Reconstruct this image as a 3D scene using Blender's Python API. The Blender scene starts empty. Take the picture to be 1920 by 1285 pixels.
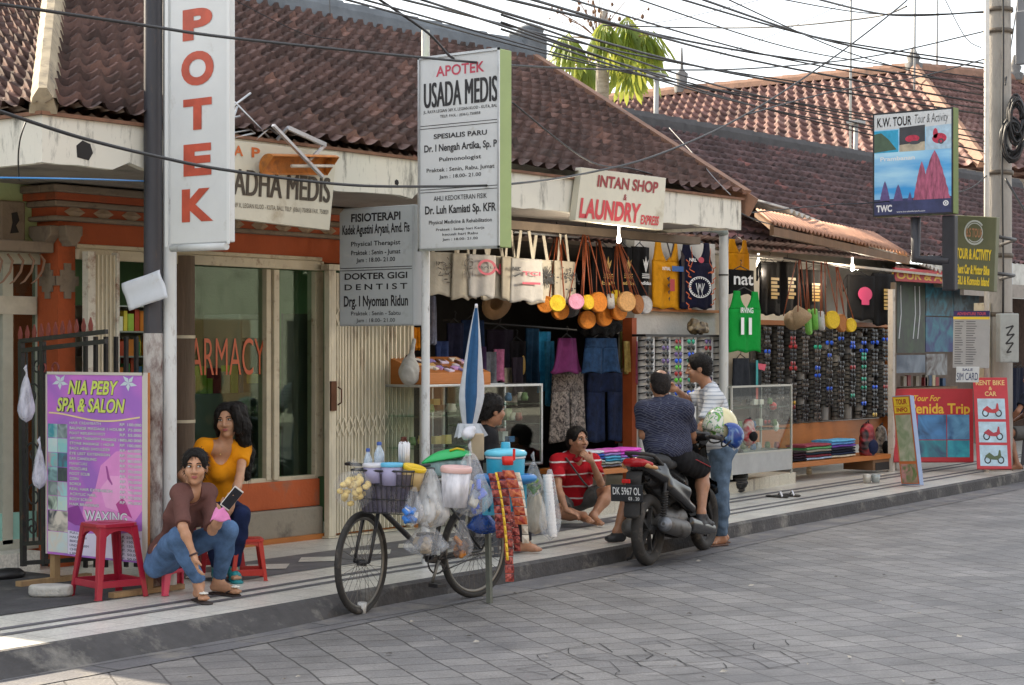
import bpy,math,random
import numpy as np
from mathutils import Vector,Matrix
random.seed(7);RNG=np.random.default_rng(7)
SC=bpy.context.scene
COL=SC.collection
F,CX,HY,EYE=3500.0,960.0,655.0,1.72
TH=math.atan(2711/F);ST,CT=math.sin(TH),math.cos(TH)
cam=bpy.data.cameras.new('camera');cam.sensor_width=36;cam.lens=36*F/1920
cam.shift_y=12.5/1920;cam.clip_end=500;cam.clip_start=.1
camo=bpy.data.objects.new('camera',cam);COL.objects.link(camo)
camo.location=(0,0,EYE);camo.rotation_euler=(math.pi/2,0,TH-math.pi/2)
SC.camera=camo
SUN_EL,SUN_DIR=math.radians(29),Vector((.02,1,0)).normalized()   # towards the sun, behind the shops
w=bpy.data.worlds.new('World');SC.world=w;w.use_nodes=True
nt=w.node_tree;bg=nt.nodes['Background']
sky=nt.nodes.new('ShaderNodeTexSky');sky.sky_type='NISHITA';sky.sun_disc=False
sky.sun_elevation=SUN_EL;sky.sun_rotation=math.atan2(SUN_DIR.x,SUN_DIR.y)
sky.air_density=1.0;sky.dust_density=2.5;sky.ozone_density=1.0
vl=nt.nodes.new('ShaderNodeMix');vl.data_type='RGBA';vl.inputs[0].default_value=.62    # thin bright veil of cloud over the blue
vl.inputs[7].default_value=(5.0,4.98,4.9,1);nt.links.new(sky.outputs[0],vl.inputs[6])
nt.links.new(vl.outputs[2],bg.inputs[0]);bg.inputs[1].default_value=.12
sl=bpy.data.lights.new('sun','SUN');sl.energy=4.6;sl.angle=math.radians(.5);sl.color=(1,.86,.66)
so=bpy.data.objects.new('sun',sl);COL.objects.link(so);so.location=(-10,30,20)
sv=Vector((SUN_DIR.x*math.cos(SUN_EL),SUN_DIR.y*math.cos(SUN_EL),math.sin(SUN_EL)))
so.rotation_euler=sv.to_track_quat('Z','Y').to_euler()
SC.view_settings.view_transform='Standard';SC.view_settings.look='None'
SC.view_settings.exposure=1.68;SC.view_settings.gamma=1
SC.render.engine='CYCLES';SC.cycles.max_bounces=8;SC.cycles.transparent_max_bounces=24
SC.cycles.diffuse_bounces=4;SC.cycles.caustics_reflective=False;SC.cycles.caustics_refractive=False
def _ray(px,py):
    a=(px-CX)/F
    return Vector((a*ST+CT,-a*CT+ST,(HY-py)/F))       # per metre of depth, in world axes
def atY(px,py,Y): r=_ray(px,py);return Vector((0,0,EYE)) +r*(Y/r.y)
def atX(px,py,X): r=_ray(px,py);return Vector((0,0,EYE)) +r*(X/r.x)
def atZ(px,py,Z=0.): r=_ray(px,py);return Vector((0,0,EYE)) +r*((Z-EYE)/r.z)
def atD(px,py,d): return Vector((0,0,EYE)) +_ray(px,py)*d
def sx(px,Y): return atY(px,0,Y).x
MATS={}
def mat(name,col,rough=.6,metal=0.,var=.0,scale=8.,bump=0.,bscale=40.,spec=.5,alpha=1.,trans=0.,sheen=0.,emit=0.,dirt=None,stretch=None,sub=0.):
    """principled material; var = noise in value, dirt = (colour, amount, scale) blotches"""
    if name in MATS: return MATS[name]
    m=bpy.data.materials.new(name);m.use_nodes=True;t=m.node_tree;b=t.nodes['Principled BSDF']
    N=t.nodes.new;L=t.links.new
    c=(*col,1)
    b.inputs['Base Color'].default_value=c;b.inputs['Roughness'].default_value=rough
    b.inputs['Metallic'].default_value=metal;b.inputs['Specular IOR Level'].default_value=spec
    b.inputs['Alpha'].default_value=alpha;b.inputs['Transmission Weight'].default_value=trans
    if sub: b.inputs['Subsurface Weight'].default_value=sub;b.inputs['Subsurface Radius'].default_value=(.02,.008,.004)
    if emit: b.inputs['Emission Color'].default_value=c;b.inputs['Emission Strength'].default_value=emit
    src=None
    if var or dirt or bump:
        tc=N('ShaderNodeTexCoord');mp=N('ShaderNodeMapping');L(tc.outputs['Object'],mp.inputs[0])
        if stretch: mp.inputs['Scale'].default_value=stretch
    if var:
        n=N('ShaderNodeTexNoise');n.inputs['Scale'].default_value=scale;n.inputs['Detail'].default_value=6;n.inputs['Roughness'].default_value=.65
        L(mp.outputs[0],n.inputs[0])
        mr=N('ShaderNodeMapRange');L(n.outputs[0],mr.inputs[0]);mr.inputs[1].default_value=.3;mr.inputs[2].default_value=.7
        mr.inputs[3].default_value=1-var;mr.inputs[4].default_value=1+var
        mx=N('ShaderNodeVectorMath');mx.operation='SCALE';mx.inputs[0].default_value=col;L(mr.outputs[0],mx.inputs['Scale'])
        src=mx.outputs[0]
    if dirt:
        dc,da,ds=dirt
        n2=N('ShaderNodeTexNoise');n2.inputs['Scale'].default_value=ds;n2.inputs['Detail'].default_value=8;n2.inputs['Roughness'].default_value=.7
        L(mp.outputs[0],n2.inputs[0])
        r2=N('ShaderNodeMapRange');L(n2.outputs[0],r2.inputs[0]);r2.inputs[1].default_value=.64-.3*da;r2.inputs[2].default_value=.82-.3*da;r2.clamp=True
        m2=N('ShaderNodeMix');m2.data_type='RGBA';L(r2.outputs[0],m2.inputs[0])
        if src: L(src,m2.inputs[6])
        else: m2.inputs[6].default_value=c
        m2.inputs[7].default_value=(*dc,1);src=m2.outputs[2]
    if src: L(src,b.inputs['Base Color'])
    if bump:
        n3=N('ShaderNodeTexNoise');n3.inputs['Scale'].default_value=bscale;n3.inputs['Detail'].default_value=5;L(mp.outputs[0],n3.inputs[0])
        bp=N('ShaderNodeBump');bp.inputs['Strength'].default_value=bump;bp.inputs['Distance'].default_value=.02;L(n3.outputs[0],bp.inputs['Height']);L(bp.outputs[0],b.inputs['Normal'])
    MATS[name]=m;return m
def hexc(h):
    h=h.lstrip('#');v=[int(h[i:i+2],16)/255 for i in (0,2,4)]
    return tuple(x/12.92 if x <= .04045 else ((x+.055)/1.055)**2.4 for x in v)
def cloth(name,col,var=.18,rough=.9,scale=14,bump=.25,bscale=30): return mat(name,col,rough,var=var,scale=scale,bump=bump,bscale=bscale,spec=.2)
def plastic(name,col,rough=.38,var=.06): return mat(name,col,rough,var=var,scale=6,spec=.5)
def metal(name,col,rough=.4,dirt=None): return mat(name,col,rough,metal=.85,var=.12,scale=20,dirt=dirt)
def glassy(name,col=(.9,.95,.95),alpha=.18,rough=.04):
    if name in MATS: return MATS[name]
    m=bpy.data.materials.new(name);m.use_nodes=True;t=m.node_tree;t.nodes.remove(t.nodes['Principled BSDF'])
    o=t.nodes['Material Output'];g=t.nodes.new('ShaderNodeBsdfGlossy');g.inputs[1].default_value=rough;g.inputs[0].default_value=(*col,1)
    tr=t.nodes.new('ShaderNodeBsdfTransparent');tr.inputs[0].default_value=(*col,1)
    lw=t.nodes.new('ShaderNodeLayerWeight');fr=t.nodes.new('ShaderNodeMath');fr.operation='POWER';fr.inputs[1].default_value=4.5;t.links.new(lw.outputs['Facing'],fr.inputs[0])
    ad=t.nodes.new('ShaderNodeMath');ad.operation='ADD';ad.use_clamp=True;ad.inputs[1].default_value=alpha*.12+.03;t.links.new(fr.outputs[0],ad.inputs[0])
    mx=t.nodes.new('ShaderNodeMixShader');t.links.new(ad.outputs[0],mx.inputs[0]);t.links.new(tr.outputs[0],mx.inputs[1]);t.links.new(g.outputs[0],mx.inputs[2])
    t.links.new(mx.outputs[0],o.inputs[0]);MATS[name]=m;return m
def film(name,col=(.9,.92,.95),cover=.35,rough=.25):
    """thin clear plastic bag"""
    if name in MATS: return MATS[name]
    m=bpy.data.materials.new(name);m.use_nodes=True;t=m.node_tree;b=t.nodes['Principled BSDF'];o=t.nodes['Material Output']
    b.inputs['Base Color'].default_value=(*col,1);b.inputs['Roughness'].default_value=rough
    tr=t.nodes.new('ShaderNodeBsdfTransparent');mx=t.nodes.new('ShaderNodeMixShader')
    tc=t.nodes.new('ShaderNodeTexCoord');n=t.nodes.new('ShaderNodeTexNoise');n.inputs['Scale'].default_value=22;n.inputs['Detail'].default_value=4
    mp=t.nodes.new('ShaderNodeMapping');mp.inputs['Scale'].default_value=(1,1,.35);t.links.new(tc.outputs['Object'],mp.inputs[0]);t.links.new(mp.outputs[0],n.inputs[0])
    r=t.nodes.new('ShaderNodeMapRange');r.inputs[1].default_value=.35;r.inputs[2].default_value=.7;r.inputs[3].default_value=cover*.5;r.inputs[4].default_value=min(1,cover*1.6)
    t.links.new(n.outputs[0],r.inputs[0]);t.links.new(r.outputs[0],mx.inputs[0]);t.links.new(tr.outputs[0],mx.inputs[1]);t.links.new(b.outputs[0],mx.inputs[2])
    bp=t.nodes.new('ShaderNodeBump');bp.inputs['Strength'].default_value=.6;bp.inputs['Distance'].default_value=.02;t.links.new(n.outputs[0],bp.inputs['Height']);t.links.new(bp.outputs[0],b.inputs['Normal'])
    t.links.new(mx.outputs[0],o.inputs[0]);MATS[name]=m;return m
ORG={}
def V(*a): return Vector(a)
def thing(name,label,cat,loc=(0,0,0),group=None,rz=0.):
    o=bpy.data.objects.new(name,None);COL.objects.link(o);o.empty_display_size=.1
    o.location=loc;o.rotation_euler=(0,0,rz);o['label']=label;o['category']=cat
    if group: o['group']=group
    ORG[o]=Vector(loc);return o
def tag(o,label,cat,group=None,kind=None):
    o['label']=label;o['category']=cat
    if group: o['group']=group
    if kind: o['kind']=kind
    return o
def dup(root,loc,rz=0.,label=None,group=None,scale=None,swap=None):
    def cp(o,par):
        c=o.copy();COL.objects.link(c);c.parent=par
        if swap and o.type == 'MESH' and o.data.materials and o.data.materials[0] in swap:
            c.data=o.data.copy();c.data.materials[0]=swap[o.data.materials[0]]
        for ch in o.children: cp(ch,c)
        return c
    r=cp(root,None);r.location=loc;r.rotation_euler=(0,0,rz)
    if scale: r.scale=(scale,)*3 if not hasattr(scale,'__len__') else scale
    if label: r['label']=label
    if group: r['group']=group
    return r
class MB:
    """collects geometry; build() links ONE mesh object"""
    def __init__(s): s.v=[];s.f=[];s.m=[];s.sm=[];s.mi=0;s.s=False
    def add(s,vs,fs,smooth=None):
        b=len(s.v);s.v += [tuple(v) for v in vs]
        for f in fs: s.f.append(tuple(i+b for i in f));s.m.append(s.mi);s.sm.append(s.s if smooth is None else smooth)
        return s
    def box(s,a,b):
        (x0,y0,z0),(x1,y1,z1)=[(min(p),max(p)) and p for p in (a,b)]
        x0,x1=min(a[0],b[0]),max(a[0],b[0]);y0,y1=min(a[1],b[1]),max(a[1],b[1]);z0,z1=min(a[2],b[2]),max(a[2],b[2])
        return s.add([(x0,y0,z0),(x1,y0,z0),(x1,y1,z0),(x0,y1,z0),(x0,y0,z1),(x1,y0,z1),(x1,y1,z1),(x0,y1,z1)],
                     [(0,3,2,1),(4,5,6,7),(0,1,5,4),(1,2,6,5),(2,3,7,6),(3,0,4,7)],False)
    def obox(s,c,ax,ay,az):
        """box round centre c with half-axis vectors"""
        c,ax,ay,az=map(Vector,(c,ax,ay,az))
        vs=[c+i*ax+j*ay+k*az for k in (-1,1) for (i,j) in ((-1,-1),(1,-1),(1,1),(-1,1))]
        fl=ax.cross(ay).dot(az) < 0
        fs=[(0,3,2,1),(4,5,6,7),(0,1,5,4),(1,2,6,5),(2,3,7,6),(3,0,4,7)]
        return s.add(vs,[f[::-1] for f in fs] if fl else fs,False)
    def bar(s,a,b,w,h=None,up=(0,0,1)):
        a,b=Vector(a),Vector(b);d=b-a;h=w if h is None else h;up=Vector(up)
        if d.length < 1e-6: return s
        if abs(d.normalized().dot(up)) > .98: up=Vector((1,0,0))
        r=d.cross(up).normalized();q=r.cross(d).normalized()
        return s.obox((a+b)/2,d/2,r*w/2,q*h/2)
    def tube(s,pts,r,n=8,cap=True,flat=1.):
        """swept round bar; r is a number or one per point"""
        P=[Vector(p) for p in pts];k=len(P);R=r if hasattr(r,'__len__') else [r]*k
        vs=[];prev=None
        for i,p in enumerate(P):
            t=(P[min(i+1,k-1)]-P[max(i-1,0)]).normalized()
            if prev is None:
                up=Vector((0,0,1)) if abs(t.z) < .9 else Vector((1,0,0));x=t.cross(up).normalized()
            else:
                x=prev-t*prev.dot(t);x=x.normalized() if x.length > 1e-6 else t.orthogonal().normalized()
            y=t.cross(x);prev=x
            for j in range(n):
                a=2*math.pi*j/n;vs.append(p+(x*math.cos(a)+y*math.sin(a)*flat)*R[i])
        fs=[(i*n+j,i*n+(j+1) % n,(i+1)*n+(j+1) % n,(i+1)*n+j) for i in range(k-1) for j in range(n)]
        s.add(vs,fs,True)
        if cap:
            b=len(s.v)-len(vs)
            for f in (tuple(range(n))[::-1],tuple(range((k-1)*n,k*n))): s.f.append(tuple(i+b for i in f));s.m.append(s.mi);s.sm.append(False)
        return s
    def lathe(s,c,prof,n=20,axis=(0,0,1),sx=1.,sy=1.,a0=0.,a1=2*math.pi):
        """prof = [(radius, height)]"""
        c=Vector(c);ax=Vector(axis).normalized();x=ax.orthogonal().normalized() if abs(ax.z) < .99 else Vector((1,0,0));y=ax.cross(x)
        full=abs(a1-a0-2*math.pi) < 1e-6;m=n if full else n+1
        vs=[]
        for r,h in prof:
            for j in range(m):
                a=a0+(a1-a0)*j/n;vs.append(c+ax*h+x*(r*math.cos(a)*sx)+y*(r*math.sin(a)*sy))
        fs=[(i*m+j,i*m+(j+1) % m,(i+1)*m+(j+1) % m,(i+1)*m+j) for i in range(len(prof)-1) for j in range(n)]
        return s.add(vs,fs,True)
    def ball(s,c,r,n=14,m=8,rot=None):
        R=r if hasattr(r,'__len__') else (r,r,r);c=Vector(c);vs=[];fs=[]
        for i in range(m+1):
            th=math.pi*i/m
            for j in range(n):
                a=2*math.pi*j/n;p=Vector((R[0]*math.sin(th)*math.cos(a),R[1]*math.sin(th)*math.sin(a),R[2]*math.cos(th)))
                vs.append(c+(rot@p if rot else p))
        for i in range(m):
            for j in range(n): fs.append((i*n+j,(i+1)*n+j,(i+1)*n+(j+1) % n,i*n+(j+1) % n))
        return s.add(vs,fs,True)
    def grid(s,fn,nu,nv,smooth=True,flip=False):
        vs=[fn(i/nu,j/nv) for j in range(nv+1) for i in range(nu+1)]
        fs=[(j*(nu+1)+i,j*(nu+1)+i+1,(j+1)*(nu+1)+i+1,(j+1)*(nu+1)+i) for j in range(nv) for i in range(nu)]
        return s.add(vs,[f[::-1] for f in fs] if flip else fs,smooth)
    def prism(s,poly,o,x,y,z):
        """polygon poly [(a,b)] in the x,y plane at o, thickness vector z"""
        o,x,y,z=map(Vector,(o,x,y,z));k=len(poly)
        ar=sum(poly[i][0]*poly[(i+1) % k][1]-poly[(i+1) % k][0]*poly[i][1] for i in range(k))
        if (ar < 0) != (x.cross(y).dot(z) < 0): poly=poly[::-1]
        if x.cross(y).dot(z) < 0: pass
        vs=[o+x*a+y*b for a,b in poly]+[o+x*a+y*b+z for a,b in poly]
        fs=[tuple(range(k))[::-1],tuple(range(k,2*k))]+[(i,(i+1) % k,k+(i+1) % k,k+i) for i in range(k)]
        return s.add(vs,fs,False)
    def build(s,name,m,parent=None,bevel=0.,subd=0,solid=0.,smooth=None,segs=2):
        me=bpy.data.meshes.new(name);off=ORG.get(parent,Vector()) if parent else Vector()
        me.from_pydata([(v[0]-off.x,v[1]-off.y,v[2]-off.z) for v in s.v],[],s.f)
        for q in (m if isinstance(m,(list,tuple)) else [m]): me.materials.append(q)
        me.polygons.foreach_set('material_index',s.m)
        me.polygons.foreach_set('use_smooth',s.sm if smooth is None else [smooth]*len(s.f))
        o=bpy.data.objects.new(name,me);COL.objects.link(o)
        if parent: o.parent=parent;ORG[o]=off
        if solid: d=o.modifiers.new('solid','SOLIDIFY');d.thickness=solid;d.offset=0
        if bevel: d=o.modifiers.new('bevel','BEVEL');d.width=bevel;d.segments=segs;d.limit_method='ANGLE'
        if subd: d=o.modifiers.new('subd','SUBSURF');d.levels=d.render_levels=subd
        return o
def struct(name,mb,m,**k):
    o=mb.build(name,m,**k);o['kind']='structure';return o
_fc={}
def glyphs(txt,bold=0.,shear=0.,spacing=1.):
    k=(txt,bold,shear,spacing)
    if k in _fc: return _fc[k]
    c=bpy.data.curves.new('t','FONT');c.body=txt;c.size=1;c.offset=bold;c.shear=shear;c.space_character=spacing;c.resolution_u=2 if bold < .02 and len(txt) > 12 else 5
    o=bpy.data.objects.new('t',c);COL.objects.link(o);bpy.context.view_layer.update()
    me=bpy.data.meshes.new_from_object(o.evaluated_get(bpy.context.evaluated_depsgraph_get()))
    vs=[tuple(v.co) for v in me.vertices];fs=[tuple(p.vertices) for p in me.polygons]
    bpy.data.objects.remove(o);bpy.data.curves.remove(c);bpy.data.meshes.remove(me)
    _fc[k]=(vs,fs);return _fc[k]
class Panel:
    """flat face given by top-left corner, right and down vectors (full width/height); u,v run 0..1 from the top left"""
    def __init__(s,tl,r,d,th=.004):
        s.o,s.r,s.d=Vector(tl),Vector(r),Vector(d);s.W,s.H=s.r.length,s.d.length
        s.n=(s.d.normalized().cross(s.r.normalized()));s.n.normalize()      # towards the viewer of the text
    def p(s,u,v,off=0.): return s.o+s.r*u+s.d*v+s.n*off
    def rect(s,mb,u0,v0,u1,v1,off):
        mb.add([s.p(u0,v1,off),s.p(u1,v1,off),s.p(u1,v0,off),s.p(u0,v0,off)],[(0,1,2,3)],False);return mb
    def poly(s,mb,pts,off):
        mb.add([s.p(u,v,off) for u,v in pts],[tuple(range(len(pts)))],False);return mb
    def ell(s,mb,u,v,ru,rv,off,n=20,a0=0,a1=2*math.pi):
        return s.poly(mb,[(u+ru*math.cos(a0+(a1-a0)*i/n),v+rv*math.sin(a0+(a1-a0)*i/n)) for i in range(n)],off)
    def ring(s,mb,u,v,ru,rv,wd,off,n=24,a0=0.,a1=2*math.pi):
        P=[(math.cos(a0+(a1-a0)*i/n),math.sin(a0+(a1-a0)*i/n)) for i in range(n+1)]
        for i in range(n):
            (c0,s0),(c1,s1)=P[i],P[i+1];k=1-wd
            s.poly(mb,[(u+ru*c0,v+rv*s0),(u+ru*c1,v+rv*s1),(u+ru*c1*k,v+rv*s1*k),(u+ru*c0*k,v+rv*s0*k)],off)
        return mb
    def line(s,mb,pts,wd,off):
        for (a,b),(c,d) in zip(pts[:-1],pts[1:]):
            dx,dy=(c-a)*s.W,(d-b)*s.H;l=math.hypot(dx,dy) or 1;nx,ny=-dy/l*wd/2/s.W,dx/l*wd/2/s.H
            s.poly(mb,[(a-nx,b-ny),(a+nx,b+ny),(c+nx,d+ny),(c-nx,d-ny)],off)
        return mb
    def text(s,mb,txt,u,v0,v1,off=.003,w=None,align='c',bold=0.,shear=0.,spacing=1.,rise=0.):
        """letters between v0 (cap top) and v1 (baseline); w = total width as share of the panel (squeezes), else natural"""
        if bold > .012 and 'M' in txt and len(txt) < 15:      # thicken by smearing: an offset outline of M folds over itself
            for i,dx in enumerate((-.5,.5,0)): s.text(mb,txt,u+(dx*bold*.022*(1 if s.W < 2 else .5)),v0,v1,off+.0005*i,w,align,.0,shear,spacing)
            return mb
        vs,fs=glyphs(txt,bold,shear,spacing)
        if not vs: return mb
        x0=min(v[0] for v in vs);x1=max(v[0] for v in vs);cap=.727
        ky=(v1-v0)*s.H/cap;kx=ky if w is None else w*s.W/(x1-x0)
        tw=(x1-x0)*kx/s.W;ul=u-tw/2 if align == 'c' else (u if align == 'l' else u-tw)
        rr=s.r.normalized();dd=s.d.normalized()
        out=[]
        for x,y,z in vs:
            out.append(s.p(ul,v1,off)+rr*((x-x0)*kx)-dd*(y*ky)-dd*(rise*(x-x0)*kx))
        mb.add(out,fs,False);return mb
def panelX(X,px0,px1,py0,py1,pyb=None):
    """panel across the pavement (plane X = const) from its pixel outline: left, right, top and bottom at the left edge"""
    a=atX(px0,py0,X);b=atX(px1,py0,X);c=atX(px0,py1,X)
    return Panel(a,(0,b.y-a.y,0),(0,0,c.z-a.z))
def panelY(Y,px0,px1,py0,py1):
    a=atY(px0,py0,Y);b=atY(px1,py0,Y);c=atY(px0,py1,Y)
    return Panel(a,(b.x-a.x,0,0),(0,0,c.z-a.z))
def slab(mb,pn,th,grow=0.):
    """a real board behind the panel's face"""
    r,d=pn.r.normalized()*grow,pn.d.normalized()*grow
    c=pn.o+pn.r/2+pn.d/2-pn.n*(th/2)
    return mb.obox(c,pn.r/2+r,pn.d/2+d,pn.n*th/2)
def _frame(y,fwd):
    y=np.array(y,float);y /= np.linalg.norm(y);f=np.array(fwd,float);f -= y*(f@y);f /= np.linalg.norm(f)
    return np.stack([np.cross(f,y),f,y])     # rows: right, forward, up  (right = f x up)
class Sdf:
    def __init__(s): s.p=[]
    def cone(s,a,b,ra,rb,k=.03,cut=None,cut0=None,sub=False,flat=None):
        """round cone; cut: plane through b across the axis; flat=(axis vector, scale) flattens the section"""
        s.p.append(('c',np.array(a,float),np.array(b,float),ra,rb,k,cut,cut0,sub,flat));return s
    def ell(s,c,r,R=None,k=.03,sub=False):
        s.p.append(('e',np.array(c,float),np.array(r,float),np.eye(3) if R is None else R,k,sub));return s
    def chain(s,pts,rs,k=.03,**q):
        for i in range(len(pts)-1): s.cone(pts[i],pts[i+1],rs[i],rs[i+1],k,**q)
        return s
    def bounds(s):
        lo=np.full(3,1e9);hi=-lo
        for p in s.p:
            if p[0] == 'c':
                if p[8]: continue
                r=max(p[3],p[4]);lo=np.minimum(lo,np.minimum(p[1],p[2])-r);hi=np.maximum(hi,np.maximum(p[1],p[2])+r)
            else:
                if p[5]: continue
                r=p[2].max();lo=np.minimum(lo,p[1]-r);hi=np.maximum(hi,p[1]+r)
        return lo-.03,hi+.03
    def field(s,h,noise=None,clips=()):
        lo,hi=s.bounds();n=np.ceil((hi-lo)/h).astype(int)+1
        D=np.full(n,.08,np.float32)
        for p in s.p:
            if p[0] == 'c': a,b=np.minimum(p[1],p[2])-max(p[3],p[4]),np.maximum(p[1],p[2])+max(p[3],p[4]);k=p[5]
            else: r=p[2].max();a,b=p[1]-r,p[1]+r;k=p[4]
            i0=np.clip(np.floor((a-.06-lo)/h).astype(int),0,n-1);i1=np.clip(np.ceil((b+.06-lo)/h).astype(int)+1,1,n)
            X=np.stack(np.meshgrid(*[lo[q]+h*np.arange(i0[q],i1[q]) for q in range(3)],indexing='ij'),-1)
            if p[0] == 'c':
                _,A,B,ra,rb,k,cut,cut0,sub,flat=p
                ab=B-A;L=np.linalg.norm(ab)+1e-9;ax=ab/L;q=X-A
                if flat is not None:
                    fa=np.array(flat[0],float);fa /= np.linalg.norm(fa);q=q+np.multiply.outer(q@fa*(1/flat[1]-1),fa)
                t=np.clip((q@ax)/L,0,1);d=np.linalg.norm(q-t[...,None]*ab,axis=-1)-(ra+(rb-ra)*t)
                if flat is not None: d=d*min(1,flat[1]**.5)
                if cut: d=np.maximum(d,(X-B)@ax)
                if cut0: d=np.maximum(d,-((X-A)@ax))
            else:
                _,c,r,R,k,sub=p
                q=(X-c)@R.T;l=np.linalg.norm(q/r,axis=-1);g=np.linalg.norm(q/(r*r),axis=-1)+1e-9;d=l*(l-1)/g
            sl=tuple(slice(i0[q],i1[q]) for q in range(3));o=D[sl]
            if sub:
                hh=np.maximum(k-np.abs(o+d),0)/k;D[sl]=np.maximum(o,-d)+hh*hh*k*.25
            else:
                hh=np.maximum(k-np.abs(o-d),0)/k;D[sl]=np.minimum(o,d)-hh*hh*k*.25
        if noise or clips:
            X=np.stack(np.meshgrid(*[lo[q]+h*np.arange(n[q]) for q in range(3)],indexing='ij'),-1)
            if noise: D=D+noise(X)
            for c,nn in clips: D=np.maximum(D,(X-np.array(c))@np.array(nn))
        return D,lo
    def mesh(s,h=.007,noise=None,clips=()):
        D,lo=s.field(h,noise,clips);ins=D < 0;n=D.shape
        cor=[(i,j,k) for i in (0,1) for j in (0,1) for k in (0,1)]
        sh=lambda A,c: A[c[0]:n[0]-1+c[0],c[1]:n[1]-1+c[1],c[2]:n[2]-1+c[2]]
        cnt=sum(sh(ins,c).astype(np.int8) for c in cor);act=(cnt > 0) & (cnt < 8)
        idx=np.full(act.shape,-1,np.int64);cells=np.argwhere(act);idx[act]=np.arange(len(cells))
        P=np.zeros((len(cells),3));W=np.zeros(len(cells))
        vals={c: D[tuple((cells+np.array(c)).T)] for c in cor}
        for a in cor:
            for ax in range(3):
                if a[ax]: continue
                b=list(a);b[ax]=1;b=tuple(b);va,vb=vals[a],vals[b];m=(va < 0) != (vb < 0)
                t=np.where(m,va/np.where(m,va-vb,1),0);pt=np.array(a)+np.multiply.outer(t,np.array(b)-np.array(a))
                P += pt*m[:,None];W += m
        P=lo+h*(cells+P/np.maximum(W,1)[:,None]);faces=[]
        for ax in range(3):
            A=np.take(ins,range(n[ax]-1),ax);B=np.take(ins,range(1,n[ax]),ax);e=np.argwhere(A != B)
            o1,o2=(ax+1) % 3,(ax+2) % 3
            e=e[(e[:,o1] > 0) & (e[:,o2] > 0) & (e[:,o1] < n[o1]-1) & (e[:,o2] < n[o2]-1)]
            q=[]
            for d1,d2 in ((1,1),(0,1),(0,0),(1,0)):
                c=e.copy();c[:,o1] -= d1;c[:,o2] -= d2;q.append(idx[tuple(c.T)])
            q=np.stack(q,-1);fl=A[tuple(e.T)]
            q[~fl]=q[~fl][:,::-1];faces.append(q[(q >= 0).all(1)])
        return P,np.concatenate(faces)
    def build(s,name,m,parent=None,h=.007,noise=None,clips=(),smooth_it=0):
        P,Fc=s.mesh(h,noise,clips);off=np.array(ORG.get(parent,Vector())) if parent else np.zeros(3)
        me=bpy.data.meshes.new(name);me.from_pydata((P-off).tolist(),[],Fc.tolist())
        me.materials.append(m);me.polygons.foreach_set('use_smooth',[True]*len(Fc))
        o=bpy.data.objects.new(name,me);COL.objects.link(o)
        if parent: o.parent=parent;ORG[o]=Vector(off)
        d=o.modifiers.new('relax','SMOOTH');d.factor=.5;d.iterations=2+smooth_it
        return o
# ================================================================ ground, road, kerb, pavement
KP=[(-40,8.1),(5,8.12),(6.6,8.2),(8.3,8.25),(8.8,8.33),(9.3,8.39),(10.8,8.45),(12,8.52),(13,8.63),(14.5,8.84),(15.6,8.96),(18.4,9.2),(23.3,9.63),(32,10.4),(90,15.5)]
def K(s):
    for (a,p),(b,q) in zip(KP[:-1],KP[1:]):
        if s <= b: return p+(q-p)*(s-a)/(b-a)
    return KP[-1][1]
def KS(s): return (K(s-.7)+K(s-.35)+K(s)+K(s+.35)+K(s+.7))/5
SS=[-40,-20,-5,0]+[2+.5*i for i in range(60)]+[34,40,60,88]
def strip(mb,t0,t1,z,s0=-1e9,s1=1e9,z1=None):
    S=[s for s in SS if s0 < s < s1];S=([s0] if s0 > -1e8 else [])+S+([s1] if s1 < 1e8 else [])
    vs=[]
    for s in S: vs += [(s,KS(s)+t0,z),(s,KS(s)+t1,z if z1 is None else z1)]
    return mb.add(vs,[(2*i,2*i+2,2*i+3,2*i+1) for i in range(len(S)-1)],False)
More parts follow.
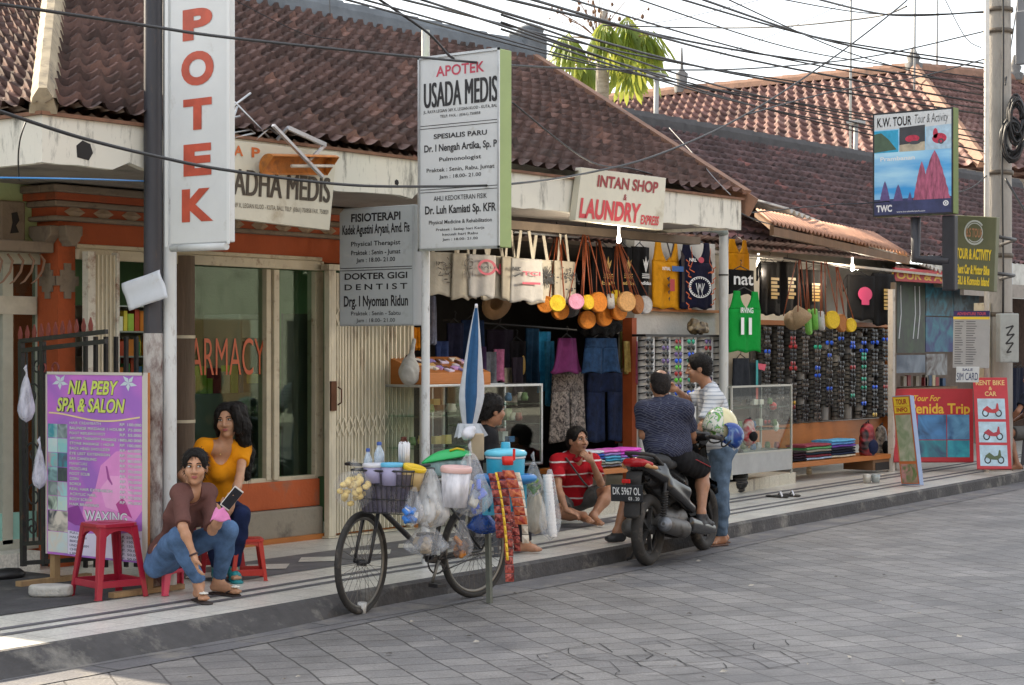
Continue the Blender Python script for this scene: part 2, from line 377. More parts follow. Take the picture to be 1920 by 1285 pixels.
def brickmat(name,c1,c2,mortar,bw,bh,off,joint,rough,rotz=0.,bump=.5,warp=.0,var=.25,spec=.5,dirt=None):
    m=bpy.data.materials.new(name);m.use_nodes=True;t=m.node_tree;b=t.nodes['Principled BSDF'];N=t.nodes.new;L=t.links.new
    tc=N('ShaderNodeTexCoord');mp=N('ShaderNodeMapping');mp.inputs['Rotation'].default_value=(0,0,rotz);L(tc.outputs['Object'],mp.inputs[0])
    vec=mp.outputs[0]
    if warp:
        nz=N('ShaderNodeTexNoise');nz.inputs['Scale'].default_value=1.6;nz.inputs['Detail'].default_value=3;L(vec,nz.inputs[0])
        sb=N('ShaderNodeVectorMath');sb.operation='SUBTRACT';L(nz.outputs[1],sb.inputs[0]);sb.inputs[1].default_value=(.5,.5,.5)
        sc=N('ShaderNodeVectorMath');sc.operation='SCALE';L(sb.outputs[0],sc.inputs[0]);sc.inputs['Scale'].default_value=warp
        ad=N('ShaderNodeVectorMath');L(vec,ad.inputs[0]);L(sc.outputs[0],ad.inputs[1]);vec=ad.outputs[0]
    br=N('ShaderNodeTexBrick');L(vec,br.inputs[0]);br.offset=off;br.inputs['Scale'].default_value=1
    br.inputs['Brick Width'].default_value=bw;br.inputs['Row Height'].default_value=bh;br.inputs['Mortar Size'].default_value=joint
    br.inputs['Mortar Smooth'].default_value=.15;br.inputs['Bias'].default_value=0
    br.inputs['Color1'].default_value=(*c1,1);br.inputs['Color2'].default_value=(*c2,1);br.inputs['Mortar'].default_value=(*mortar,1)
    n=N('ShaderNodeTexNoise');n.inputs['Scale'].default_value=1.3;n.inputs['Detail'].default_value=9;n.inputs['Roughness'].default_value=.72;L(tc.outputs['Object'],n.inputs[0])
    r=N('ShaderNodeMapRange');r.inputs[1].default_value=.3;r.inputs[2].default_value=.7;r.inputs[3].default_value=1-var;r.inputs[4].default_value=1+var;L(n.outputs[0],r.inputs[0])
    sc2=N('ShaderNodeVectorMath');sc2.operation='SCALE';L(br.outputs[0],sc2.inputs[0]);L(r.outputs[0],sc2.inputs['Scale'])
    n6=N('ShaderNodeTexNoise');n6.inputs['Scale'].default_value=70;n6.inputs['Detail'].default_value=3;L(tc.outputs['Object'],n6.inputs[0]);r6=N('ShaderNodeMapRange');r6.inputs[1].default_value=.3;r6.inputs[2].default_value=.7;r6.inputs[3].default_value=.80;r6.inputs[4].default_value=1.2;L(n6.outputs[0],r6.inputs[0])
    s6=N('ShaderNodeVectorMath');s6.operation='SCALE';L(sc2.outputs[0],s6.inputs[0]);L(r6.outputs[0],s6.inputs['Scale']);col=s6.outputs[0]
    if dirt:
        dc,lo,hi,ds=dirt
        n4=N('ShaderNodeTexNoise');n4.inputs['Scale'].default_value=ds;n4.inputs['Detail'].default_value=7;n4.inputs['Roughness'].default_value=.7;L(tc.outputs['Object'],n4.inputs[0])
        r4=N('ShaderNodeMapRange');r4.inputs[1].default_value=lo;r4.inputs[2].default_value=hi;L(n4.outputs[0],r4.inputs[0])
        mx=N('ShaderNodeMix');mx.data_type='RGBA';L(r4.outputs[0],mx.inputs[0]);L(col,mx.inputs[6]);mx.inputs[7].default_value=(*dc,1);col=mx.outputs[2]
    L(col,b.inputs['Base Color'])
    n5=N('ShaderNodeTexNoise');n5.inputs['Scale'].default_value=45;n5.inputs['Detail'].default_value=4;L(tc.outputs['Object'],n5.inputs[0])
    iv=N('ShaderNodeMath');iv.operation='MULTIPLY_ADD';L(br.outputs['Fac'],iv.inputs[0]);iv.inputs[1].default_value=-1.;L(n5.outputs[0],iv.inputs[2])
    bp=N('ShaderNodeBump');bp.inputs['Strength'].default_value=bump;bp.inputs['Distance'].default_value=.006;L(iv.outputs[0],bp.inputs['Height']);L(bp.outputs[0],b.inputs['Normal'])
    b.inputs['Specular IOR Level'].default_value=spec;b.inputs['Roughness'].default_value=rough
    MATS[name]=m;return m
M_road=brickmat('road_pavers',(.145,.140,.140),(.21,.20,.192),(.050,.046,.044),.22,.25,.5,.006,.62,rotz=-math.radians(57),bump=.9,warp=.06,var=.38,dirt=((.10,.098,.10),.52,.70,.55))
M_tile=brickmat('pavement_tiles',(.58,.57,.53),(.65,.63,.57),(.30,.29,.27),.30,.30,0.,.004,.30,bump=.12,var=.12,dirt=((.30,.28,.25),.58,.8,2.2))
M_kerb=mat('kerb_concrete',(.060,.058,.060),.85,var=.3,scale=5,bump=.5,bscale=30,dirt=((.22,.21,.19),.35,3))
M_band=mat('dark_paving_tile',(.115,.115,.13),.5,var=.2,scale=6,dirt=((.3,.29,.27),.3,4))
M_asph=mat('dark_forecourt',(.055,.055,.06),.85,var=.35,scale=4,bump=.5,bscale=60,dirt=((.14,.13,.12),.3,2.5))
g=MB();g.add([(-300,-300,-.03),(400,-300,-.03),(400,400,-.03),(-300,400,-.03)],[(0,1,2,3)]);struct('ground',g,M_asph)
g=MB();g.add([(-80,-14,0),(120,-14,0),(120,16,0),(-80,16,0)],[(0,1,2,3)]);struct('road',g,M_road)
g=MB();S=[s for s in SS if s > -41];vs=[]
for s in S:
    k=KS(s);run=.16 if s < 8.3 else max(.03,.16-.11*(s-8.3)/1.0)
    vs += [(s,k-run,-.01),(s,k-.02,.108),(s,k,.122),(s,k+.045,.122),(s,k+.045,-.02)]
g.add(vs,[(5*i+j,5*i+5+j,5*i+6+j,5*i+1+j) for i in range(len(S)-1) for j in range(4)],False)
struct('kerb',g,M_kerb)
g=MB();strip(g,-.42,-.05,.004,3,40);struct('gutter_strip',g,brickmat('gutter_stone',(.10,.10,.11),(.14,.135,.14),(.04,.04,.04),1.1,.5,.3,.01,.7,warp=.04,var=.35,dirt=((.24,.22,.19),.5,.72,3)))
g=MB();vs=[]
for s in SS: vs += [(s,KS(s)+.04,.121),(s,30,.121)]
g.add(vs,[(2*i,2*i+2,2*i+3,2*i+1) for i in range(len(SS)-1)],False);struct('pavement',g,M_tile)
g=MB()
for t0,t1 in ((.42,.485),(.60,.665)): strip(g,t0,t1,.125,-20,40)
strip(g,1.02,1.75,.125,8.9,14.4);strip(g,1.02,1.10,.125,14.4,40);strip(g,1.2,1.28,.125,14.4,40)
struct('paving_band',g,M_band)
g=MB()
for i in range(9):
    s=9.1+i*.6;k=KS(s)+1.385
    g.add([(s-.24,k,.129),(s,k-.2,.129),(s+.24,k,.129),(s,k+.2,.129)],[(0,1,2,3)])
struct('paving_inlay',g,M_tile)
g=MB();vs=[]
for s in (-20,-5,3,5,6.5,8.0,8.45): vs += [(s,KS(s)+1.06,.126),(s,16,.126)]
g.add(vs,[(2*i,2*i+2,2*i+3,2*i+1) for i in range(6)]);struct('forecourt',g,M_asph)
g=MB();q=random.Random(12);cc=atZ(1250,1232);e1=Vector((math.cos(-.58),math.sin(-.58),0));e2=Vector((-e1.y,e1.x,0));nodes=[]
for i in range(9):
    for j in range(6): nodes.append((i,j,cc+e1*((i-4)*.215+q.uniform(-.07,.07))+e2*((j-2.5)*.20+q.uniform(-.07,.07))))
N_={(i,j): p for i,j,p in nodes}
for (i,j),p in N_.items():
    for d in ((1,0),(0,1),(1,1)):
        if q.random() > (.62 if d != (1,1) else .2): continue
        r=N_.get((i+d[0],j+d[1]))
        if not r: continue
        m_=p.lerp(r,.5)+e2*q.uniform(-.025,.025)
        for a_,b_ in ((p,m_),(m_,r)):
            n_=(b_-a_).cross(Vector((0,0,1))).normalized()*q.uniform(.0015,.0045);z_=Vector((0,0,.004));g.add([a_+n_+z_,a_-n_+z_,b_-n_*.6+z_,b_+n_*.6+z_],[(0,1,2,3)])
struct('paving_crack',g,mat('crack_dark',(.030,.028,.028),.9))
M_step=brickmat('step_tiles',(.46,.44,.36),(.52,.50,.42),(.3,.28,.24),.3,.3,0,.004,.4,bump=.1,var=.15)
PF=[(12.95,10.15),(15.0,10.35),(17.9,10.72),(19.75,11.0),(19.8,14.5),(12.95,14.5)]
g=MB();g.prism(PF,(0,0,.10),(1,0,0),(0,1,0),(0,0,.15));struct('shop_step',g,M_step,bevel=.008)
g=MB();lr=random.Random(3)
for i in range(60):
    px=lr.uniform(-100,2000);py=lr.uniform(1010,1284);p=atZ(px,py)
    if p.y > K(p.x)-.25: continue
    a=lr.uniform(0,6.3);r=lr.uniform(.008,.026);q=r*lr.uniform(.3,.8)
    x=Vector((math.cos(a),math.sin(a),.1));y=Vector((-math.sin(a),math.cos(a),.15))
    c0=Vector((p.x,p.y,.012));g.add([c0-x*r,c0-y*q,c0+x*r,c0+y*q+Vector((0,0,.006))],[(0,1,2,3)])
o=g.build('litter',mat('litter_paper',(.36,.33,.28),.8,var=.5,scale=30));o['kind']='stuff';o['label']='scraps of pale litter and dry leaves strewn on the road';o['category']='litter'
# ================================================================ buildings
def wallmat(name,col,dirtc=(.10,.09,.08),da=.35,ds=2.0,rough=.85,var=.12,bump=.25): return mat(name,col,rough,var=var,scale=3,bump=bump,bscale=35,dirt=(dirtc,da,ds))
def _fascia():
    m=bpy.data.materials.new('fascia_plaster');m.use_nodes=True;t=m.node_tree;b=t.nodes['Principled BSDF'];N=t.nodes.new;L=t.links.new
    tc=N('ShaderNodeTexCoord');mp=N('ShaderNodeMapping');mp.inputs['Scale'].default_value=(5,5,1.1);L(tc.outputs['Object'],mp.inputs[0])
    n=N('ShaderNodeTexNoise');n.inputs['Scale'].default_value=1.6;n.inputs['Detail'].default_value=8;n.inputs['Roughness'].default_value=.75;L(mp.outputs[0],n.inputs[0])
    sp=N('ShaderNodeSeparateXYZ');L(tc.outputs['Object'],sp.inputs[0])
    r=N('ShaderNodeMapRange');r.inputs[1].default_value=7.4;r.inputs[2].default_value=9.6;r.inputs[3].default_value=.53;r.inputs[4].default_value=1.05;L(sp.outputs[0],r.inputs[0])
    lt=N('ShaderNodeMath');lt.operation='SUBTRACT';L(n.outputs[0],lt.inputs[0]);L(r.outputs[0],lt.inputs[1])
    k=N('ShaderNodeMapRange');k.inputs[1].default_value=0;k.inputs[2].default_value=.14;k.inputs[4].default_value=.85;L(lt.outputs[0],k.inputs[0])
    mx=N('ShaderNodeMix');mx.data_type='RGBA';L(k.outputs[0],mx.inputs[0]);mx.inputs[6].default_value=(.68,.66,.58,1);mx.inputs[7].default_value=(.12,.115,.10,1)
    L(mx.outputs[2],b.inputs['Base Color']);b.inputs['Roughness'].default_value=.85;MATS['fascia_plaster']=m;return m
M_fas=_fascia()
M_or=wallmat('orange_paint',hexc('#a5502a'),(.16,.05,.02),.3,1.5)
M_orl=wallmat('orange_plinth',hexc('#b0562c'),(.2,.12,.08),.35,3)
M_stone=wallmat('ornament_stone',(.22,.175,.13),(.12,.09,.07),.4,6)
M_cream=mat('cream_paint',(.52,.46,.33),.6,var=.12,scale=6,dirt=((.18,.09,.05),.25,8))
M_cream2=mat('cream_gate_paint',(.62,.565,.43),.55,var=.15,scale=10,stretch=(1,1,.3),dirt=((.2,.11,.06),.24,6))
M_green=wallmat('pale_green_paint',hexc('#a9b98a'),(.3,.3,.2),.2,2)
M_green2=wallmat('shop_green_paint',hexc('#647f58'),(.2,.25,.15),.2,2)
M_white=wallmat('white_plaster',(.56,.55,.51),(.3,.28,.25),.25,2)
M_glass=glassy('window_glass',(.66,.76,.70),.25,.02)
M_clear=glassy('showcase_glass',(.93,.96,.95),.12,.02)
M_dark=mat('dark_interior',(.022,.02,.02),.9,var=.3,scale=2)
M_wood=mat('brown_wood',(.16,.085,.04),.6,var=.3,scale=5,stretch=(1,1,.15),bump=.2)
M_honey=mat('honey_wood',hexc('#a8672e'),.5,var=.2,scale=6,stretch=(.2,.2,1),bump=.1)
M_sof=wallmat('soffit_board',(.30,.27,.24),(.13,.12,.11),.4,2)
M_steel=metal('dull_steel',(.38,.39,.40),.45)
M_black=mat('black_iron',(.018,.018,.02),.5,var=.3,scale=20,dirt=((.12,.05,.03),.2,14))
def tilemat(name,c,moss,warm):
    m=bpy.data.materials.new(name);m.use_nodes=True;t=m.node_tree;b=t.nodes['Principled BSDF'];N=t.nodes.new;L=t.links.new
    tc=N('ShaderNodeTexCoord');at=N('ShaderNodeAttribute');at.attribute_name='tile'
    rmp=N('ShaderNodeValToRGB');L(at.outputs['Fac'],rmp.inputs[0]);e=rmp.color_ramp.elements
    e[0].color=(*[x*.55 for x in c],1);e[1].color=(*warm,1);e[1].position=1
    for p,k in ((.35,.85),(.7,1.1),(.93,1.35)): q=e.new(p);q.color=(*[x*k for x in c],1)
    n=N('ShaderNodeTexNoise');n.inputs['Scale'].default_value=2.2;n.inputs['Detail'].default_value=8;n.inputs['Roughness'].default_value=.7;L(tc.outputs['Object'],n.inputs[0])
    r=N('ShaderNodeMapRange');r.inputs[1].default_value=.52;r.inputs[2].default_value=.72;r.inputs[4].default_value=.75;L(n.outputs[0],r.inputs[0])
    mx=N('ShaderNodeMix');mx.data_type='RGBA';L(r.outputs[0],mx.inputs[0]);L(rmp.outputs[0],mx.inputs[6]);mx.inputs[7].default_value=(*moss,1)
    L(mx.outputs[2],b.inputs['Base Color']);b.inputs['Roughness'].default_value=.75;b.inputs['Specular IOR Level'].default_value=.3
    n2=N('ShaderNodeTexNoise');n2.inputs['Scale'].default_value=40;L(tc.outputs['Object'],n2.inputs[0]);bp=N('ShaderNodeBump');bp.inputs['Strength'].default_value=.3;bp.inputs['Distance'].default_value=.01
    L(n2.outputs[0],bp.inputs['Height']);L(bp.outputs[0],b.inputs['Normal']);return m
M_tileA=tilemat('clay_tiles_dark',(.098,.056,.047),(.045,.038,.034),(.20,.105,.08))
M_tileB=tilemat('clay_tiles_sooty',(.085,.050,.050),(.035,.030,.032),(.20,.08,.07))
M_tileC=tilemat('clay_tiles_red',(.165,.088,.076),(.10,.065,.06),(.24,.15,.125))
M_ridge=mat('ridge_mortar',(.15,.145,.14),.9,var=.3,scale=5,dirt=((.05,.05,.05),.4,6))
M_ridgew=mat('ridge_terracotta',(.24,.13,.085),.8,var=.25,scale=5,dirt=((.08,.06,.05),.3,4))
def tiled(name,e0,e1,r0,r1,m,parent,cw=.19,cl=.20,amp=.045,lap=.062,seg=8,seed=1):
    """interlocking clay tiles laid on the quad eave e0-e1, ridge r0-r1 as one relief surface"""
    e0,e1,r0,r1=map(Vector,(e0,e1,r0,r1));rr=random.Random(seed)
    Wd=max((e1-e0).length,(r1-r0).length);Ln=max((r0-e0).length,(r1-e1).length)
    nc=max(1,round(Wd/cw));nr=max(1,round(Ln/cl));nrm=(e1-e0).cross(r0-e0)
    if nrm.length < 1e-6: nrm=(e1-e0).cross(r1-e1)
    nrm.normalize();nrm=nrm if nrm.z > 0 else -nrm;vs=[];fs=[];col=[]
    rows=[]
    for j in range(nr):
        for f,h in ((0,lap),(.5,lap*.5),(.985,.004)): rows.append((j,(j+f)/nr,h))
        rows.append((j,(j+1)/nr-.0005,-.0))
    tone=[[rr.random() for _ in range(nc+1)] for _ in range(nr)];jit=[[rr.uniform(-.008,.008) for _ in range(nc+1)] for _ in range(nr)]
    prof=lambda x: .5-.5*math.cos(2*math.pi*(x/.62)) if x < .62 else -.18*math.sin(math.pi*(x-.62)/.38)
    k=nc*seg+1
    for j,v,h in rows:
        a,b2=e0.lerp(r0,v),e1.lerp(r1,v)
        for i in range(k):
            ci=min(i//seg,nc-1);x=(i % seg)/seg if i < nc*seg else 0
            vs.append(a.lerp(b2,i/(k-1))+nrm*(h+amp*prof(x)*(1 if h > .002 else .9)+jit[j][ci]));col.append(tone[j][ci])
    for r in range(len(rows)-1):
        for i in range(k-1): fs.append((r*k+i,r*k+i+1,(r+1)*k+i+1,(r+1)*k+i))
    g=MB();g.add(vs,fs,True);o=g.build(name,m,parent)
    at=o.data.attributes.new('tile','FLOAT','FACE');at.data.foreach_set('value',[tone[rows[r][0]][min(i//seg,nc-1)] for r in range(len(rows)-1) for i in range(k-1)])
    return o
def capping(name,pts,m,parent,w=.2,h=.14,step=.33):
    """overlapping ridge pieces along a line"""
    g=MB();a,b=map(Vector,pts);d=b-a;n=max(1,round(d.length/step));u=d.normalized();s=u.cross(Vector((0,0,1))).normalized();q=s.cross(u)
    for i in range(n):
        p0,p1=a+d*(i/n),a+d*((i+1.1)/n);ws,we=w/2,w/2*1.12;P=[]
        for p,ww,hh in ((p0,ws,h),(p1,we,h*1.12)):
            for x,z in ((-1,-.35),(-.75,.45),(-.3,.95),(.3,.95),(.75,.45),(1,-.35)): P.append(p+s*x*ww+q*z*hh)
        g.add(P,[(j,j+1,7+j,6+j) for j in range(5)]+[(0,1,2,3,4,5),(6,7,8,9,10,11)],False)
    return g.build(name,m,parent)
YW,YF,XL,XR=11.0,9.5,7.45,15.96
ZF1,ZF0=3.19,2.90
ph=thing('pharmacy_building','orange walled pharmacy and open shop under one long dark tiled roof with white fascia','building',(10,11,0))
X0=sx(109,YW);X1=sx(770,YW)
g=MB();zb=.12                                     # wall pieces round the openings
zl=atY(450,484,YW).z                               # top of openings
def zw(px,py): return atY(px,py,YW).z
W=lambda px: sx(px,YW)
g.box((X0,YW,zl),(X1,YW+.2,2.92))
g.box((X0,YW,zb),(W(141),YW+.24,zl));g.box((X0+.002,YW+.2,zb),(X0+.2,14.2,2.92));g.box((W(746),YW+.003,zb),(X1,YW+.2,zl))
g.build('wall',M_or,ph)
g=MB();g.box((W(320),YW-.02,zw(520,955)),(W(597),YW+.2,zw(520,903)));g.build('sill_wall',M_orl,ph,bevel=.01)
g=MB();g.box((W(320),YW-.06,zb),(W(597),YW+.2,zw(520,955)-.002));g.build('plinth',wallmat('plinth_cement',(.27,.235,.18),(.12,.10,.08),.4,3),ph,bevel=.015)
g=MB();g.box((W(320),YW-.09,zb),(W(770),YW-.062,.165));g.build('kickboard',M_honey,ph)
g=MB();g.box((W(140),YW-.05,zl-.075),(W(600),YW-.003,zl+.005));g.box((W(140),YW-.03,zl+.006),(W(600),YW-.003,zl+.04));g.build('lintel',M_cream,ph,bevel=.006)
wf=MB();zs=zw(520,900)
wf.box((W(352)-.02,YW+.02,zs),(W(352)+.04,YW+.1,zl-.08));wf.box((W(500),YW,zs),(W(509),YW+.1,zl-.08));wf.box((W(511),YW-.02,zs),(W(521),YW+.1,zl-.08));wf.box((W(592),YW,zs),(W(607),YW+.1,zl-.08))
wf.box((W(352),YW+.01,zs-.03),(W(598),YW+.11,zs+.02));wfo=wf.build('window',M_cream,ph,bevel=.005)
g=MB();g.box((W(352)+.04,YW+.05,zs+.02),(W(500),YW+.056,zl-.08));g.build('pane',M_glass,wfo)
g=MB();g.box((W(521),YW+.05,zs+.02),(W(592),YW+.056,zl-.08));g.build('pane',M_glass,wfo)
pn=panelY(YW+.046,352,500,628,706);g=MB();pn.text(g,'ARMACY',.50,.02,.98,.002,.95,bold=-.004);g.build('lettering',mat('orange_lettering',hexc('#b5532a'),.5),wfo)
g=MB();g.lathe((W(340),YW-.03,0),[(.085,.12),(.085,2.45)],14);g.build('timber_post',mat('weathered_timber',(.13,.09,.06),.8,var=.35,scale=6,stretch=(1,1,.12),bump=.4,dirt=((.32,.28,.2),.3,5)),ph)
for y in (632,790): z=zw(340,y);g=MB();g.lathe((W(340),YW-.03,0),[(.09,z-.012),(.09,z+.012)],14);g.build('post_strap',M_cream,ph)
def course(g,y0,y1,out,px=140):
    z1,z0=zw(px,y0),zw(px,y1);g.box((X0-out,YW-out,z0),(X1-.3,YW-.002,z1));g.box((X0-out,YW-.002,z0),(X0-.002,11.23,z1))
g=MB();course(g,352,366,.17);course(g,380,391,.115);course(g,408,417,.10);g.build('cornice',M_stone,ph,bevel=.012)
g=MB();course(g,366.4,379.6,.14);course(g,391.4,407.6,.06);g.build('frieze',wallmat('frieze_orange',hexc('#9c4a28'),(.15,.06,.03),.35,3),ph)
g=MB();zc=zw(140,399.5)
for i in range(24):
    x=X0+.10+i*.27
    if x > X1-.4: break
    for r,y in ((.085,.065),(.045,.078)):
        g.add([(x-r*1.15,YW-y,zc),(x,YW-y,zc-r*.62),(x+r*1.15,YW-y,zc),(x,YW-y,zc+r*.62),(x,YW-y-.018,zc)],[(0,1,4),(1,2,4),(2,3,4),(3,0,4)])
g.build('frieze_ornament',mat('ornament_stone_pale',(.36,.27,.19),.9,var=.2),ph)
g=MB();z0=zw(109,462);z1=zw(109,424)
g.prism([(0,1),(1,1),(1,.55),(.86,.4),(.86,.28),(.68,.12),(.68,0),(.32,0),(.32,.12),(.14,.28),(.14,.4),(0,.55)],(W(104),YW-.12,z0),(W(136)-W(104),0,0),(0,0,z1-z0),(0,.117,0))
g.prism([(0,1),(1,1),(1,.55),(.8,.3),(.62,0),(.38,0),(.2,.3),(0,.55)],(X0-.1,YW+.22,z0),(0,-.26,0),(0,0,z1-z0),(.097,0,0));g.build('capital',M_stone,ph,bevel=.008)
CROSS=[(-.03,-.13),(.03,-.13),(.03,-.08),(.065,-.08),(.065,-.035),(.10,-.035),(.10,.035),(.065,.035),(.065,.08),(.03,.08),(.03,.13),(-.03,.13),(-.03,.08),(-.065,.08),(-.065,.035),(-.10,.035),(-.10,-.035),(-.065,-.035),(-.065,-.08),(-.03,-.08)]
z=zw(120,527)
for o_,x_,n_ in (((W(125),YW-.016,z),(1,0,0),(0,.013,0)),((X0-.016,YW+.11,z),(0,-.9,0),(.013,0,0))): g=MB();g.prism(CROSS,o_,x_,(0,0,1),n_);g.build('carved_cross',M_stone,ph)
def foldgate(name,px0,px1,y0,y1,px_ref,n,open_):
    t=MB();x0,x1=W(px0),W(px1);z1=zw(px_ref,y0);z0=.14
    Yg=YW-.13
    for i in range(n):
        f=i/(n-1);f=f**1.35 if open_ else f;x=x0+(x1-x0)*f
        t.box((x-.010,Yg-.012,z0+.02),(x+.010,Yg+.012,z1-.02));t.box((x-.0165,Yg-.002,z0+.02),(x-.011,Yg+.03,z1-.02))
    return t,x0,x1,z0,z1,Yg
t,x0,x1,z0,z1,Yg=foldgate('g',597,744,508,1003,600,25,True)
fg=t.build('folding_gate',M_cream2,ph)
g=MB();g.box((x0-.035,Yg-.03,z0),(x0-.012,Yg+.03,z1));g.box((x0-.01,Yg-.028,z0),(x0+.05,Yg+.01,z1));g.box((x1+.012,Yg-.03,z0),(x1+.05,Yg+.03,z1));g.build('gate_stile',M_cream2,fg,bevel=.004)
g=MB();g.box((x0-.05,Yg-.04,z1+.002),(x1+.06,Yg+.05,z1+.05));g.box((x0-.05,Yg-.035,.126),(x1+.06,Yg+.04,.139));g.build('gate_rail',M_cream2,fg)
g=MB()
for zz in (.98,1.92):
    for i in range(12):
        f0,f1=(i/12)**1.35,((i+1)/12)**1.35;xa,xb=x0+(x1-x0)*f0,x0+(x1-x0)*f1;h=.05+.13*(xb-xa)/.09
        g.bar((xa,Yg-.018,zz),(xb,Yg-.018,zz+h),.004,.012);g.bar((xa,Yg-.022,zz+h),(xb,Yg-.022,zz),.004,.012)
for zz in (.55,1.02,1.62,2.08): g.bar((x0,Yg+.016,zz),(x1,Yg+.016,zz),.012,.012)
g.build('gate_lattice',M_cream2,fg)
g=MB();g.box((x0-.03,Yg-.05,1.2),(x0+.035,Yg-.031,1.45));g.tube([(x0+.05,Yg-.05,1.25),(x0+.05,Yg-.09,1.27),(x0+.05,Yg-.09,1.38),(x0+.05,Yg-.05,1.4)],.007,6);g.build('gate_latch',metal('rusty_latch',(.16,.08,.05),.7),fg)
t,x0,x1,z0,z1,Yg=foldgate('g',146,192,474,900,165,7,False)
fg=t.build('folding_gate',M_cream2,ph);g=MB();g.box((x1+.004,Yg-.03,z0),(x1+.03,Yg+.03,z1));g.box((x0-.04,Yg-.035,z0),(x0+.03,Yg+.03,z1));g.build('gate_stile',mat('rust_stained_white',(.62,.60,.52),.6,var=.1,dirt=((.22,.09,.04),.4,9)),fg)
g=MB();g.box((X0+.2,13.9,.1),(X1-.02,14.0,2.9));g.build('back_wall',M_green2,ph)
g=MB();g.box((X0+.2,YW+.25,2.72),(X1-.02,13.9,2.76));g.build('ceiling',M_white,ph)
g=MB();g.box((X1-.1,YW+.2,.1),(X1-.003,14,2.9));g.build('party_wall',M_green2,ph)
g=MB();g.box((XL+.03,YF+.06,ZF0+.03),(XR-.03,YW+.3,ZF0+.055));g.box((XL+.03,YW+.301,ZF0+.03),(X0,14,ZF0+.055));g.build('soffit',M_sof,ph)
fg=MB();rr=random.Random(4);n=60;hole=[]
bot=[]
for i in range(n+1):
    x=XL+(XR-XL)*i/n;bot.append((x,ZF0+rr.uniform(-.012,.012)+(.10 if abs(x-11.38) < .32 else 0)+(.05 if 8.15 < x < 8.3 else 0)))
fg.prism([(x-XL,z-ZF0) for x,z in bot]+[(XR-XL,ZF1-ZF0),(0,ZF1-ZF0)],(XL,YF,ZF0),(1,0,0),(0,0,1),(0,.06,0))
fg.box((XL,YF+.061,ZF0-.01),(XL+.06,13.6,ZF1));fg.box((XR-.06,YF+.061,ZF0),(XR,11.4,ZF1))
fa=fg.build('fascia',M_fas,ph)
for px,py,r in ((158,282,.062),(744,342,.022),(812,372,.02),(62,268,.018)):
    p=atY(px,py,YF-.003);
    if px < 90: continue
    g=MB();g.prism([(-r*.9,-r*.8),(r*.6,-r),(r*1.15,-.2*r),(r*.8,r*.7),(-.2*r,r),(-r,r*.4)],(p.x,p.y,p.z),(1,0,0),(0,0,1),(0,.002,0));g.build('broken_hole',M_dark,fa)
g=MB();g.bar((XL-.02,YF-.012,ZF1+.012),(XR+.02,YF-.012,ZF1+.012),.03,.022);g.bar((XL-.012,YF-.02,ZF1+.012),(XL-.012,13.6,ZF1+.012),.03,.022);g.build('eave_edge',mat('rusty_edge',(.20,.10,.06),.8,var=.3,scale=10),fa)
E0,E1,R0,R1=V(XL-.02,YF-.03,ZF1+.02),V(XR,YF-.03,ZF1+.02),V(9.72,12.2,4.85),V(XR,12.2,4.85)
rf=tiled('roof',E0,E1,R0,R1,M_tileA,ph,seed=2)
tiled('roof_hip',(XL-.02,14.9,ZF1+.02),E0,(9.72,12.3,4.85),R0,M_tileA,rf,seed=3)
tiled('roof_back',(XR,14.9,ZF1),(XL,14.9,ZF1),R1,R0,M_tileA,rf,seg=4,seed=5)
capping('ridge_cap',(R0+V(0,0,.03),R1+V(0,0,.03)),mat('ridge_blue_grey',(.12,.135,.15),.85,var=.25,scale=4),rf,.26,.15,.36)
capping('hip_cap',(E0+V(.02,.02,.03),R0+V(0,0,.05)),mat('hip_mortar',(.34,.28,.19),.9,var=.3,scale=6,dirt=((.12,.10,.08),.4,7)),rf,.17,.13,.26)
g=MB();g.bar(E1+V(.06,0,.06),R1+V(.06,0,.08),.14,.05,up=(0,-.5,.85));g.bar(E1+V(.10,-.05,-.09),R1+V(.10,0,-.05),.03,.2,up=(0,-.5,.85));g.build('verge_board',M_ridgew,rf)
g=MB()   # gable wall under the verge
g.add([(XR-.05,YF+.1,ZF0+.06),(XR-.05,14.9,ZF0+.06),(XR-.05,12.2,4.82)],[(0,1,2)]);g.build('gable',M_white,ph)
g=MB();p=R1;g.box((p.x-.1,p.y-.1,p.z),(p.x+.3,p.y+.15,p.z+.28));g.lathe((p.x+.12,p.y,p.z),[(.14,.28),(.16,.34),(.05,.38),(.0,.4)],10);g.build('ridge_end',mat('ridge_blue_grey',(.12,.135,.15)),rf,bevel=.03)
g=MB()
for (a,b,c,d) in (((1262,318),(1330,362),(1345,360),(1290,322)),((1232,314),(1310,358),(1340,366),(1258,322))):
    P=[atY(*q,YF+.35)+V(0,0,.0) for q in (a,b,c,d)];g.add([p+V(0,.0,0) for p in P]+[p+V(0,.05,.02) for p in P],[(0,1,2,3),(4,5,6,7),(0,1,5,4),(1,2,6,5),(2,3,7,6),(3,0,4,7)])
tag(g.build('roof_sheet',metal('galvanised_sheet',(.55,.58,.62),.35)),'loose grey metal sheets lying on the corner of the dark roof','metal sheet')
sh=[W(800),W(1197),W(1350)]
g=MB();Ya=13.9
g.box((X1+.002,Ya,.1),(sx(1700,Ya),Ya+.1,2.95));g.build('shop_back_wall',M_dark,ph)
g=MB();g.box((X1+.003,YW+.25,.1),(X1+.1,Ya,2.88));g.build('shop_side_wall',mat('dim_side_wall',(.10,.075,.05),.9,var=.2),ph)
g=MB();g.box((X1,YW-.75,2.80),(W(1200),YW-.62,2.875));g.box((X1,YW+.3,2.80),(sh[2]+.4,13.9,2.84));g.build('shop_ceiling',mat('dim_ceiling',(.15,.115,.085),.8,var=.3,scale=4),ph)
g=MB();xa,xb=W(1197),W(1348);g.box((xa,YW+.05,.2),(xb,YW+.16,2.9));g.build('partition',M_white,ph)
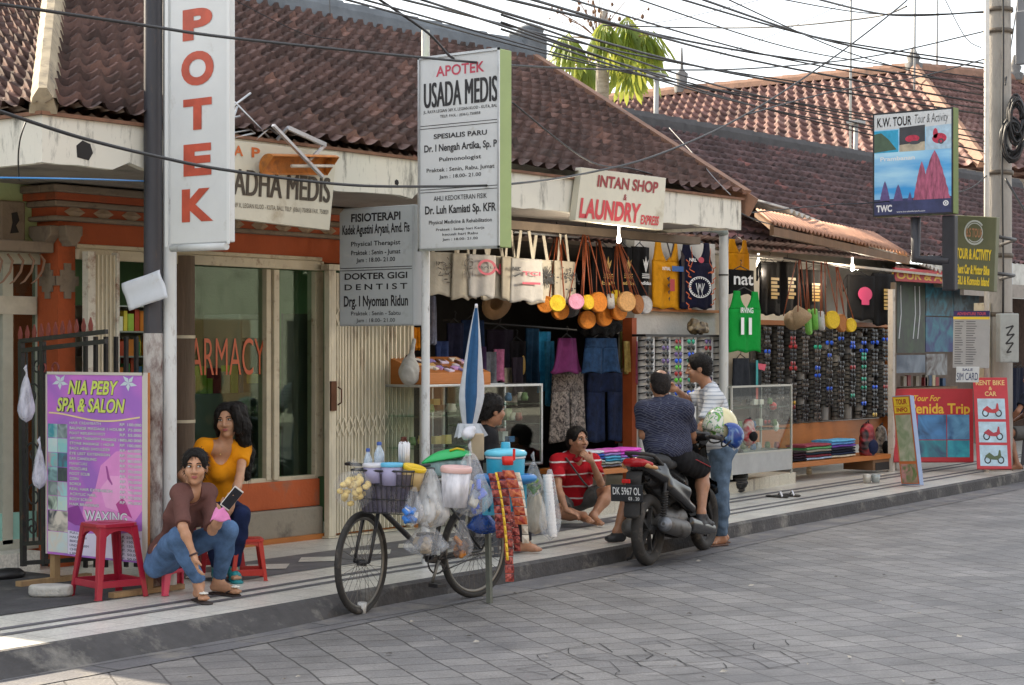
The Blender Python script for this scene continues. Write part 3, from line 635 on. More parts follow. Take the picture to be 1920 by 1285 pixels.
g=MB();g.box((xa-.09,YW+.02,.2),(xa-.003,YW+.14,2.05));g.build('orange_stile',mat('orange_board',hexc('#9c4a22'),.6,var=.15),ph)
z=atY(1270,580,YW-.02).z;g=MB();g.box((xa-.05,YW-.06,z-.03),(xb,YW+.045,z));g.build('shelf_rail',M_honey,ph)
st=thing('stall_building','open fronted stall under a rusty corrugated awning beside the shop','building',(20,12,0))
Yb=12.3;xa,xb=sx(1410,Yb),sx(1676,Yb)
g=MB();g.box((W(1352),Yb,.1),(xb+.05,Yb+.1,3.0));g.build('back_wall',M_white,st)
g=MB();xq=sx(1679,11.05);g.box((xq,11.06,.1),(xq+.05,11.12,2.6));g.build('side_wall',mat('dim_side_wall2',(.16,.13,.10),.9,var=.2),st)
g=MB();xp=sx(1672,11.0);g.box((xp-.03,10.97,.12),(xp+.04,11.04,2.5));g.build('post',mat('pale_post',(.50,.47,.42),.6,var=.15,dirt=((.2,.15,.1),.3,8)),st)
a0,a1=atY(1425,398,10.9),atY(1560,400,12.2)
f0,f1=atY(1447,418,10.15),atY(1703,476,10.55)
b0=atY(1418,394,10.9);b1=atY(1640,438,11.2)
def corr(u,v):
    a=f0.lerp(f1,u);b=b0.lerp(b1,u);p=a.lerp(b,v);return p+V(0,0,.02*math.sin(u*2*math.pi*38))
g=MB();g.grid(corr,38*8,3);o=g.build('awning',mat('rusty_corrugated',(.36,.18,.11),.7,var=.28,scale=3,dirt=((.16,.075,.045),.4,4)),st,solid=.012)
f0b,f1b=f0-V(0,0,.09),f1-V(0,0,.09);g=MB();g.bar(f0b,f1b,.05,.09);g.bar(b0-V(0,0,.08),b1-V(0,0,.08),.05,.09)
for u in (0,.33,.66,1): g.bar(f0b.lerp(f1b,u)+V(0,0,.04),b0.lerp(b1,u)-V(0,0,.05),.04,.05)
g.build('awning_beam',M_wood,st)
g=MB();g.add([(W(1352),11.15,2.83),(xb+.3,11.3,2.74),(xb+.3,Yb+.1,2.85),(W(1352),Yb+.1,2.95)],[(0,1,2,3)]);g.build('ceiling',mat('pale_ceiling',(.42,.40,.36),.9,var=.15),st,solid=.03)
def corr2(u,v):
    a=V(b0.x+.9,11.0,b0.z+.06).lerp(V(25.4,11.4,2.72),u);b=V(b0.x+1.2,12.6,b0.z+.5).lerp(V(25.4,12.9,3.15),u);p=a.lerp(b,v);return p+V(0,0,.025*math.sin(u*2*math.pi*40))
g=MB();g.grid(corr2,320,3);g.build('roof_sheet',mat('fibre_cement',(.50,.47,.43),.85,var=.2,scale=2,dirt=((.12,.11,.10),.4,3)),st,solid=.012)
rb=tiled('roof',(XR+.2,11.6,3.0),(34,11.6,3.0),(XR+.2,14.2,4.78),(34,14.2,4.78),M_tileB,st,seg=6,seed=11)
capping('ridge_cap',(V(XR+.2,14.2,4.80),V(34,14.2,4.80)),mat('sooty_ridge',(.05,.048,.05),.9,var=.3),rb,.3,.16,.4)
tiled('roof_back',(34,16.8,3.0),(XR+.2,16.8,3.0),(34,14.2,4.78),(XR+.2,14.2,4.78),M_tileB,rb,seg=4,seed=12)
ta=thing('tour_agency','dim open fronted tour agency with posters under a red banner','building',(25,13,0))
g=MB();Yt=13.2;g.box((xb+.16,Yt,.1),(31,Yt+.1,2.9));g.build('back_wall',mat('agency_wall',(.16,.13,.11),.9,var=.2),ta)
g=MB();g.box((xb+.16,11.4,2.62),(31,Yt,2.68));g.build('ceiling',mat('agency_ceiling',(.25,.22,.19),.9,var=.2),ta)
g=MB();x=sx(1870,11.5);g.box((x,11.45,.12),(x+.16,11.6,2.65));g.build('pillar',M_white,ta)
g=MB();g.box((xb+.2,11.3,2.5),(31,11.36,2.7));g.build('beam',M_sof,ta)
fh=thing('red_roof_house','distant two storey house with a sunlit red tiled hip roof','building',(45,22,0))
A=V(41.5,19.9,8.42);A2=V(44.5,18.6,8.42)
XE=37.6;B=V(41.5,36,8.42)
tiled('roof',(XE,38,5.6),(XE,16.4,5.6),B,A,M_tileC,fh,cw=.34,cl=.36,amp=.08,lap=.07,seg=6,seed=21)
tiled('roof_front',(XE,16.4,5.6),(49,14.6,5.6),A,A2,M_tileC,fh,cw=.34,cl=.36,amp=.07,lap=.07,seg=6,seed=22)
tiled('roof_side',(49,14.6,5.6),(49,38,5.6),A2,V(44.5,36,8.7),M_tileC,fh,cw=.34,cl=.4,seg=4,seed=23)
capping('ridge_cap',(A+V(0,0,.05),B+V(0,0,.05)),M_ridgew,fh,.3,.16,.5);capping('hip_cap',(V(XE,16.4,5.65),A+V(0,0,.05)),M_ridgew,fh,.3,.18,.5)
capping('ridge_cap',(A+V(0,0,.05),A2+V(0,0,.05)),M_ridgew,fh,.3,.16,.5);capping('hip_cap',(V(49,14.6,5.65),A2+V(0,0,.05)),M_ridgew,fh,.3,.18,.5)
g=MB();g.box((XE+.9,17.3,0),(48,37,5.7));g.build('wall',M_white,fh)
for P,hs in ((A,.55),(A2,.6)):
    g=MB();g.lathe(P,[(.2,0),(.22,.18),(.13,.22),(.17,.34),(.09,.42),(.05,hs),(0,hs+.06)],10);g.build('finial',M_ridge,fh)
g=MB();P=V(41.5,26.5,8.45);g.lathe(P,[(.2,0),(.22,.18),(.13,.22),(.17,.5),(.05,.6),(.02,1.2)],10);g.build('finial',M_ridge,fh)
wh=thing('white_house','white walled house partly hidden behind the concrete utility pole','building',(36,17,0))
g=MB();g.box((34.4,15.3,0),(36.5,17,4.6));g.build('wall',mat('sky_white_wall',(.55,.58,.60),.8,var=.1),wh)
g=MB();g.box((34.2,15.0,4.6),(36.8,17.2,4.75));g.build('roof_slab',M_white,wh)
g=MB()
for i in range(5): g.box((34.34,15.45+i*.3,3.3),(34.396,15.62+i*.3,4.3))
g.build('louvre',mat('louvre_grey',(.4,.43,.45),.7),wh)
sa=thing('salon_building','pale green salon front with a glass door left of the orange pillar','building',(6,13,0))
Ys=11.24
g=MB();xs=sx(76,Ys);g.box((6.6,Ys,atY(40,470,Ys).z),(X0-.003,Ys+.2,3.25));g.box((6.6,Ys,.1),(sx(-60,Ys),Ys+.2,2.4));g.build('wall',M_green,sa)
g=MB();g.box((6.6,Ys-.1,3.25),(7.4,17,3.4));g.box((7.4,Ys,3.25),(X0-.004,17,3.3));g.build('roof_slab',M_sof,sa)
z0,z1=atY(40,1060,Ys).z,atY(40,470,Ys).z
dg=MB();xd0,xd1=sx(-55,Ys),X0-.004
for x in (xd0,sx(2,Ys),sx(70,Ys)): dg.box((x,Ys-.02,.3),(x+.09,Ys+.06,z1))
dg.box((xd0,Ys-.04,z1-.1),(xd1,Ys+.06,z1));dg.box((xd0,Ys-.02,.25),(xd1,Ys+.06,.33))
do=dg.build('door',mat('pale_door_frame',(.42,.43,.36),.6,var=.1),sa)
g=MB();g.box((xd0,Ys+.02,.33),(xd1,Ys+.026,z1-.1));g.build('pane',glassy('salon_glass',(.62,.7,.66),.5,.03),do)
g=MB();g.box((xd0,Ys-.012,.3),(sx(66,Ys),Ys+.012,atY(40,960,Ys).z));g.build('frosted_panel',mat('aqua_frosting',hexc('#8fc4b8'),.35,var=.08),do)
g=MB();g.box((6.6,Ys+2.5,.1),(9,Ys+2.6,3.2));g.build('back_wall',mat('salon_inner',(.20,.21,.16),.9,var=.3,scale=1.5),sa)
g=MB();g.box((6.65,10.98,.1),(sx(72,11.0),Ys-.03,.26));g.build('step',M_tile,sa)
p=atY(22,418,Ys-.03);g=MB();g.box((p.x-.11,Ys-.05,p.z-.16),(p.x+.11,Ys-.003,p.z+.16));vb=g.build('vent_block',M_stone,sa,bevel=.015)
g=MB();g.prism([(-.02,.07),(.03,.08),(.05,.02),(.02,-.02),(.045,-.07),(-.03,-.08),(-.01,0)],(p.x,Ys-.056,p.z),(1,0,0),(0,0,1),(0,.005,0));g.build('vent_hole',M_dark,vb)
g=MB();g.box((6.65,Ys-.22,z1-.02),(X0-.02,Ys-.003,z1+.06));g.build('ledge',M_stone,sa,bevel=.01)
for i in range(5):
    p=atY(-6+i*20,484,Ys-.14);g=MB();g.tube([p+V(0,0,.03),p+V(.03,-.02,-.02),p+V(.0,-.03,-.10),p+V(-.06,-.03,-.17),p+V(-.09,-.02,-.19)],[.008,.011,.010,.008,.004],6);g.build('curl_bracket',mat('terracotta_curl',(.26,.16,.11),.8),sa)
g=MB();g.box((xd0+.1,Ys-.03,atY(40,590,Ys).z),(X0-.03,Ys-.012,atY(40,556,Ys).z));g.build('cloth_band',mat('pale_band',(.46,.44,.36),.8,var=.15),sa)
tb=thing('unseen_shade_house','unseen plain plastered house added left of the salon to shade the street','building',(-2,14,0))  # out of view, added to block the sun left of the salon gap
g=MB();g.box((-14,12.4,0),(3.0,20,5.2));g.build('wall',M_white,tb)
tiled('roof',(-14.4,12.0,5.2),(3.3,12.0,5.2),(-12,16,6.6),(.8,16,6.6),M_tileA,tb,seg=4,seed=41)
for i in range(3):
    g=MB();x=-12+i*4;g.box((x,12.33,1.2),(x+1.4,12.398,2.6));w_=g.build('window',M_wood,tb);g=MB();g.box((x+.08,12.31,1.28),(x+1.32,12.328,2.52));g.build('pane',M_glass,w_)
for i,(x0,x1,h,c) in enumerate(((-16,-2,5.5,'#b9a98a'),(-1.6,11,4.6,'#8a8a7c'),(11.4,24,6.2,'#a89684'),(24.5,42,5.0,'#93938c'))):
    t=thing('street_house',('sand','grey green','beige','pale grey')[i]+' plastered house across the street from the pharmacy row','house',(x0,-10,0));g=MB();g.box((x0,-16,0),(x1,-9,h));g.build('wall',wallmat('opp_%d' % i,hexc(c)),t)
    tiled('roof',(x0-.4,-8.6,h),(x1+.4,-8.6,h),(x0+2,-12.5,h+1.8),(x1-2,-12.5,h+1.8),M_tileA,t,seg=4,cw=.4,cl=.5,seed=50+i)
    for k in range(int((x1-x0)/3)):
        x=x0+1+3*k;g=MB();g.box((x,-9.02,.2),(x+1.8,-8.98,2.4));g.build('shutter',M_wood if k % 2 else M_dark,t)
# ================================================================ poles, signs, cables, tree
M_ink=mat('black_ink',(.02,.02,.022),.6);M_red=mat('red_ink',hexc('#a8262c'),.5,var=.1);M_yel=mat('yellow_ink',hexc('#e8c93a'),.5);M_wht=mat('white_ink',(.75,.76,.76),.5)
M_brownink=mat('brown_ink',(.06,.045,.03),.6,var=.3);M_pinkred=mat('faded_red_ink',hexc('#c0485c'),.6)
M_signw=mat('sign_white',(.60,.62,.62),.35,var=.05,scale=3,dirt=((.36,.34,.28),.18,2.5));M_signg=mat('sign_grey_white',(.40,.43,.44),.35,var=.06,scale=3,dirt=((.25,.25,.24),.2,2.5))
M_signc=mat('sign_cream',(.60,.57,.46),.45,var=.06,scale=3,dirt=((.36,.30,.2),.22,2.5));M_grn=mat('sign_side_green',hexc('#8fa268'),.45,var=.08,scale=3);M_olive=mat('sign_side_olive',hexc('#5c6d22'),.5,var=.1)
M_frame=metal('sign_frame_metal',(.5,.52,.53),.4)
M_polew=mat('white_pole_paint',(.58,.60,.60),.45,var=.1,scale=4,dirt=((.13,.07,.05),.22,9),stretch=(1,1,.35));M_poled=mat('dark_pole_paint',(.030,.030,.038),.5,var=.3,scale=5,stretch=(1,1,.2),dirt=((.10,.06,.04),.25,8))
M_polep=mat('peeling_pole_paint',(.42,.40,.38),.7,var=.2,scale=10,dirt=((.085,.03,.025),.62,7),stretch=(1,1,.45),bump=.4)
M_conc=mat('pole_concrete',(.33,.31,.28),.9,var=.2,scale=3,bump=.3,dirt=((.14,.13,.12),.35,3),stretch=(1,1,.3))
t=thing('steel_pole','dark steel pole with peeling white band behind the spa board','pole',(9,9.5,.12));XP=8.30
p=atX(287,1090,XP);yb=p.y
g=MB();g.lathe((XP,yb,0),[(.062,atX(286,625,XP).z),(.058,5.2)],16);g.build('shaft',M_poled,t)
g=MB();g.lathe((XP,yb,0),[(.063,.12),(.0635,atX(286,625,XP).z-.001)],16);g.build('lower_shaft',M_polep,t)
a=[atX(228,532,XP-.1),atX(300,506,XP-.1),atX(316,560,XP-.1),atX(242,583,XP-.1)]
pn=Panel(a[0],a[1]-a[0],a[3]-a[0]);g=MB()
def wv(u,v): return pn.p(u,v,.005*math.sin(u*7+v*5)+.004*math.sin(v*9))
g.grid(wv,12,10);o=g.build('notice',mat('white_card',(.60,.63,.68),.6,var=.06,scale=5,dirt=((.42,.34,.26),.2,4)),solid=.003);tag(o,'blank pale card tied askew to the dark steel pole','notice')
XA=8.40
t=thing('pole_sign','tall white pole sign with big red letters spelling APOTEK','sign',(XA,atX(318,1090,XA).y,.12));p=atX(318,1090,XA)
g=MB();g.lathe((XA,p.y,0),[(.048,.12),(.045,5.6)],14);g.build('pole',M_polew,t)
pn=panelX(XA-.12,321,428,-95,456);g=MB();slab(g,pn,.05,.012);g.build('sign_box',M_signw,t,bevel=.008)
g=MB();gr=.035
for a,b in (((-.1,-.012),(-.045,1.012)),((.985,-.012),(1.03,1.012))): pn.rect(g,a[0],a[1],b[0],b[1],.004)
g.build('sign_edge',mat('sign_edge_white',(.66,.68,.68),.4),t,solid=.006)
g=MB();M_apo=mat('faded_orange_red',hexc('#b04a34'),.55,var=.22,scale=7)
for ch,y0,y1,wd in (('A',-70,-18,.56),('P',24,78,.52),('O',104,162,.57),('T',191,245,.50),('E',275,330,.49),('K',358,415,.55)):
    v0,v1=(y0+95)/551,(y1+95)/551;pn.text(g,ch,.47,v0,v1,.003,wd,bold=.05)
g.build('lettering',M_apo,t)
b0=atX(322,466,XA-.12);b1=atX(425,462,XA-.12)
g=MB();g.tube([b0,b1],.024,12);g.build('lower_arm',M_polew,t)
g=MB();g.tube([(XA-.1,p.y,pn.p(0,.02).z),(XA-.1,p.y-.5,pn.p(0,.02).z)],.02,8);g.build('upper_arm',M_polew,t)
XU=10.62;pw=atX(798,600,XU)
t=thing('white_pole','slim white steel pole with chipped paint carrying the clinic signs','pole',(XU,pw.y,.12))
g=MB();g.lathe((XU,pw.y,0),[(.032,.12),(.032,4.1)],12);g.build('shaft',mat('chipped_white',(.60,.62,.62),.5,var=.08,dirt=((.09,.06,.05),.34,16),stretch=(1,1,.4)),t)
pn=panelX(XU-.12,786,937,110,470)
t=thing('clinic_sign','tall white lightbox sign headed USADA MEDIS with green side on slim white pole','sign',pn.o+pn.d)
g=MB();slab(g,pn,.14);bx=g.build('lightbox',M_grn,t,bevel=.006)
g=MB();pn.rect(g,0,0,1,1,.003);g.build('sign_face',M_signw,t)
g=MB();fw=.012
for u0,v0,u1,v1 in ((-.005,-.004,1.005,.008),(-.005,.992,1.005,1.006),(-.005,-.004,.016,1.004),(.984,-.004,1.005,1.004)):
    a=[pn.p(u0,v0,.002),pn.p(u1,v0,.002),pn.p(u1,v1,.002),pn.p(u0,v1,.002)];g.add(a+[q+pn.n*.012 for q in a],[(0,1,2,3),(4,5,6,7),(0,1,5,4),(1,2,6,5),(2,3,7,6),(3,0,4,7)])
g.build('sign_frame',M_frame,t)
g=MB();ink=g;T=lambda s,v0,v1,wd,u=.52,**k: pn.text(ink,s,u,v0,v1,.005,wd,**k)
T('USADA MEDIS',.128,.262,.90,bold=.6,spacing=1.04);T('JL. RAYA LEGIAN 369 X, LEGIAN KLOD - KUTA, BALI',.276,.292,.92,bold=.01);T('TELP. FAX. : (0361) 750858',.306,.320,.50,bold=.01)
T('SPESIALIS PARU',.402,.427,.66,bold=.024);T('Dr. I Nengah Artika, Sp. P',.455,.492,.90,bold=.024);T('Pulmonologist',.524,.545,.52,bold=.015)
T('Praktek : Senin, Rabu, Jumat',.577,.598,.84,bold=.012);T('Jam : 18.00- 21.00',.615,.634,.52,bold=.012)
T('AHLI KEDOKTERAN FISIK',.722,.748,.66,bold=.008);T('Dr. Luh Kamiati Sp. KFR',.772,.814,.88,bold=.028);T('Physical Medicine & Rehabilitation',.848,.868,.78,bold=.012)
T('Praktek : Setiap hari Kerja',.890,.903,.60,bold=.012);T('kecuali hari Rabu',.916,.929,.44,bold=.012);T('Jam : 18.00- 21.00',.942,.955,.44,bold=.012)
for v in (.356,.371,.687,.702): pn.rect(g,.02,v-.0017,.98,v+.0017,.005)
g.build('lettering',M_ink,t)
g=MB();pn.text(g,'APOTEK',.52,.052,.106,.005,.60,bold=.02,spacing=1.05);g.build('red_lettering',M_pinkred,t)
XF=XU+.02;pn=panelX(XF-.06,636,776,392,612)
t=thing('doctor_sign','grey white sign board listing FISIOTERAPI and DENTIST left of the slim pole','sign',pn.o+pn.d)
g=MB();c=.06
poly=[(c,0),(1,0),(1,1),(0,1),(0,c*.65)];g.prism([(u*pn.W,-v*pn.H) for u,v in poly],pn.o,pn.r.normalized(),-pn.d.normalized(),-pn.n*.10);g.build('sign_board',mat('sign_edge_grey',(.36,.38,.39),.4),t,bevel=.008)
g=MB();pn.poly(g,[(.07,.015),(.985,.015),(.985,.985),(.015,.985),(.015,.05)],.003);g.build('sign_face',M_signg,t)
g=MB();ink=g
T('FISIOTERAPI',.05,.118,.66,.5,bold=.03);T('Kadek Agustini Aryani, Amd. Fis',.142,.222,.90,.5,bold=.026);T('Physical Therapist',.285,.325,.66,.5,bold=.012);T('Praktek : Senin - Jumat',.36,.40,.66,.5,bold=.014);T('Jam : 18.00- 21.00',.425,.462,.52,.5,bold=.014)
T('DOKTER GIGI',.552,.605,.84,.5,bold=.025);T('DENTIST',.645,.695,.84,.5,bold=.015,spacing=1.5);T('Drg. I Nyoman Ridun',.742,.832,.86,.5,bold=.026);T('Praktek : Senin - Sabtu',.875,.91,.66,.5,bold=.008);T('Jam : 18.00- 21.00',.935,.968,.52,.5,bold=.008)
for v in (.51,.53): pn.rect(g,.02,v-.003,.98,v+.003,.005)
g.build('lettering',M_ink,t)
YS=YF-.05;pn=panelY(YS,392,632,265,425)
t=thing('fascia_sign','cream fascia sign with brown USADHA MEDIS letters partly hidden by the pole sign','sign',pn.o+pn.d)
P=[atY(392,258,YS),atY(632,286,YS),atY(618,432,YS),atY(392,405,YS)]
pn=Panel(P[0],P[1]-P[0],P[3]-P[0]);k0=Vector(P[2]-P[3]).length/pn.W
g=MB();g.add(list(P)+[q+V(0,.05,0) for q in P],[(3,2,1,0),(4,5,6,7),(0,1,5,4),(1,2,6,5),(2,3,7,6),(3,0,4,7)]);g.build('sign_board',M_signc,t,bevel=.004)
g=MB();ink=g
pn.text(g,'USADHA MEDIS',.935,.345,.70,.004,.90,'r',bold=.45,shear=.08);g.build('lettering',M_brownink,t)
g=MB();pn.text(g,'Jl. Raya No. 369 X, LEGIAN KLOD - KUTA, BALI, TELP. (0361) 750858 FAX. 750859',.925,.80,.862,.004,.88,'r',bold=.006);g.build('small_lettering',mat('grey_brown_ink',(.14,.12,.09),.6),t)
g=MB();pn.text(g,'A',.215,.06,.19,.004,.07,bold=.03);pn.text(g,'P',.345,.06,.19,.004,.065,bold=.03);g.build('orange_lettering',mat('orange_ink',hexc('#c2632a'),.5),t)
t=thing('lamp_housing','rusty open lamp trough with bent steel arm above the cream fascia sign','lamp',atY(560,310,YS-.15))
a,b=atY(503,306,YS-.14),atY(625,308,YS-.14);d=(b-a).normalized();up=V(0,0,1)
g=MB()
def trough(u,v): an=-2.3+v*3.0;return a.lerp(b,u)+up*(.085*math.cos(an)-.02)+V(0,-1,0)*(.085*math.sin(an))
g.grid(trough,14,12);g.prism([(.085*math.sin(-2.3+.25*i),.085*math.cos(-2.3+.25*i)-.02) for i in range(13)],a-d*.004,(0,-1,0),(0,0,1),d*.004);g.prism([(.085*math.sin(-2.3+.25*i),.085*math.cos(-2.3+.25*i)-.02) for i in range(13)],b,(0,-1,0),(0,0,1),d*.004)
g.build('reflector',mat('rusty_reflector',hexc('#b8722e'),.6,var=.3,scale=6,dirt=((.20,.08,.03),.45,7)),t,solid=.004)
g=MB();g.tube([a.lerp(b,.3)+V(0,-.03,-.02),a.lerp(b,.95)+V(0,-.03,-.015)],.012,8);g.build('tube_lamp',mat('old_tube',(.55,.5,.42),.4,var=.2),t)
a1,b1=atY(512,235,YS-.2),atY(605,332,YS-.22);c1,e1=atY(540,240,YS-.1),atY(610,272,YS-.12)
g=MB();g.bar(a1,b1,.028,.02);g.bar(c1,e1,.026,.03);g.bar(e1,atY(580,300,YS-.1),.02);g.bar(atY(520,262,YS),c1,.02);g.build('arm',mat('galvanised_arm',(.45,.47,.5),.4,metal=.6,dirt=((.3,.14,.06),.3,6)),t)
t=thing('aerial','broken grey aerial lying on the tiles above the cream fascia sign','aerial',atY(460,240,YF));g=MB();Q=lambda x,y: atY(x,y,YF-.02)
for c in ([(430,205),(470,175)],[(440,192),(504,258)],[(435,230),(445,200)],[(432,250),(470,243),(478,250),(440,258)],[(480,262),(505,240),(520,252)],[(430,222),(450,218)]): g.tube([Q(*q) for q in c],.008,6)
g.build('aerial_rods',metal('aerial_grey',(.5,.52,.54),.4),t);t.children[0].name='rods'
YI=YF-.09;t=thing('shop_sign','white board with red INTAN SHOP LAUNDRY letters on the fascia','sign',atY(1160,420,YI))
P=[atY(1091,314,YI),atY(1249,334,YI),atY(1243,432,YI),atY(1079,413,YI)]
g=MB();g.add(list(P)+[q+V(0,.07,0) for q in P],[(3,2,1,0),(4,5,6,7),(0,1,5,4),(1,2,6,5),(2,3,7,6),(3,0,4,7)]);g.build('sign_board',M_signc,t,bevel=.004)
pn=Panel(P[0],P[1]-P[0],P[3]-P[0]);g=MB();ink=g
T('INTAN SHOP',.10,.32,.72,.55,bold=.032);T('&',.41,.53,.04,.53,bold=.02);g.build('lettering',mat('dark_red_ink',hexc('#8e1f22'),.5),t)
g=MB();ink=g;T('LAUNDRY',.57,.93,.70,.38,bold=.04);pn.text(g,'EXPRESS',.745,.78,.96,.005,.22,'l',bold=.03);g.build('red_lettering',mat('bright_red_ink',hexc('#c23038'),.5),t)
g=MB();g.lathe(P[3].lerp(P[2],.5)+V(0,.02,-.13),[(.0,-.03),(.018,-.02),(.022,.01),(.014,.04),(.010,.06),(.010,.13)],10);o=g.build('lamp',mat('lit_bulb',(1,.93,.8),emit=2.5));tag(o,'lit white bulb hanging under the white shop sign with red letters','light bulb')
for nm,px,py,Yp,lb in (('lamp',1422,496,11.3,'lit bulb hanging beside the green jersey under the rusty awning'),('lamp',1598,502,11.0,'lit bulb hanging under the right end of the rusty awning')):
    p=atY(px,py,Yp);g=MB();g.lathe(p,[(.0,-.045),(.024,-.03),(.028,.01),(.018,.045),(.012,.06),(.012,.13)],10);o=g.build(nm,MATS['lit_bulb']);tag(o,lb,'light bulb')
    ld=bpy.data.lights.new('bulb_light','POINT');ld.energy=14;ld.color=(1,.85,.65);ld.shadow_soft_size=.04;lo=bpy.data.objects.new('bulb_light',ld);COL.objects.link(lo);lo.location=p+V(0,-.06,-.1)
ld=bpy.data.lights.new('bulb_light','POINT');ld.energy=14;ld.color=(1,.88,.7);ld.shadow_soft_size=.04;lo=bpy.data.objects.new('bulb_light',ld);COL.objects.link(lo);lo.location=P[3].lerp(P[2],.5)+V(0,.0,-.25)
XK=20.35;pn=panelX(XK,1638,1786,215,406)
t=thing('tour_billboard','blue lightbox billboard headed K.W. TOUR with temple picture on dark post','billboard',pn.o+pn.d)
g=MB();slab(g,pn,.15,.01);g.build('lightbox',M_olive,t,bevel=.008)
g=MB();pn.rect(g,-.01,-.008,1.01,1.008,.003);g.build('sign_frame',M_black,t)
g=MB();pn.rect(g,.012,.01,.988,.16,.005);g.build('sign_face',M_signw,t)
m=bpy.data.materials.new('dusk_picture');m.use_nodes=True;q=m.node_tree;b=q.nodes['Principled BSDF'];tc=q.nodes.new('ShaderNodeTexCoord');mp=q.nodes.new('ShaderNodeMapping');q.links.new(tc.outputs['Object'],mp.inputs[0]);mp.inputs['Scale'].default_value=(1,.5,3)
nz=q.nodes.new('ShaderNodeTexNoise');nz.inputs['Scale'].default_value=1.6;nz.inputs['Detail'].default_value=5;q.links.new(mp.outputs[0],nz.inputs[0]);rp=q.nodes.new('ShaderNodeValToRGB');q.links.new(nz.outputs[0],rp.inputs[0]);e=rp.color_ramp.elements
e[0].position=.35;e[0].color=(*hexc('#3a9ad8'),1);e[1].position=.65;e[1].color=(*hexc('#b4e0f2'),1);q.links.new(rp.outputs[0],b.inputs['Base Color']);b.inputs['Roughness'].default_value=.4
g=MB();pn.rect(g,.012,.16,.988,.84,.0045);g.build('picture',m,t)
g=MB();pn.rect(g,.012,.84,.988,.992,.0045);g.build('picture_ground',mat('picture_night',hexc('#363c60'),.4,var=.4,scale=5),t)
pic=[('picture_sea','#2f9ec4',[(.012,.17),(.32,.17),(.32,.385),(.012,.385)]),('picture_cliff','#4a5f4a',[(.012,.2),(.10,.19),(.2,.26),(.3,.36),(.012,.38)]),('picture_dark','#3a3c40',[(.335,.15),(.66,.14),(.66,.30),(.335,.32)]),('picture_sand','#b7ab93',[(.335,.32),(.66,.30),(.66,.385),(.335,.385)]),
       ('picture_pale','#a9c3d3',[(.67,.16),(.988,.15),(.988,.385),(.67,.385)])]
for k_,(nm,c,poly) in enumerate(pic): g=MB();pn.poly(g,poly,.005+.0002*k_);g.build(nm,mat(nm,hexc(c),.4,var=.25,scale=9),t)
g=MB();pn.ell(g,.5,.265,.09,.035,.0065);pn.ell(g,.84,.28,.09,.05,.0065);pn.ell(g,.79,.23,.03,.05,.0065);g.build('picture_vehicle',mat('picture_vehicle',hexc('#b8304a'),.4,var=.4,scale=22),t)
g=MB();pn.ring(g,.86,.31,.035,.027,.5,.0075);pn.ell(g,.53,.305,.07,.018,.0075);g.build('picture_wheel',mat('picture_wheel',hexc('#43464c'),.4),t)
def spire(u,v,h,w):
    pts=[(u-w,v)]
    for i in range(1,10): f=i/10;pts.append((u-w*(1-f)**.75*(1-.06*(i % 2)),v-h*f))
    return pts+[(u,v-h)]+[(2*u-a,b) for a,b in pts[::-1]]
g=MB()
for u,v,h,w_ in ((.15,.86,.20,.07),(.32,.86,.16,.065),(.47,.86,.08,.03)): pn.poly(g,spire(u,v,h,w_),.0058)
g.build('picture_temple',mat('picture_temple',hexc('#5f5080'),.4,var=.3,scale=14),t)
g=MB()
for u,v,h,w_ in ((.62,.86,.37,.11),(.78,.86,.47,.20)): pn.poly(g,spire(u,v,h,w_),.0062 if u < .7 else .0066)
g.build('picture_temple',mat('picture_temple_lit',hexc('#a2566f'),.4,var=.6,scale=14,stretch=(1,2.5,.5)),t)
g=MB();ink=g;T('K.W. TOUR',.04,.13,.44,.27,bold=.02);g.build('red_lettering',M_red,t)
g=MB();ink=g;T('Tour & Activity',.03,.12,.42,.74,shear=.2);g.build('grey_lettering',mat('grey_ink',(.28,.30,.32),.5),t)
g=MB();ink=g;T('Prambanan',.425,.465,.44,.31,bold=.02);T('TWC',.895,.96,.20,.14,bold=.04);T('www.borobudurpark.com',.958,.975,.36,.48);pn.ring(g,.92,.905,.035,.026,.4,.0075);pn.ell(g,.92,.905,.012,.009,.0075);g.build('white_lettering',M_wht,t)
pb=atX(1717,408,XK+.1);pc=atX(1717,486,XK+.1);pd=atX(1782,490,XK+.1)
g=MB();g.tube([pb,pc,pd],.062,12);g.build('arm',M_poled,t)
xp,yp=pd.x,pd.y;g=MB();g.box((xp-.05,yp-.075,atX(1782,545,XK+.1).z),(xp+.05,yp+.085,pb.z));g.build('post',mat('dark_post',(.022,.022,.028),.5,var=.3,scale=4),t,bevel=.012)
XG=21.3;t=thing('tour_sign','olive green sign with yellow TOUR & ACTIVITY lettering beside the dark billboard post','sign',atX(1825,540,XG))
P=[atX(1790,404,XG),atX(1868,408,XG),atX(1862,543,XG),atX(1785,541,XG)]
pn=Panel(P[0],P[1]-P[0],P[3]-P[0]);g=MB();slab(g,pn,.1,.004);g.build('sign_board',mat('olive_board',hexc('#62644a'),.5,var=.08),t,bevel=.008)
g=MB();ink=g;T('TOUR & ACTIVITY',.44,.58,.84,.5,bold=.04);T('Rent Car & Motor Bike',.66,.78,.78,.5,bold=.04);T('GILI & Komodo Island',.82,.93,.78,.5,bold=.04);g.build('lettering',M_yel,t)
g=MB();pn.ring(g,.5,.22,.25,.17,.14,.005,a0=.5,a1=5.6);pn.ring(g,.5,.22,.20,.135,.10,.005,a0=3.5,a1=8.6);g.build('emblem_ring',mat('emblem_silver',(.5,.53,.5),.4),t)
g=MB();ink=g;T('B.S TOUR',.16,.28,.40,.5,bold=.02);g.build('emblem_lettering',mat('emblem_copper',hexc('#b08060'),.5),t)
g=MB()
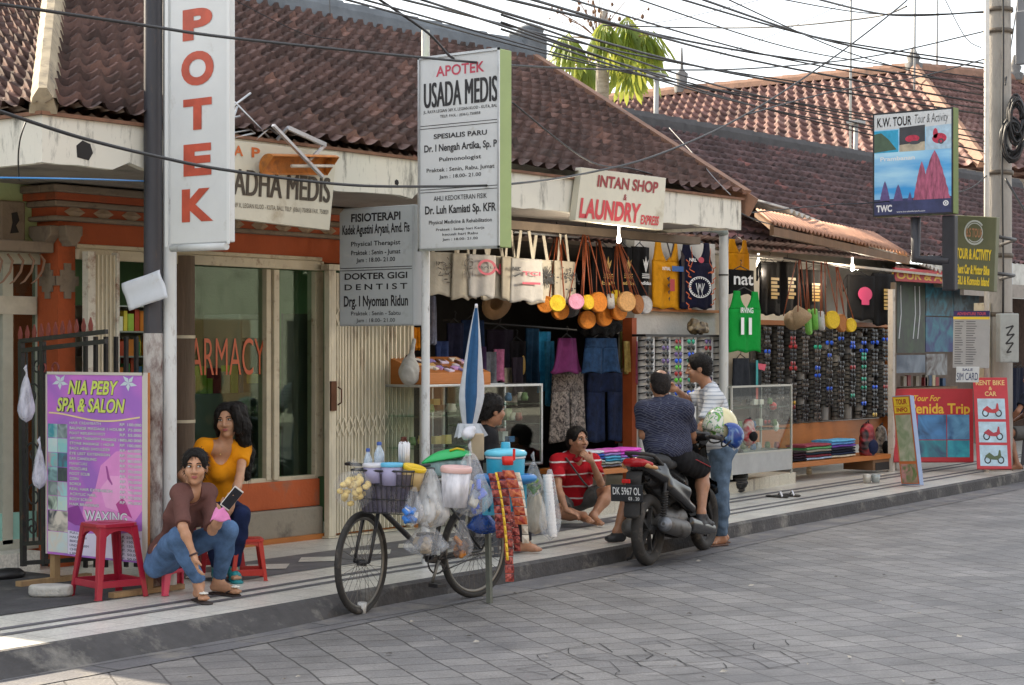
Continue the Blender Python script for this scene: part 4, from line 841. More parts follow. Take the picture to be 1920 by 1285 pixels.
for v in (.25,.75): g.tube([pn.p(.9,v,-.06),pn.p(.9,v,-.06)+V(.9,.1,0),(atD(1872,900,24.6).x,atD(1872,900,24.6).y,pn.p(.9,v).z)],.022,8)
g.build('bracket',M_black,t)
cu=atZ(1872,905,.1);du=24.6;cu=atD(1872,900,du)
t=thing('utility_pole','tall round concrete utility pole with cable clamps','utility pole',(cu.x,cu.y,.12));UX,UY=cu.x,cu.y
zz=lambda y: atD(1870,y,du).z
g=MB();g.lathe((UX,UY,0),[(.19,.12),(.155,7.5),(.15,8.5)],18);g.build('shaft',M_conc,t)
for y in (325,480,60,20,590):
    g=MB();g.lathe((UX,UY,zz(y)),[(.185,-.03),(.195,-.025),(.195,.025),(.185,.03)],18);g.build('clamp',metal('clamp_iron',(.14,.12,.10),.6),t)
g=MB()
for i,(x0,x1) in enumerate(((1896,1918),(1890,1912))): g.box((UX+.2+.05*i,UY-.3,zz(120)+.2*i),(UX+.3+.05*i,UY-.15,zz(20)+.2*i))
g.build('junction_box',mat('grey_box',(.25,.26,.28),.6),t,bevel=.01)
for k,(px,py,rx,rz) in enumerate(((1906,225,.11,.34),(1898,262,.14,.30))):
    g=MB();c=atD(px,py,du-.3);rr=random.Random(k)
    for i in range(9): g.tube([c+V(ST,-CT,0)*(rx*(1-.05*i)*math.cos(a*.35)+rr.uniform(-.01,.01))+V(0,0,rz*(1-.06*i)*math.sin(a*.35))+V(CT,ST,0)*(.05*math.sin(i+a*.2)) for a in range(19)],.014,5)
    g.build('cable_coil',M_black,t)
g=MB();xg=UX;c=atD(1850,300,du-.35);g.tube([(c.x,c.y,.12),(c.x,c.y,7.8)],.035,10);o=g.build('steel_mast',mat('pale_mast',(.55,.52,.47),.5,var=.1));tag(o,'slim pale steel mast standing against the concrete utility pole','mast')
g=MB();p=atD(1880,200,du-.25);g.tube([(p.x,p.y,8)]+[p+V(.02*math.sin(i),0,1.6-.5*i) for i in range(10)],.015,6);o=g.build('down_cable',M_black);tag(o,'black cable running down the face of the concrete utility pole','cable')
for px,y0,y1,d in ((1594,-40,165,40),(1714,-40,100,44),(1756,-40,108,46),(1229,145,235,30),(1603,232,300,32)):
    a,b=atD(px,y1,d),atD(px+2,y0,d);g=MB();g.tube([a-V(0,0,.5 if px < 1650 and y1 > 200 else 1.6),b],.03 if d > 35 else .045,6)
    if y0 > 0: g.box(b-V(.12,.12,.0),b+V(.12,.12,.05))
    nm={1594: 'thin aerial mast rising left of the red roof finials',1714: 'thin aerial mast on the red roof peak',1756: 'thin aerial mast right of the red roof peak',1229: 'short grey vent pipe with flat cap left of the distant red roof',1603: 'short pale vent pipe in front of the distant red roof'}[px]
    tag(g.build('mast' if y0 < 0 else 'vent_pipe',mat('mast_grey',(.32,.33,.33),.6)),nm,'mast' if y0 < 0 else 'pipe')
M_cab=mat('cable_black',(.012,.012,.014),.5);M_cabg=mat('cable_grey',(.16,.16,.17),.5);M_cabb=mat('cable_blue',hexc('#2f7fc0'),.5)
cr=random.Random(5)
def cable(pts,r=.014,m=None,lab=None,sag=.0):
    P=[atD(*p) for p in pts];Q=[]
    for i in range(len(P)-1):
        p0,p1,p2,p3=P[max(i-1,0)],P[i],P[i+1],P[min(i+2,len(P)-1)]
        for k in range(10):
            u=k/10;Q.append(.5*((2*p1)+(p2-p0)*u+(2*p0-5*p1+4*p2-p3)*u*u+(3*p1-p0-3*p2+p3)*u*u*u))
    Q.append(P[-1])
    if sag: n=len(Q)-1;Q=[q-V(0,0,sag*4*(i/n)*(1-i/n)) for i,q in enumerate(Q)]
    g=MB();g.tube(Q,r*.78,6);o=g.build('power_cable',m or M_cab);o['label']=lab;o['category']='cable';o['group']='overhead cables strung between the poles';return o
cable([(-60,2,9),(0,8,9.2),(265,47,10),(440,72,10.8),(780,107,12.6),(1000,125,14.5),(1200,131,17),(1420,128,20),(1640,105,23),(1850,58,24.4)],.012,lab='black overhead cable crossing the big pole sign near its top letter')
cable([(-60,190,9),(0,209,9.2),(150,258,9.6),(300,295,10.2),(430,320,10.8),(640,346,11.8),(800,350,12.7),(960,345,13.8),(1100,325,15.4),(1240,288,17),(1400,214,19.5),(1560,110,22),(1690,10,23.5),(1705,-10,24)],.0125,lab='heavy sagging cable crossing the pole sign at its lower letters and rising right')
cable([(-20,333,8.6),(160,336,9.5),(272,340,12.4),(300,341,12.6)],.006,M_cabb,'thin blue cord stretched from the left to the dark pole')
cable([(50,225,11),(38,260,11),(34,300,11.2),(36,338,11.4)],.006,lab='thin black wire dangling from the left corner of the fascia')
cable([(150,-10,15),(151,40,15),(145,110,14.6),(120,160,14.2),(75,205,12.2)],.007,M_cabg,'thin pale wire curling down the roof hip')
bund=[(620,-8,1850,250),(655,-8,1850,270),(700,-14,1850,205),(760,-10,1850,286),(830,-10,1850,216),(905,-12,1850,160),(940,28,1850,262),(940,42,1850,305),(940,55,1850,285),(965,-10,1850,195),(1040,-10,1850,180),(1170,-10,1850,148),(1240,-12,1850,120),(1290,-10,1850,128),(1345,-10,1850,170),(1500,-10,1850,22),(1430,-8,1850,24)]
order=['first','second','third','fourth','fifth','sixth','seventh','eighth','ninth','tenth','eleventh','twelfth','thirteenth','fourteenth','fifteenth','sixteenth','seventeenth']
for i,(x0,y0,x1,y1) in enumerate(bund):
    d0=11+(x0-600)/1250*11+cr.uniform(-.5,.5);f=(x0+240,y0+.27*(y1-y0)+cr.uniform(2,8))
    mid=((x0+x1)/2,(y0+y1)/2+22+cr.uniform(-4,8),(d0+24)/2+2.6)
    cable([(x0,y0,d0),mid,(x1,y1,24.4)],cr.choice((.010,.012,.014,.016)),lab='overhead cable of the sagging bundle, %s from the left at the upper edge' % order[i])
for i,(pts,r,lab) in enumerate([([(430,-5,16),(560,60,16),(640,75,16)],.005,'thin wire slanting down over the left part of the dark roof ridge'),([(618,-5,17),(619,30,17)],.005,'short thin wire rising from the dark roof ridge'),([(700,-8,12.5),(800,60,13),(850,110,13.6),(880,98,13.8)],.012,'black cable dropping to the top of the tall clinic sign'),
    ([(960,192,15),(1100,300,16),(1190,318,17),(1290,350,18),(1410,410,19.5),(1480,430,21),(1560,470,22)],.009,'thin black cable trailing over the shop sign towards the awning'),
    ([(1255,240,20),(1310,300,19),(1340,335,18),(1370,366,17.5)],.006,'thin pale wire lying on the dark tiles right of the shop sign'),([(1130,48,30),(1290,52,30),(1420,52,29),(1530,45,28),(1650,30,27),(1700,12,26)],.016,'wavy cable high across the white sky above the papaya tree'),
    ([(1445,-5,30),(1250,40,30),(1130,48,30)],.008,'faint thin wire high in the white sky'),([(1620,-10,30),(1440,70,30),(1300,120,30)],.007,'faint thin wire slanting through the sky left of the mast'),([(1400,400,19),(1560,384,21),(1640,380,22),(1800,360,23.5),(1850,330,24.2)],.01,'cable running behind the blue billboard to the pole'),
    ([(1400,215,19),(1550,175,21.5),(1720,145,23),(1850,110,24.3)],.011,'cable rising right across the distant red roof to the pole'),([(1770,-5,26),(1810,70,26),(1840,90,26)],.008,'loose wire hanging in the sky left of the utility pole'),([(1885,160,24.3),(1895,90,25),(1910,-10,26)],.012,'black cable leaving the pole upward to the right'),([(1890,300,24.3),(1930,250,24)],.012,'cable leaving the pole to the right above the coil'),([(1885,335,24.3),(1935,420,24)],.02,'thick cable slanting down right from the pole')]): cable(pts,r,M_cabg if 'pale' in lab or 'faint' in lab else None,lab)
t=thing('papaya_tree','tall papaya tree with drooping lobed leaves behind the dark roofs','tree',(0,0,0));dt=33.
tb_=atD(1126,400,dt);t.location=(tb_.x,tb_.y,0);ORG[t]=V(tb_.x,tb_.y,0)
zt=atD(1130,20,dt).z;g=MB();rr=random.Random(8)
g.tube([(tb_.x,tb_.y,0),(tb_.x+.02,tb_.y,zt-2.6),(tb_.x+.07,tb_.y,zt-.9),(tb_.x+.10,tb_.y,zt)],[.16,.11,.12,.07],12);g.build('trunk',mat('papaya_bark',(.30,.27,.23),.9,var=.25,scale=6,stretch=(1,1,3),dirt=((.15,.11,.08),.35,4)),t)
ctr=V(tb_.x+.09-.10*ST,tb_.y+.10*CT,atD(1130,72,dt).z);lf=MB();dry=MB();stk=MB()
def lobed(mb,p,out,size,droop):
    """one palmate leaf: finger lobes hanging from the stalk end p"""
    sd=out.cross(V(0,0,1)).normalized()
    for k in range(-4,5):
        a=k*.36;ln=size*(1-.09*abs(k))*rr.uniform(.85,1.1);dr=(out*math.cos(a)*(1-droop)+sd*math.sin(a)*(1-.35*droop)+V(0,0,-1)*droop*rr.uniform(.9,1.1)).normalized();wv_=dr.cross(out+V(.1,.2,.05)).normalized()*ln*.042
        tip=p+dr*ln+V(0,0,-.12*ln);m1=p+dr*ln*.35+V(0,0,.02);m2=p+dr*ln*.68-V(0,0,.03*ln)
        mb.add([p,m1+wv_*.8,m1-wv_*.8,m2+wv_*1.35,m2-wv_*1.35,m2+wv_*1.5+dr*ln*.15-V(0,0,.04),m2-wv_*1.5+dr*ln*.15-V(0,0,.04),tip],[(0,1,2),(1,3,4,2),(3,5,7),(4,7,6),(3,7,4)],False)
R_,U_,B_=V(ST,-CT,0),V(0,0,1),V(CT,ST,0)
for i in range(12):
    az=i*2.4+rr.uniform(-.2,.2);el=(-.40,-.05,.35)[i % 3]+rr.uniform(-.1,.1);L_=rr.uniform(1.0,1.4)
    out=(R_*math.cos(az)+B_*math.sin(az))*math.cos(el)+U_*math.sin(el);q=ctr+V(0,0,rr.uniform(-.4,.2));e=q+out*L_*.65;f=e+(out*.6+V(0,0,-.15))*L_*.4
    stk.tube([q,e,f],[.022,.015,.009],5);h=V(out.x,out.y,0).normalized();top=el > .3 and i % 2
    for j in range(10): a2=rr.uniform(-1.3,1.3);hh=(h*math.cos(a2)+h.cross(U_)*math.sin(a2)).normalized();lobed(dry if top and rr.random() < .8 else lf,f.lerp(e,rr.uniform(0,.55))+V(rr.gauss(0,.07),rr.gauss(0,.07),rr.gauss(0,.06)),hh,rr.uniform(.42,.72),rr.uniform(.5,.95))
m=mat('papaya_leaf',hexc('#68802f'),.5,var=.35,scale=3);b=m.node_tree.nodes['Principled BSDF']
tl=m.node_tree.nodes.new('ShaderNodeBsdfTranslucent');tl.inputs[0].default_value=(.40,.42,.08,1);mx=m.node_tree.nodes.new('ShaderNodeMixShader');mx.inputs[0].default_value=.35;m.node_tree.links.new(b.outputs[0],mx.inputs[1]);m.node_tree.links.new(tl.outputs[0],mx.inputs[2]);m.node_tree.links.new(mx.outputs[0],m.node_tree.nodes['Material Output'].inputs[0])
lf.build('crown',m,t);dry.build('dry_leaves',mat('dry_papaya_leaf',hexc('#8a5a3a'),.8,var=.35,scale=4),t);stk.build('stalks',mat('papaya_stalk',(.32,.22,.14),.8),t)
dt2=MB()
for i in range(40):
    a=rr.uniform(0,6.28);q=ctr+V(0,0,.3)+R_*rr.gauss(0,.42)+U_*abs(rr.gauss(.1,.28))+B_*rr.gauss(0,.3);s_=rr.uniform(.02,.06)
    dt2.ball(q,(s_*.6,s_*.6,s_*.9),6,4);dt2.tube([q,q.lerp(ctr,.5)+V(0,0,.05),ctr],.006,4)
dt2.build('flower_buds',mat('bud_brown',hexc('#6f5340'),.8,var=.3),t)
# ================================================================ people
def nrm(v): v=np.array(v,float);return v/np.linalg.norm(v)
RV,BV,UV=np.array((ST,-CT,0)),np.array((CT,ST,0)),np.array((0,0,1.))   # image right, away from the camera, up
def D3(px,py,d): return np.array(atD(px,py,d))
def cv(r,b,u=0.): return RV*r+BV*b+UV*u
def folds(seed,amp=.004,freq=38):
    r=np.random.default_rng(seed);ks=[(r.normal(size=3)*freq*r.uniform(.5,1.4),r.uniform(0,6.28)) for _ in range(5)]
    def fn(X):
        s=0
        for k,p in ks: s=s+np.sin(X@k+p)
        return (amp*.45*s).astype(np.float32)
    return fn
def hand(S,w,d,pn_,right,curl=.6,sc=1.,spread=.12):
    """palm and five fingers from wrist w along d; pn_ = direction the palm faces"""
    d=nrm(d);n=nrm(pn_-d*(np.dot(pn_,d)));s=np.cross(d,n)*(1 if right else -1)     # towards the thumb
    S.cone(w,w+d*.03*sc,.024*sc,.026*sc,.015)
    S.ell(w+d*.055*sc,np.array((.040,.016,.048))*sc,np.stack([s,n,d]),.015)
    for i,(o,L) in enumerate(((.030,.068),(.010,.078),(-.010,.072),(-.029,.056))):
        b=w+d*.092*sc+s*o*sc;dd=nrm(d+s*o*spread*20*.5);p1=b+(dd*math.cos(curl*.5)+n*math.sin(curl*.5))*L*.45*sc
        p2=p1+(dd*math.cos(curl*1.3)+n*math.sin(curl*1.3))*L*.32*sc;p3=p2+(dd*math.cos(curl*2)+n*math.sin(curl*2))*L*.23*sc
        S.chain([b,p1,p2,p3],[.0098*sc,.009*sc,.0085*sc,.0075*sc],.006)
    b=w+d*.03*sc+s*.030*sc;p1=b+(d*.55+s*.65+n*.35)*.042*sc;p2=p1+(d*.8+s*.15+n*.5)*.034*sc
    S.chain([b,p1,p2],[.0135*sc,.011*sc,.0088*sc],.01)
def figure(S,J,w,infl=0.,torso=True,uarm=1.,farm=1.,thigh=1.,shin=1.,neck=True,sl=('r','l')):
    """trunk and limbs; w holds the build (radii); fractions under 1 cut a limb (sleeves, hems)"""
    fem=w.get('fem');k=w.get('k',1.);g=w.get('girth',1.)
    up=nrm(J['neck']-J['pel']);rt=J['rsh']-J['lsh'];rt=nrm(rt-up*(rt@up));fw=np.cross(up,rt);R=np.stack([rt,fw,up])
    ln=np.linalg.norm(J['neck']-J['pel']);at=lambda f,a=0.,b=0.: J['pel']+up*ln*f+fw*a+rt*b
    if torso:
        S.ell(at(.66,-.005),np.array((.142*k,.098*g,.17))+infl,R,.05);S.ell(at(.32,.01*g),np.array(((.115 if fem else .135)*k*g,.088*g,.15))+infl,R,.06)
        S.ell(at(.04),np.array(((.155 if fem else .15)*k,.105*g,.115))+infl,R,.05)
        if w.get('belly'): S.ell(at(.28,.055),np.array((.12,.09,.12))+infl,R,.06)
        S.cone(J['rsh']-rt*.02,J['lsh']+rt*.02,.056*k+infl,.056*k+infl,.05)
        for s_ in ('rsh','lsh'): S.cone(J['neck']-up*.01,J[s_],.05*k+infl,.045*k+infl,.05)
        if fem:
            for b in (-.062,.062): S.ell(at(.66,.082,b),np.array((.058,.052,.058))+infl,R,.04)
    if neck: S.cone(J['neck']-up*.03,J['head']-UV*.05-J['f']*.02,.050*w.get('nk',1.),.046*w.get('nk',1.),.03)
    a0,a1,a2=w.get('arm',(.048,.039,.026) if not fem else (.042,.034,.022))
    for s_ in sl:
        sh,el,wr=J[s_+'sh'],J[s_+'el'],J[s_+'wr']
        if uarm > 0:
            e=sh+(el-sh)*uarm;S.cone(sh,e,a0+infl,a0+(a1-a0)*uarm+infl*(1 if uarm >= 1 else 1.6),.035,cut=uarm < 1)
        if farm > 0 and uarm >= 1:
            e=el+(wr-el)*farm;m_=el+(wr-el)*.3*farm;S.chain([el,m_],[a1+infl,a1*1.02+infl],.02);S.cone(m_,e,a1*1.02+infl,a1+(a2-a1)*farm+infl,.02,cut=farm < 1)
    l0,l1,l2=w.get('leg',(.084,.056,.036) if not fem else (.080,.052,.034))
    for s_ in ('r','l'):
        hp,kn,an=J[s_+'hip'],J[s_+'kn'],J[s_+'an']
        if thigh > 0: e=hp+(kn-hp)*thigh;S.cone(hp,e,l0+infl,l0+(l1-l0)*thigh+infl*(1 if thigh >= 1 else 1.8),.05,cut=thigh < 1)
        if shin > 0 and thigh >= 1:
            ax=nrm(an-kn);bk=nrm(kn-hp);bk=-(bk-ax*(bk@ax));bk=-bk/(np.linalg.norm(bk)+1e-6)
            S.cone(kn,kn+(an-kn)*.38+bk*.0,l1*.95+infl,l1*.98+infl,.03)
            e=kn+(an-kn)*shin;S.cone(kn+(an-kn)*.38,e,l1*.98+infl,l1+(l2-l1)*shin+infl,.03,cut=shin < 1)
def foot(S,an,toe,r=.034,infl=0.):
    d=nrm((toe-an)*np.array((1,1,0)));heel=np.array((an[0],an[1],toe[2]+.008))-d*.035
    S.cone(an,heel+UV*.012,r*.95+infl,r*.8+infl,.03);S.cone(heel+UV*.005,toe,r*.85+infl,r*.62+infl,.02);S.cone(an,toe-d*.05+UV*.012,r*.8+infl,r*.6+infl,.03)
    s=np.cross(d,UV);S.cone(toe+s*.022-d*.02,toe+s*.020+d*.018,.017+infl,.012+infl,.01);S.cone(toe-s*.022-d*.03,toe-s*.024,.015+infl,.010+infl,.01);S.cone(toe-d*.02,toe+d*.008,.015+infl,.011+infl,.01)
def headshape(S,J,w):
    c,f=J['head'],nrm(J['f']);u=nrm(J.get('hup',UV));u=nrm(u-f*(u@f));r=np.cross(f,u);R=np.stack([r,f,u]);k=w.get('hd',1.)
    E=lambda a,b,h,rad,kk=.02,**q: S.ell(c+(r*a+f*b+u*h)*k,np.array(rad)*k,R,kk,**q)
    E(0,-.012,.030,(.073,.092,.085));E(0,.018,-.045,(.057,.066,.066),.03);E(0,.062,-.092,(.024,.022,.020),.02)
    for s in (-1,1):
        E(s*.036,.062,-.028,(.026,.024,.028),.02);E(s*.073,-.008,-.008,(.009,.022,.032),.008)
        E(s*.030,.100,.012,(.017,.016,.010),.012,sub=True)
    E(0,.078,.026,(.046,.014,.011),.015)
    S.cone(c+(f*.084+u*.012)*k,c+(f*.103-u*.026)*k,.009*k,.013*k,.012);
    for s in (-1,1): E(s*.013,.092,-.030,(.011,.012,.009),.008)
    E(0,.080,-.058,(.024,.012,.010),.01)
    return c,r,f,u,k
M_eye=mat('eye_white',(.62,.60,.57),.3);M_iris=mat('iris_dark',(.02,.012,.008),.2);M_hair=mat('black_hair',(.008,.0065,.006),.62,var=.3,spec=.22,scale=60,stretch=(1,1,.15),bump=.5,bscale=60)
M_hairg=mat('greying_hair',(.020,.016,.015),.65,spec=.2,var=.5,scale=50,bump=.4,bscale=60)
def face(par,c,r,f,u,k,lip,look=0.):
    R3=Matrix(np.stack([r,f,u]).T.tolist()).to_3x3();P=lambda a,b,h: Vector(c+(r*a+f*b+u*h)*k)
    for s in (-1,1):
        g=MB();g.ball(P(s*.030,.077,.010),(.0145*k,.010*k,.0065*k),10,6,R3);e=g.build('eye',M_eye,par)
        g=MB();g.ball(P(s*.030+look*.006,.0845,.010),(.0062*k,.0045*k,.0062*k),8,5,R3);g.build('iris',M_iris,e)
        g=MB();g.tube([P(s*.014,.090,.027),P(s*.028,.0905,.033),P(s*.046,.078,.029)],[.0032*k,.004*k,.002*k],6);g.build('eyebrow',M_hair,par)
        g=MB();g.tube([P(s*.014,.083,.013),P(s*.029,.0865,.0185),P(s*.045,.073,.012)],[.0016*k,.0022*k,.0016*k],5);g.build('eyelash',M_hair,par)
    g=MB();g.ball(P(0,.0885,-.0545),(.0215*k,.007*k,.0052*k),12,6,R3);g.ball(P(0,.0885,-.0625),(.018*k,.0075*k,.0060*k),12,6,R3);g.build('lips',lip,par)
def hairfn(J,w,long=None,full=1.,bald=False):
    S=Sdf();c,f=J['head'],nrm(J['f']);u=nrm(J.get('hup',UV));u=nrm(u-f*(u@f));r=np.cross(f,u);R=np.stack([r,f,u]);k=w.get('hd',1.)
    S.ell(c+(u*.034-f*.018)*k,np.array((.081,.096,.089))*k*full,R,.02)
    if not bald: S.ell(c+(u*.05-f*.0)*k,np.array((.078,.09,.075))*k*full,R,.02)
    S.ell(c+(-u*.02-f*.055)*k,np.array((.068,.052,.065))*k,R,.03)
    S.ell(c+(f*w.get('hf',.098)-u*w.get('hu',.004))*k,np.array((.057 if w.get('fem') else .063,.066,.090))*k,R,.012,sub=True)
    n=nrm(f*.42-u*.91);c0=c+(f*.02-u*.030)*k
    return S,c,r,f,u,k,(c0,n)
def fuzz(o,n,ln,seed=1,fall=.5,back=None,front=None):
    """loose strands rooted on a hair surface"""
    q=random.Random(seed);me=o.data;g=MB();P=me.vertices;k=len(P);t=o.parent;off=ORG.get(t,Vector())
    for _ in range(n):
        v=P[q.randrange(k)];nn=v.normal
        if front is not None and nn.dot(Vector(front)) > .1: continue
        d=(nn*.55+Vector((0,0,-fall))+Vector((q.gauss(0,.3),q.gauss(0,.3),q.gauss(0,.2)))+(Vector(back)*.5 if back is not None else Vector())).normalized()
        s_=d.cross(nn);s_=s_.normalized()*.0022 if s_.length > 1e-4 else Vector((.002,0,0));l=ln*q.uniform(.5,1.2);p=v.co+off-nn*.004;m_=p+d*l*.5+nn*.002;e=p+d*l+Vector((0,0,-fall*l*.4))
        g.add([p-s_,p+s_,m_+s_*.7,m_-s_*.7,e],[(0,1,2,3),(3,2,4)],True)
    g.build('hair_strands',M_hair,o)
def skinm(name,col): return mat(name,col,.46,var=.16,scale=15,spec=.45,sub=.08,bump=.08,bscale=160)
SK1=skinm('skin_warm',(.46,.245,.145));SK2=skinm('skin_tan',(.36,.18,.105));SK3=skinm('skin_brown',(.27,.125,.070))
LIP1=mat('lip_rose',(.36,.10,.09),.4);LIP2=mat('lip_brown',(.24,.095,.07),.45)
def person(label,J,w,skin,lip,group=None):
    g0=min(J['ran'][2],J['lan'][2])
    t=thing('person',label,'person',(J['pel'][0],J['pel'][1],max(0,g0-.08)),group)
    S=Sdf();figure(S,J,w,-.005)
    c,r,f,u,k=headshape(S,J,w)
    for s_ in ('r','l'):
        hand(S,J[s_+'wr'],J[s_+'hd'],J[s_+'hn'],s_ == 'r',J.get(s_+'curl',.7),w.get('hand',.95))
        foot(S,J[s_+'an'],J[s_+'toe'],.034 if not w.get('fem') else .030)
    S.build('body',skin,t,.0062)
    face(t,c,r,f,u,k,lip,J.get('look',0))
    return t
def stripes(name,base,stripe,per,frac,soft=.04,rough=.9,tilt=0.):
    m=bpy.data.materials.new(name);m.use_nodes=True;q=m.node_tree;b=q.nodes['Principled BSDF'];N=q.nodes.new;L=q.links.new
    tc=N('ShaderNodeTexCoord');sp=N('ShaderNodeSeparateXYZ');nz=N('ShaderNodeTexNoise');nz.inputs['Scale'].default_value=6;L(tc.outputs['Object'],nz.inputs[0])
    L(tc.outputs['Object'],sp.inputs[0]);a=N('ShaderNodeMath');a.operation='MULTIPLY_ADD';L(nz.outputs[0],a.inputs[0]);a.inputs[1].default_value=.03;L(sp.outputs[2],a.inputs[2])
    d=N('ShaderNodeMath');d.operation='DIVIDE';L(a.outputs[0],d.inputs[0]);d.inputs[1].default_value=per;fr=N('ShaderNodeMath');fr.operation='FRACT';L(d.outputs[0],fr.inputs[0])
    rp=N('ShaderNodeValToRGB');L(fr.outputs[0],rp.inputs[0]);e=rp.color_ramp.elements;e[0].color=(*stripe,1);e[0].position=max(0,frac-soft);e[1].color=(*base,1);e[1].position=frac
    x=e.new(1-soft);x.color=(*base,1);x=e.new(1);x.color=(*stripe,1)
    L(rp.outputs[0],b.inputs['Base Color']);b.inputs['Roughness'].default_value=rough;b.inputs['Specular IOR Level'].default_value=.2
    n2=N('ShaderNodeTexNoise');n2.inputs['Scale'].default_value=22;L(tc.outputs['Object'],n2.inputs[0]);bp=N('ShaderNodeBump');bp.inputs['Strength'].default_value=.25;bp.inputs['Distance'].default_value=.02;L(n2.outputs[0],bp.inputs['Height']);L(bp.outputs[0],b.inputs['Normal'])
    return m
M_denim=cloth('light_denim',(.085,.155,.29),.4,scale=9,bscale=45);M_denimd=cloth('dark_denim',(.012,.020,.062),.3);M_denimw=cloth('washed_denim',(.10,.15,.22),.35)
J=dict(pel=D3(312,1037,12.15),neck=D3(362,921,11.86),head=D3(366,876,11.78),f=nrm(cv(.10,-1,-.02)),rsh=D3(337,927,11.72),lsh=D3(390,924,12.0),
         rel=D3(343,990,11.52),rwr=D3(363,1040,11.50),rhd=cv(.25,.0,-1),rhn=cv(1,.2,.2),rcurl=.5,lel=D3(398,995,11.75),lwr=D3(425,958,11.55),lhd=cv(.35,.05,1),lhn=cv(.5,-.9,.3),lcurl=1.0,
         rhip=D3(310,1041,12.02),lhip=D3(328,1037,12.24),rkn=D3(334,1008,11.68),lkn=D3(428,994,12.0),ran=D3(373,1096,11.82),lan=D3(409,1090,12.15),rtoe=D3(384,1118,11.72),ltoe=D3(446,1106,12.05),look=-1)
for s_ in ('ran','lan'): J[s_][2]=max(J[s_][2],.19)
for s_ in ('rtoe','ltoe'): J[s_][2]=.155
w=dict(fem=True,k=.86,girth=.95,hd=.97,hand=.88)
t=person('young woman in brown top and light jeans sitting on low pink stool with phone',J,w,SK1,LIP1)
S=Sdf();figure(S,J,w,.009,uarm=.92,farm=0,thigh=0,neck=False)
up=nrm(J['neck']-J['pel']);S.ell(J['neck']+J['f']*.055+UV*.0,(.058,.058,.085),None,.01,sub=True)
S.build('shirt',cloth('brown_jersey',(.125,.058,.050),.12,bump=.15),t,.0065,folds(1,.0042),[(J['pel']-up*.045,-up)])
S=Sdf();figure(S,J,w,.010,torso=False,uarm=0,farm=0,neck=False,shin=.93);R_t=np.stack([nrm(J['rhip']-J['lhip']),nrm(np.cross(up,nrm(J['rhip']-J['lhip']))),up]);S.ell(J['pel']-up*.01,(.160,.115,.105),R_t,.05)
S.build('jeans',M_denim,t,.0065,folds(2,.0055))
S,c,r,f,u,k,cl=hairfn(J,w);S.ell(c-f*.095-u*.055,(.05,.045,.05),None,.03);fuzz(S.build('hair',M_hair,t,.006,folds(5,.002,90),[cl]),800,.032,5,.5,-J['f']*.5)
for s_ in ('r','l'):
    d=nrm((J[s_+'toe']-J[s_+'an'])*np.array((1,1,0)));o=J[s_+'an']*np.array((1,1,0))+UV*.128;S=Sdf();S.cone(o-d*.05,o+d*.15,.036,.042,.02,flat=((0,0,1),.3));fl=S.build('sandal',mat('dark_sandal',(.03,.022,.02),.6),t,.006)
    toe=J[s_+'toe'];g=MB();sd=np.cross(d,UV);g.tube([toe+sd*.04-d*.07-UV*.01,toe+UV*.022-d*.02,toe-sd*.04-d*.07-UV*.01],.006,6);g.build('strap',MATS['dark_sandal'],fl)
    g=MB();cc=toe+UV*.030-d*.02
    for i in range(6): a=i*1.047;g.ball(cc+(d*math.cos(a)+sd*math.sin(a))*.018,(.013,.013,.006),8,4)
    g.ball(cc+UV*.004,.008,8,4);g.build('flower',mat('sandal_flower',(.75,.74,.68),.6),fl)
g=MB();wr=J['rwr']-J['rhd']*.0;g.lathe(wr,[(.028,-.006),(.031,0),(.028,.006)],14,axis=J['rwr']-J['rel']);g.build('bracelet',mat('dark_cord',(.05,.02,.02),.6),t)
ph_=J['lwr']+nrm(J['lhd'])*.085+cv(.01,-.045);ax=nrm(cv(.62,.1,.78));nn=nrm(cv(.4,-.9,-.2));nn=nrm(nn-ax*(nn@ax));sd=np.cross(ax,nn)
g=MB();g.obox(ph_,ax*.075,sd*.036,nn*.0045);o=g.build('phone',mat('white_phone',(.62,.60,.58),.3),bevel=.004);tag(o,'white smartphone held up in the hand of the woman in brown','phone')
g=MB();g.obox(ph_+nn*.0052,ax*.066,sd*.033,nn*.0004);g.build('screen',mat('phone_screen',(.02,.02,.025),.1),o)
q=Vector(J['lwr']+cv(-.01,-.05,.01));g=MB();cr_=random.Random(2)
def crum(u,v): r_=.024+.034*v;a_=(u-.5)*3.2;return q+Vector(cv(math.sin(a_)*r_*1.1-.02,-math.cos(a_)*r_*.5,-.075*v+.01+.007*math.sin(u*11+v*5)))
g.grid(crum,22,8);o=g.build('cloth_scrap',cloth('pink_cloth',hexc('#d583b4')),solid=.004);tag(o,'crumpled pink cloth held at the wrist of the woman in brown','cloth')
J=dict(pel=D3(404,948,13.25),neck=D3(420,838,13.1),head=D3(427,789,13.02),f=nrm(cv(-.12,-1,-.03)),hup=cv(-.10,0,1),rsh=D3(381,838,12.98),lsh=D3(457,842,13.2),
         rel=D3(341,892,12.85),rwr=D3(384,938,12.72),rhd=cv(.8,-.3,-.3),rhn=cv(0,0,-1),lel=D3(449,897,12.95),lwr=D3(434,950,12.78),lhd=cv(-.3,-.2,-.9),lhn=cv(-1,0,0),
         rhip=D3(385,955,13.15),lhip=D3(424,953,13.22),rkn=D3(398,972,12.72),lkn=D3(452,966,12.85),ran=D3(408,1066,12.85),lan=D3(438,1070,12.88),rtoe=D3(412,1088,12.72),ltoe=D3(444,1088,12.76))
for s_ in ('ran','lan'): J[s_][2]=.205
for s_ in ('rtoe','ltoe'): J[s_][2]=.155
w=dict(fem=True,k=.88,girth=.95,hd=1.0,hand=.88)
t=person('young woman in tight yellow top and dark jeans sitting behind the woman in brown',J,w,SK1,LIP1)
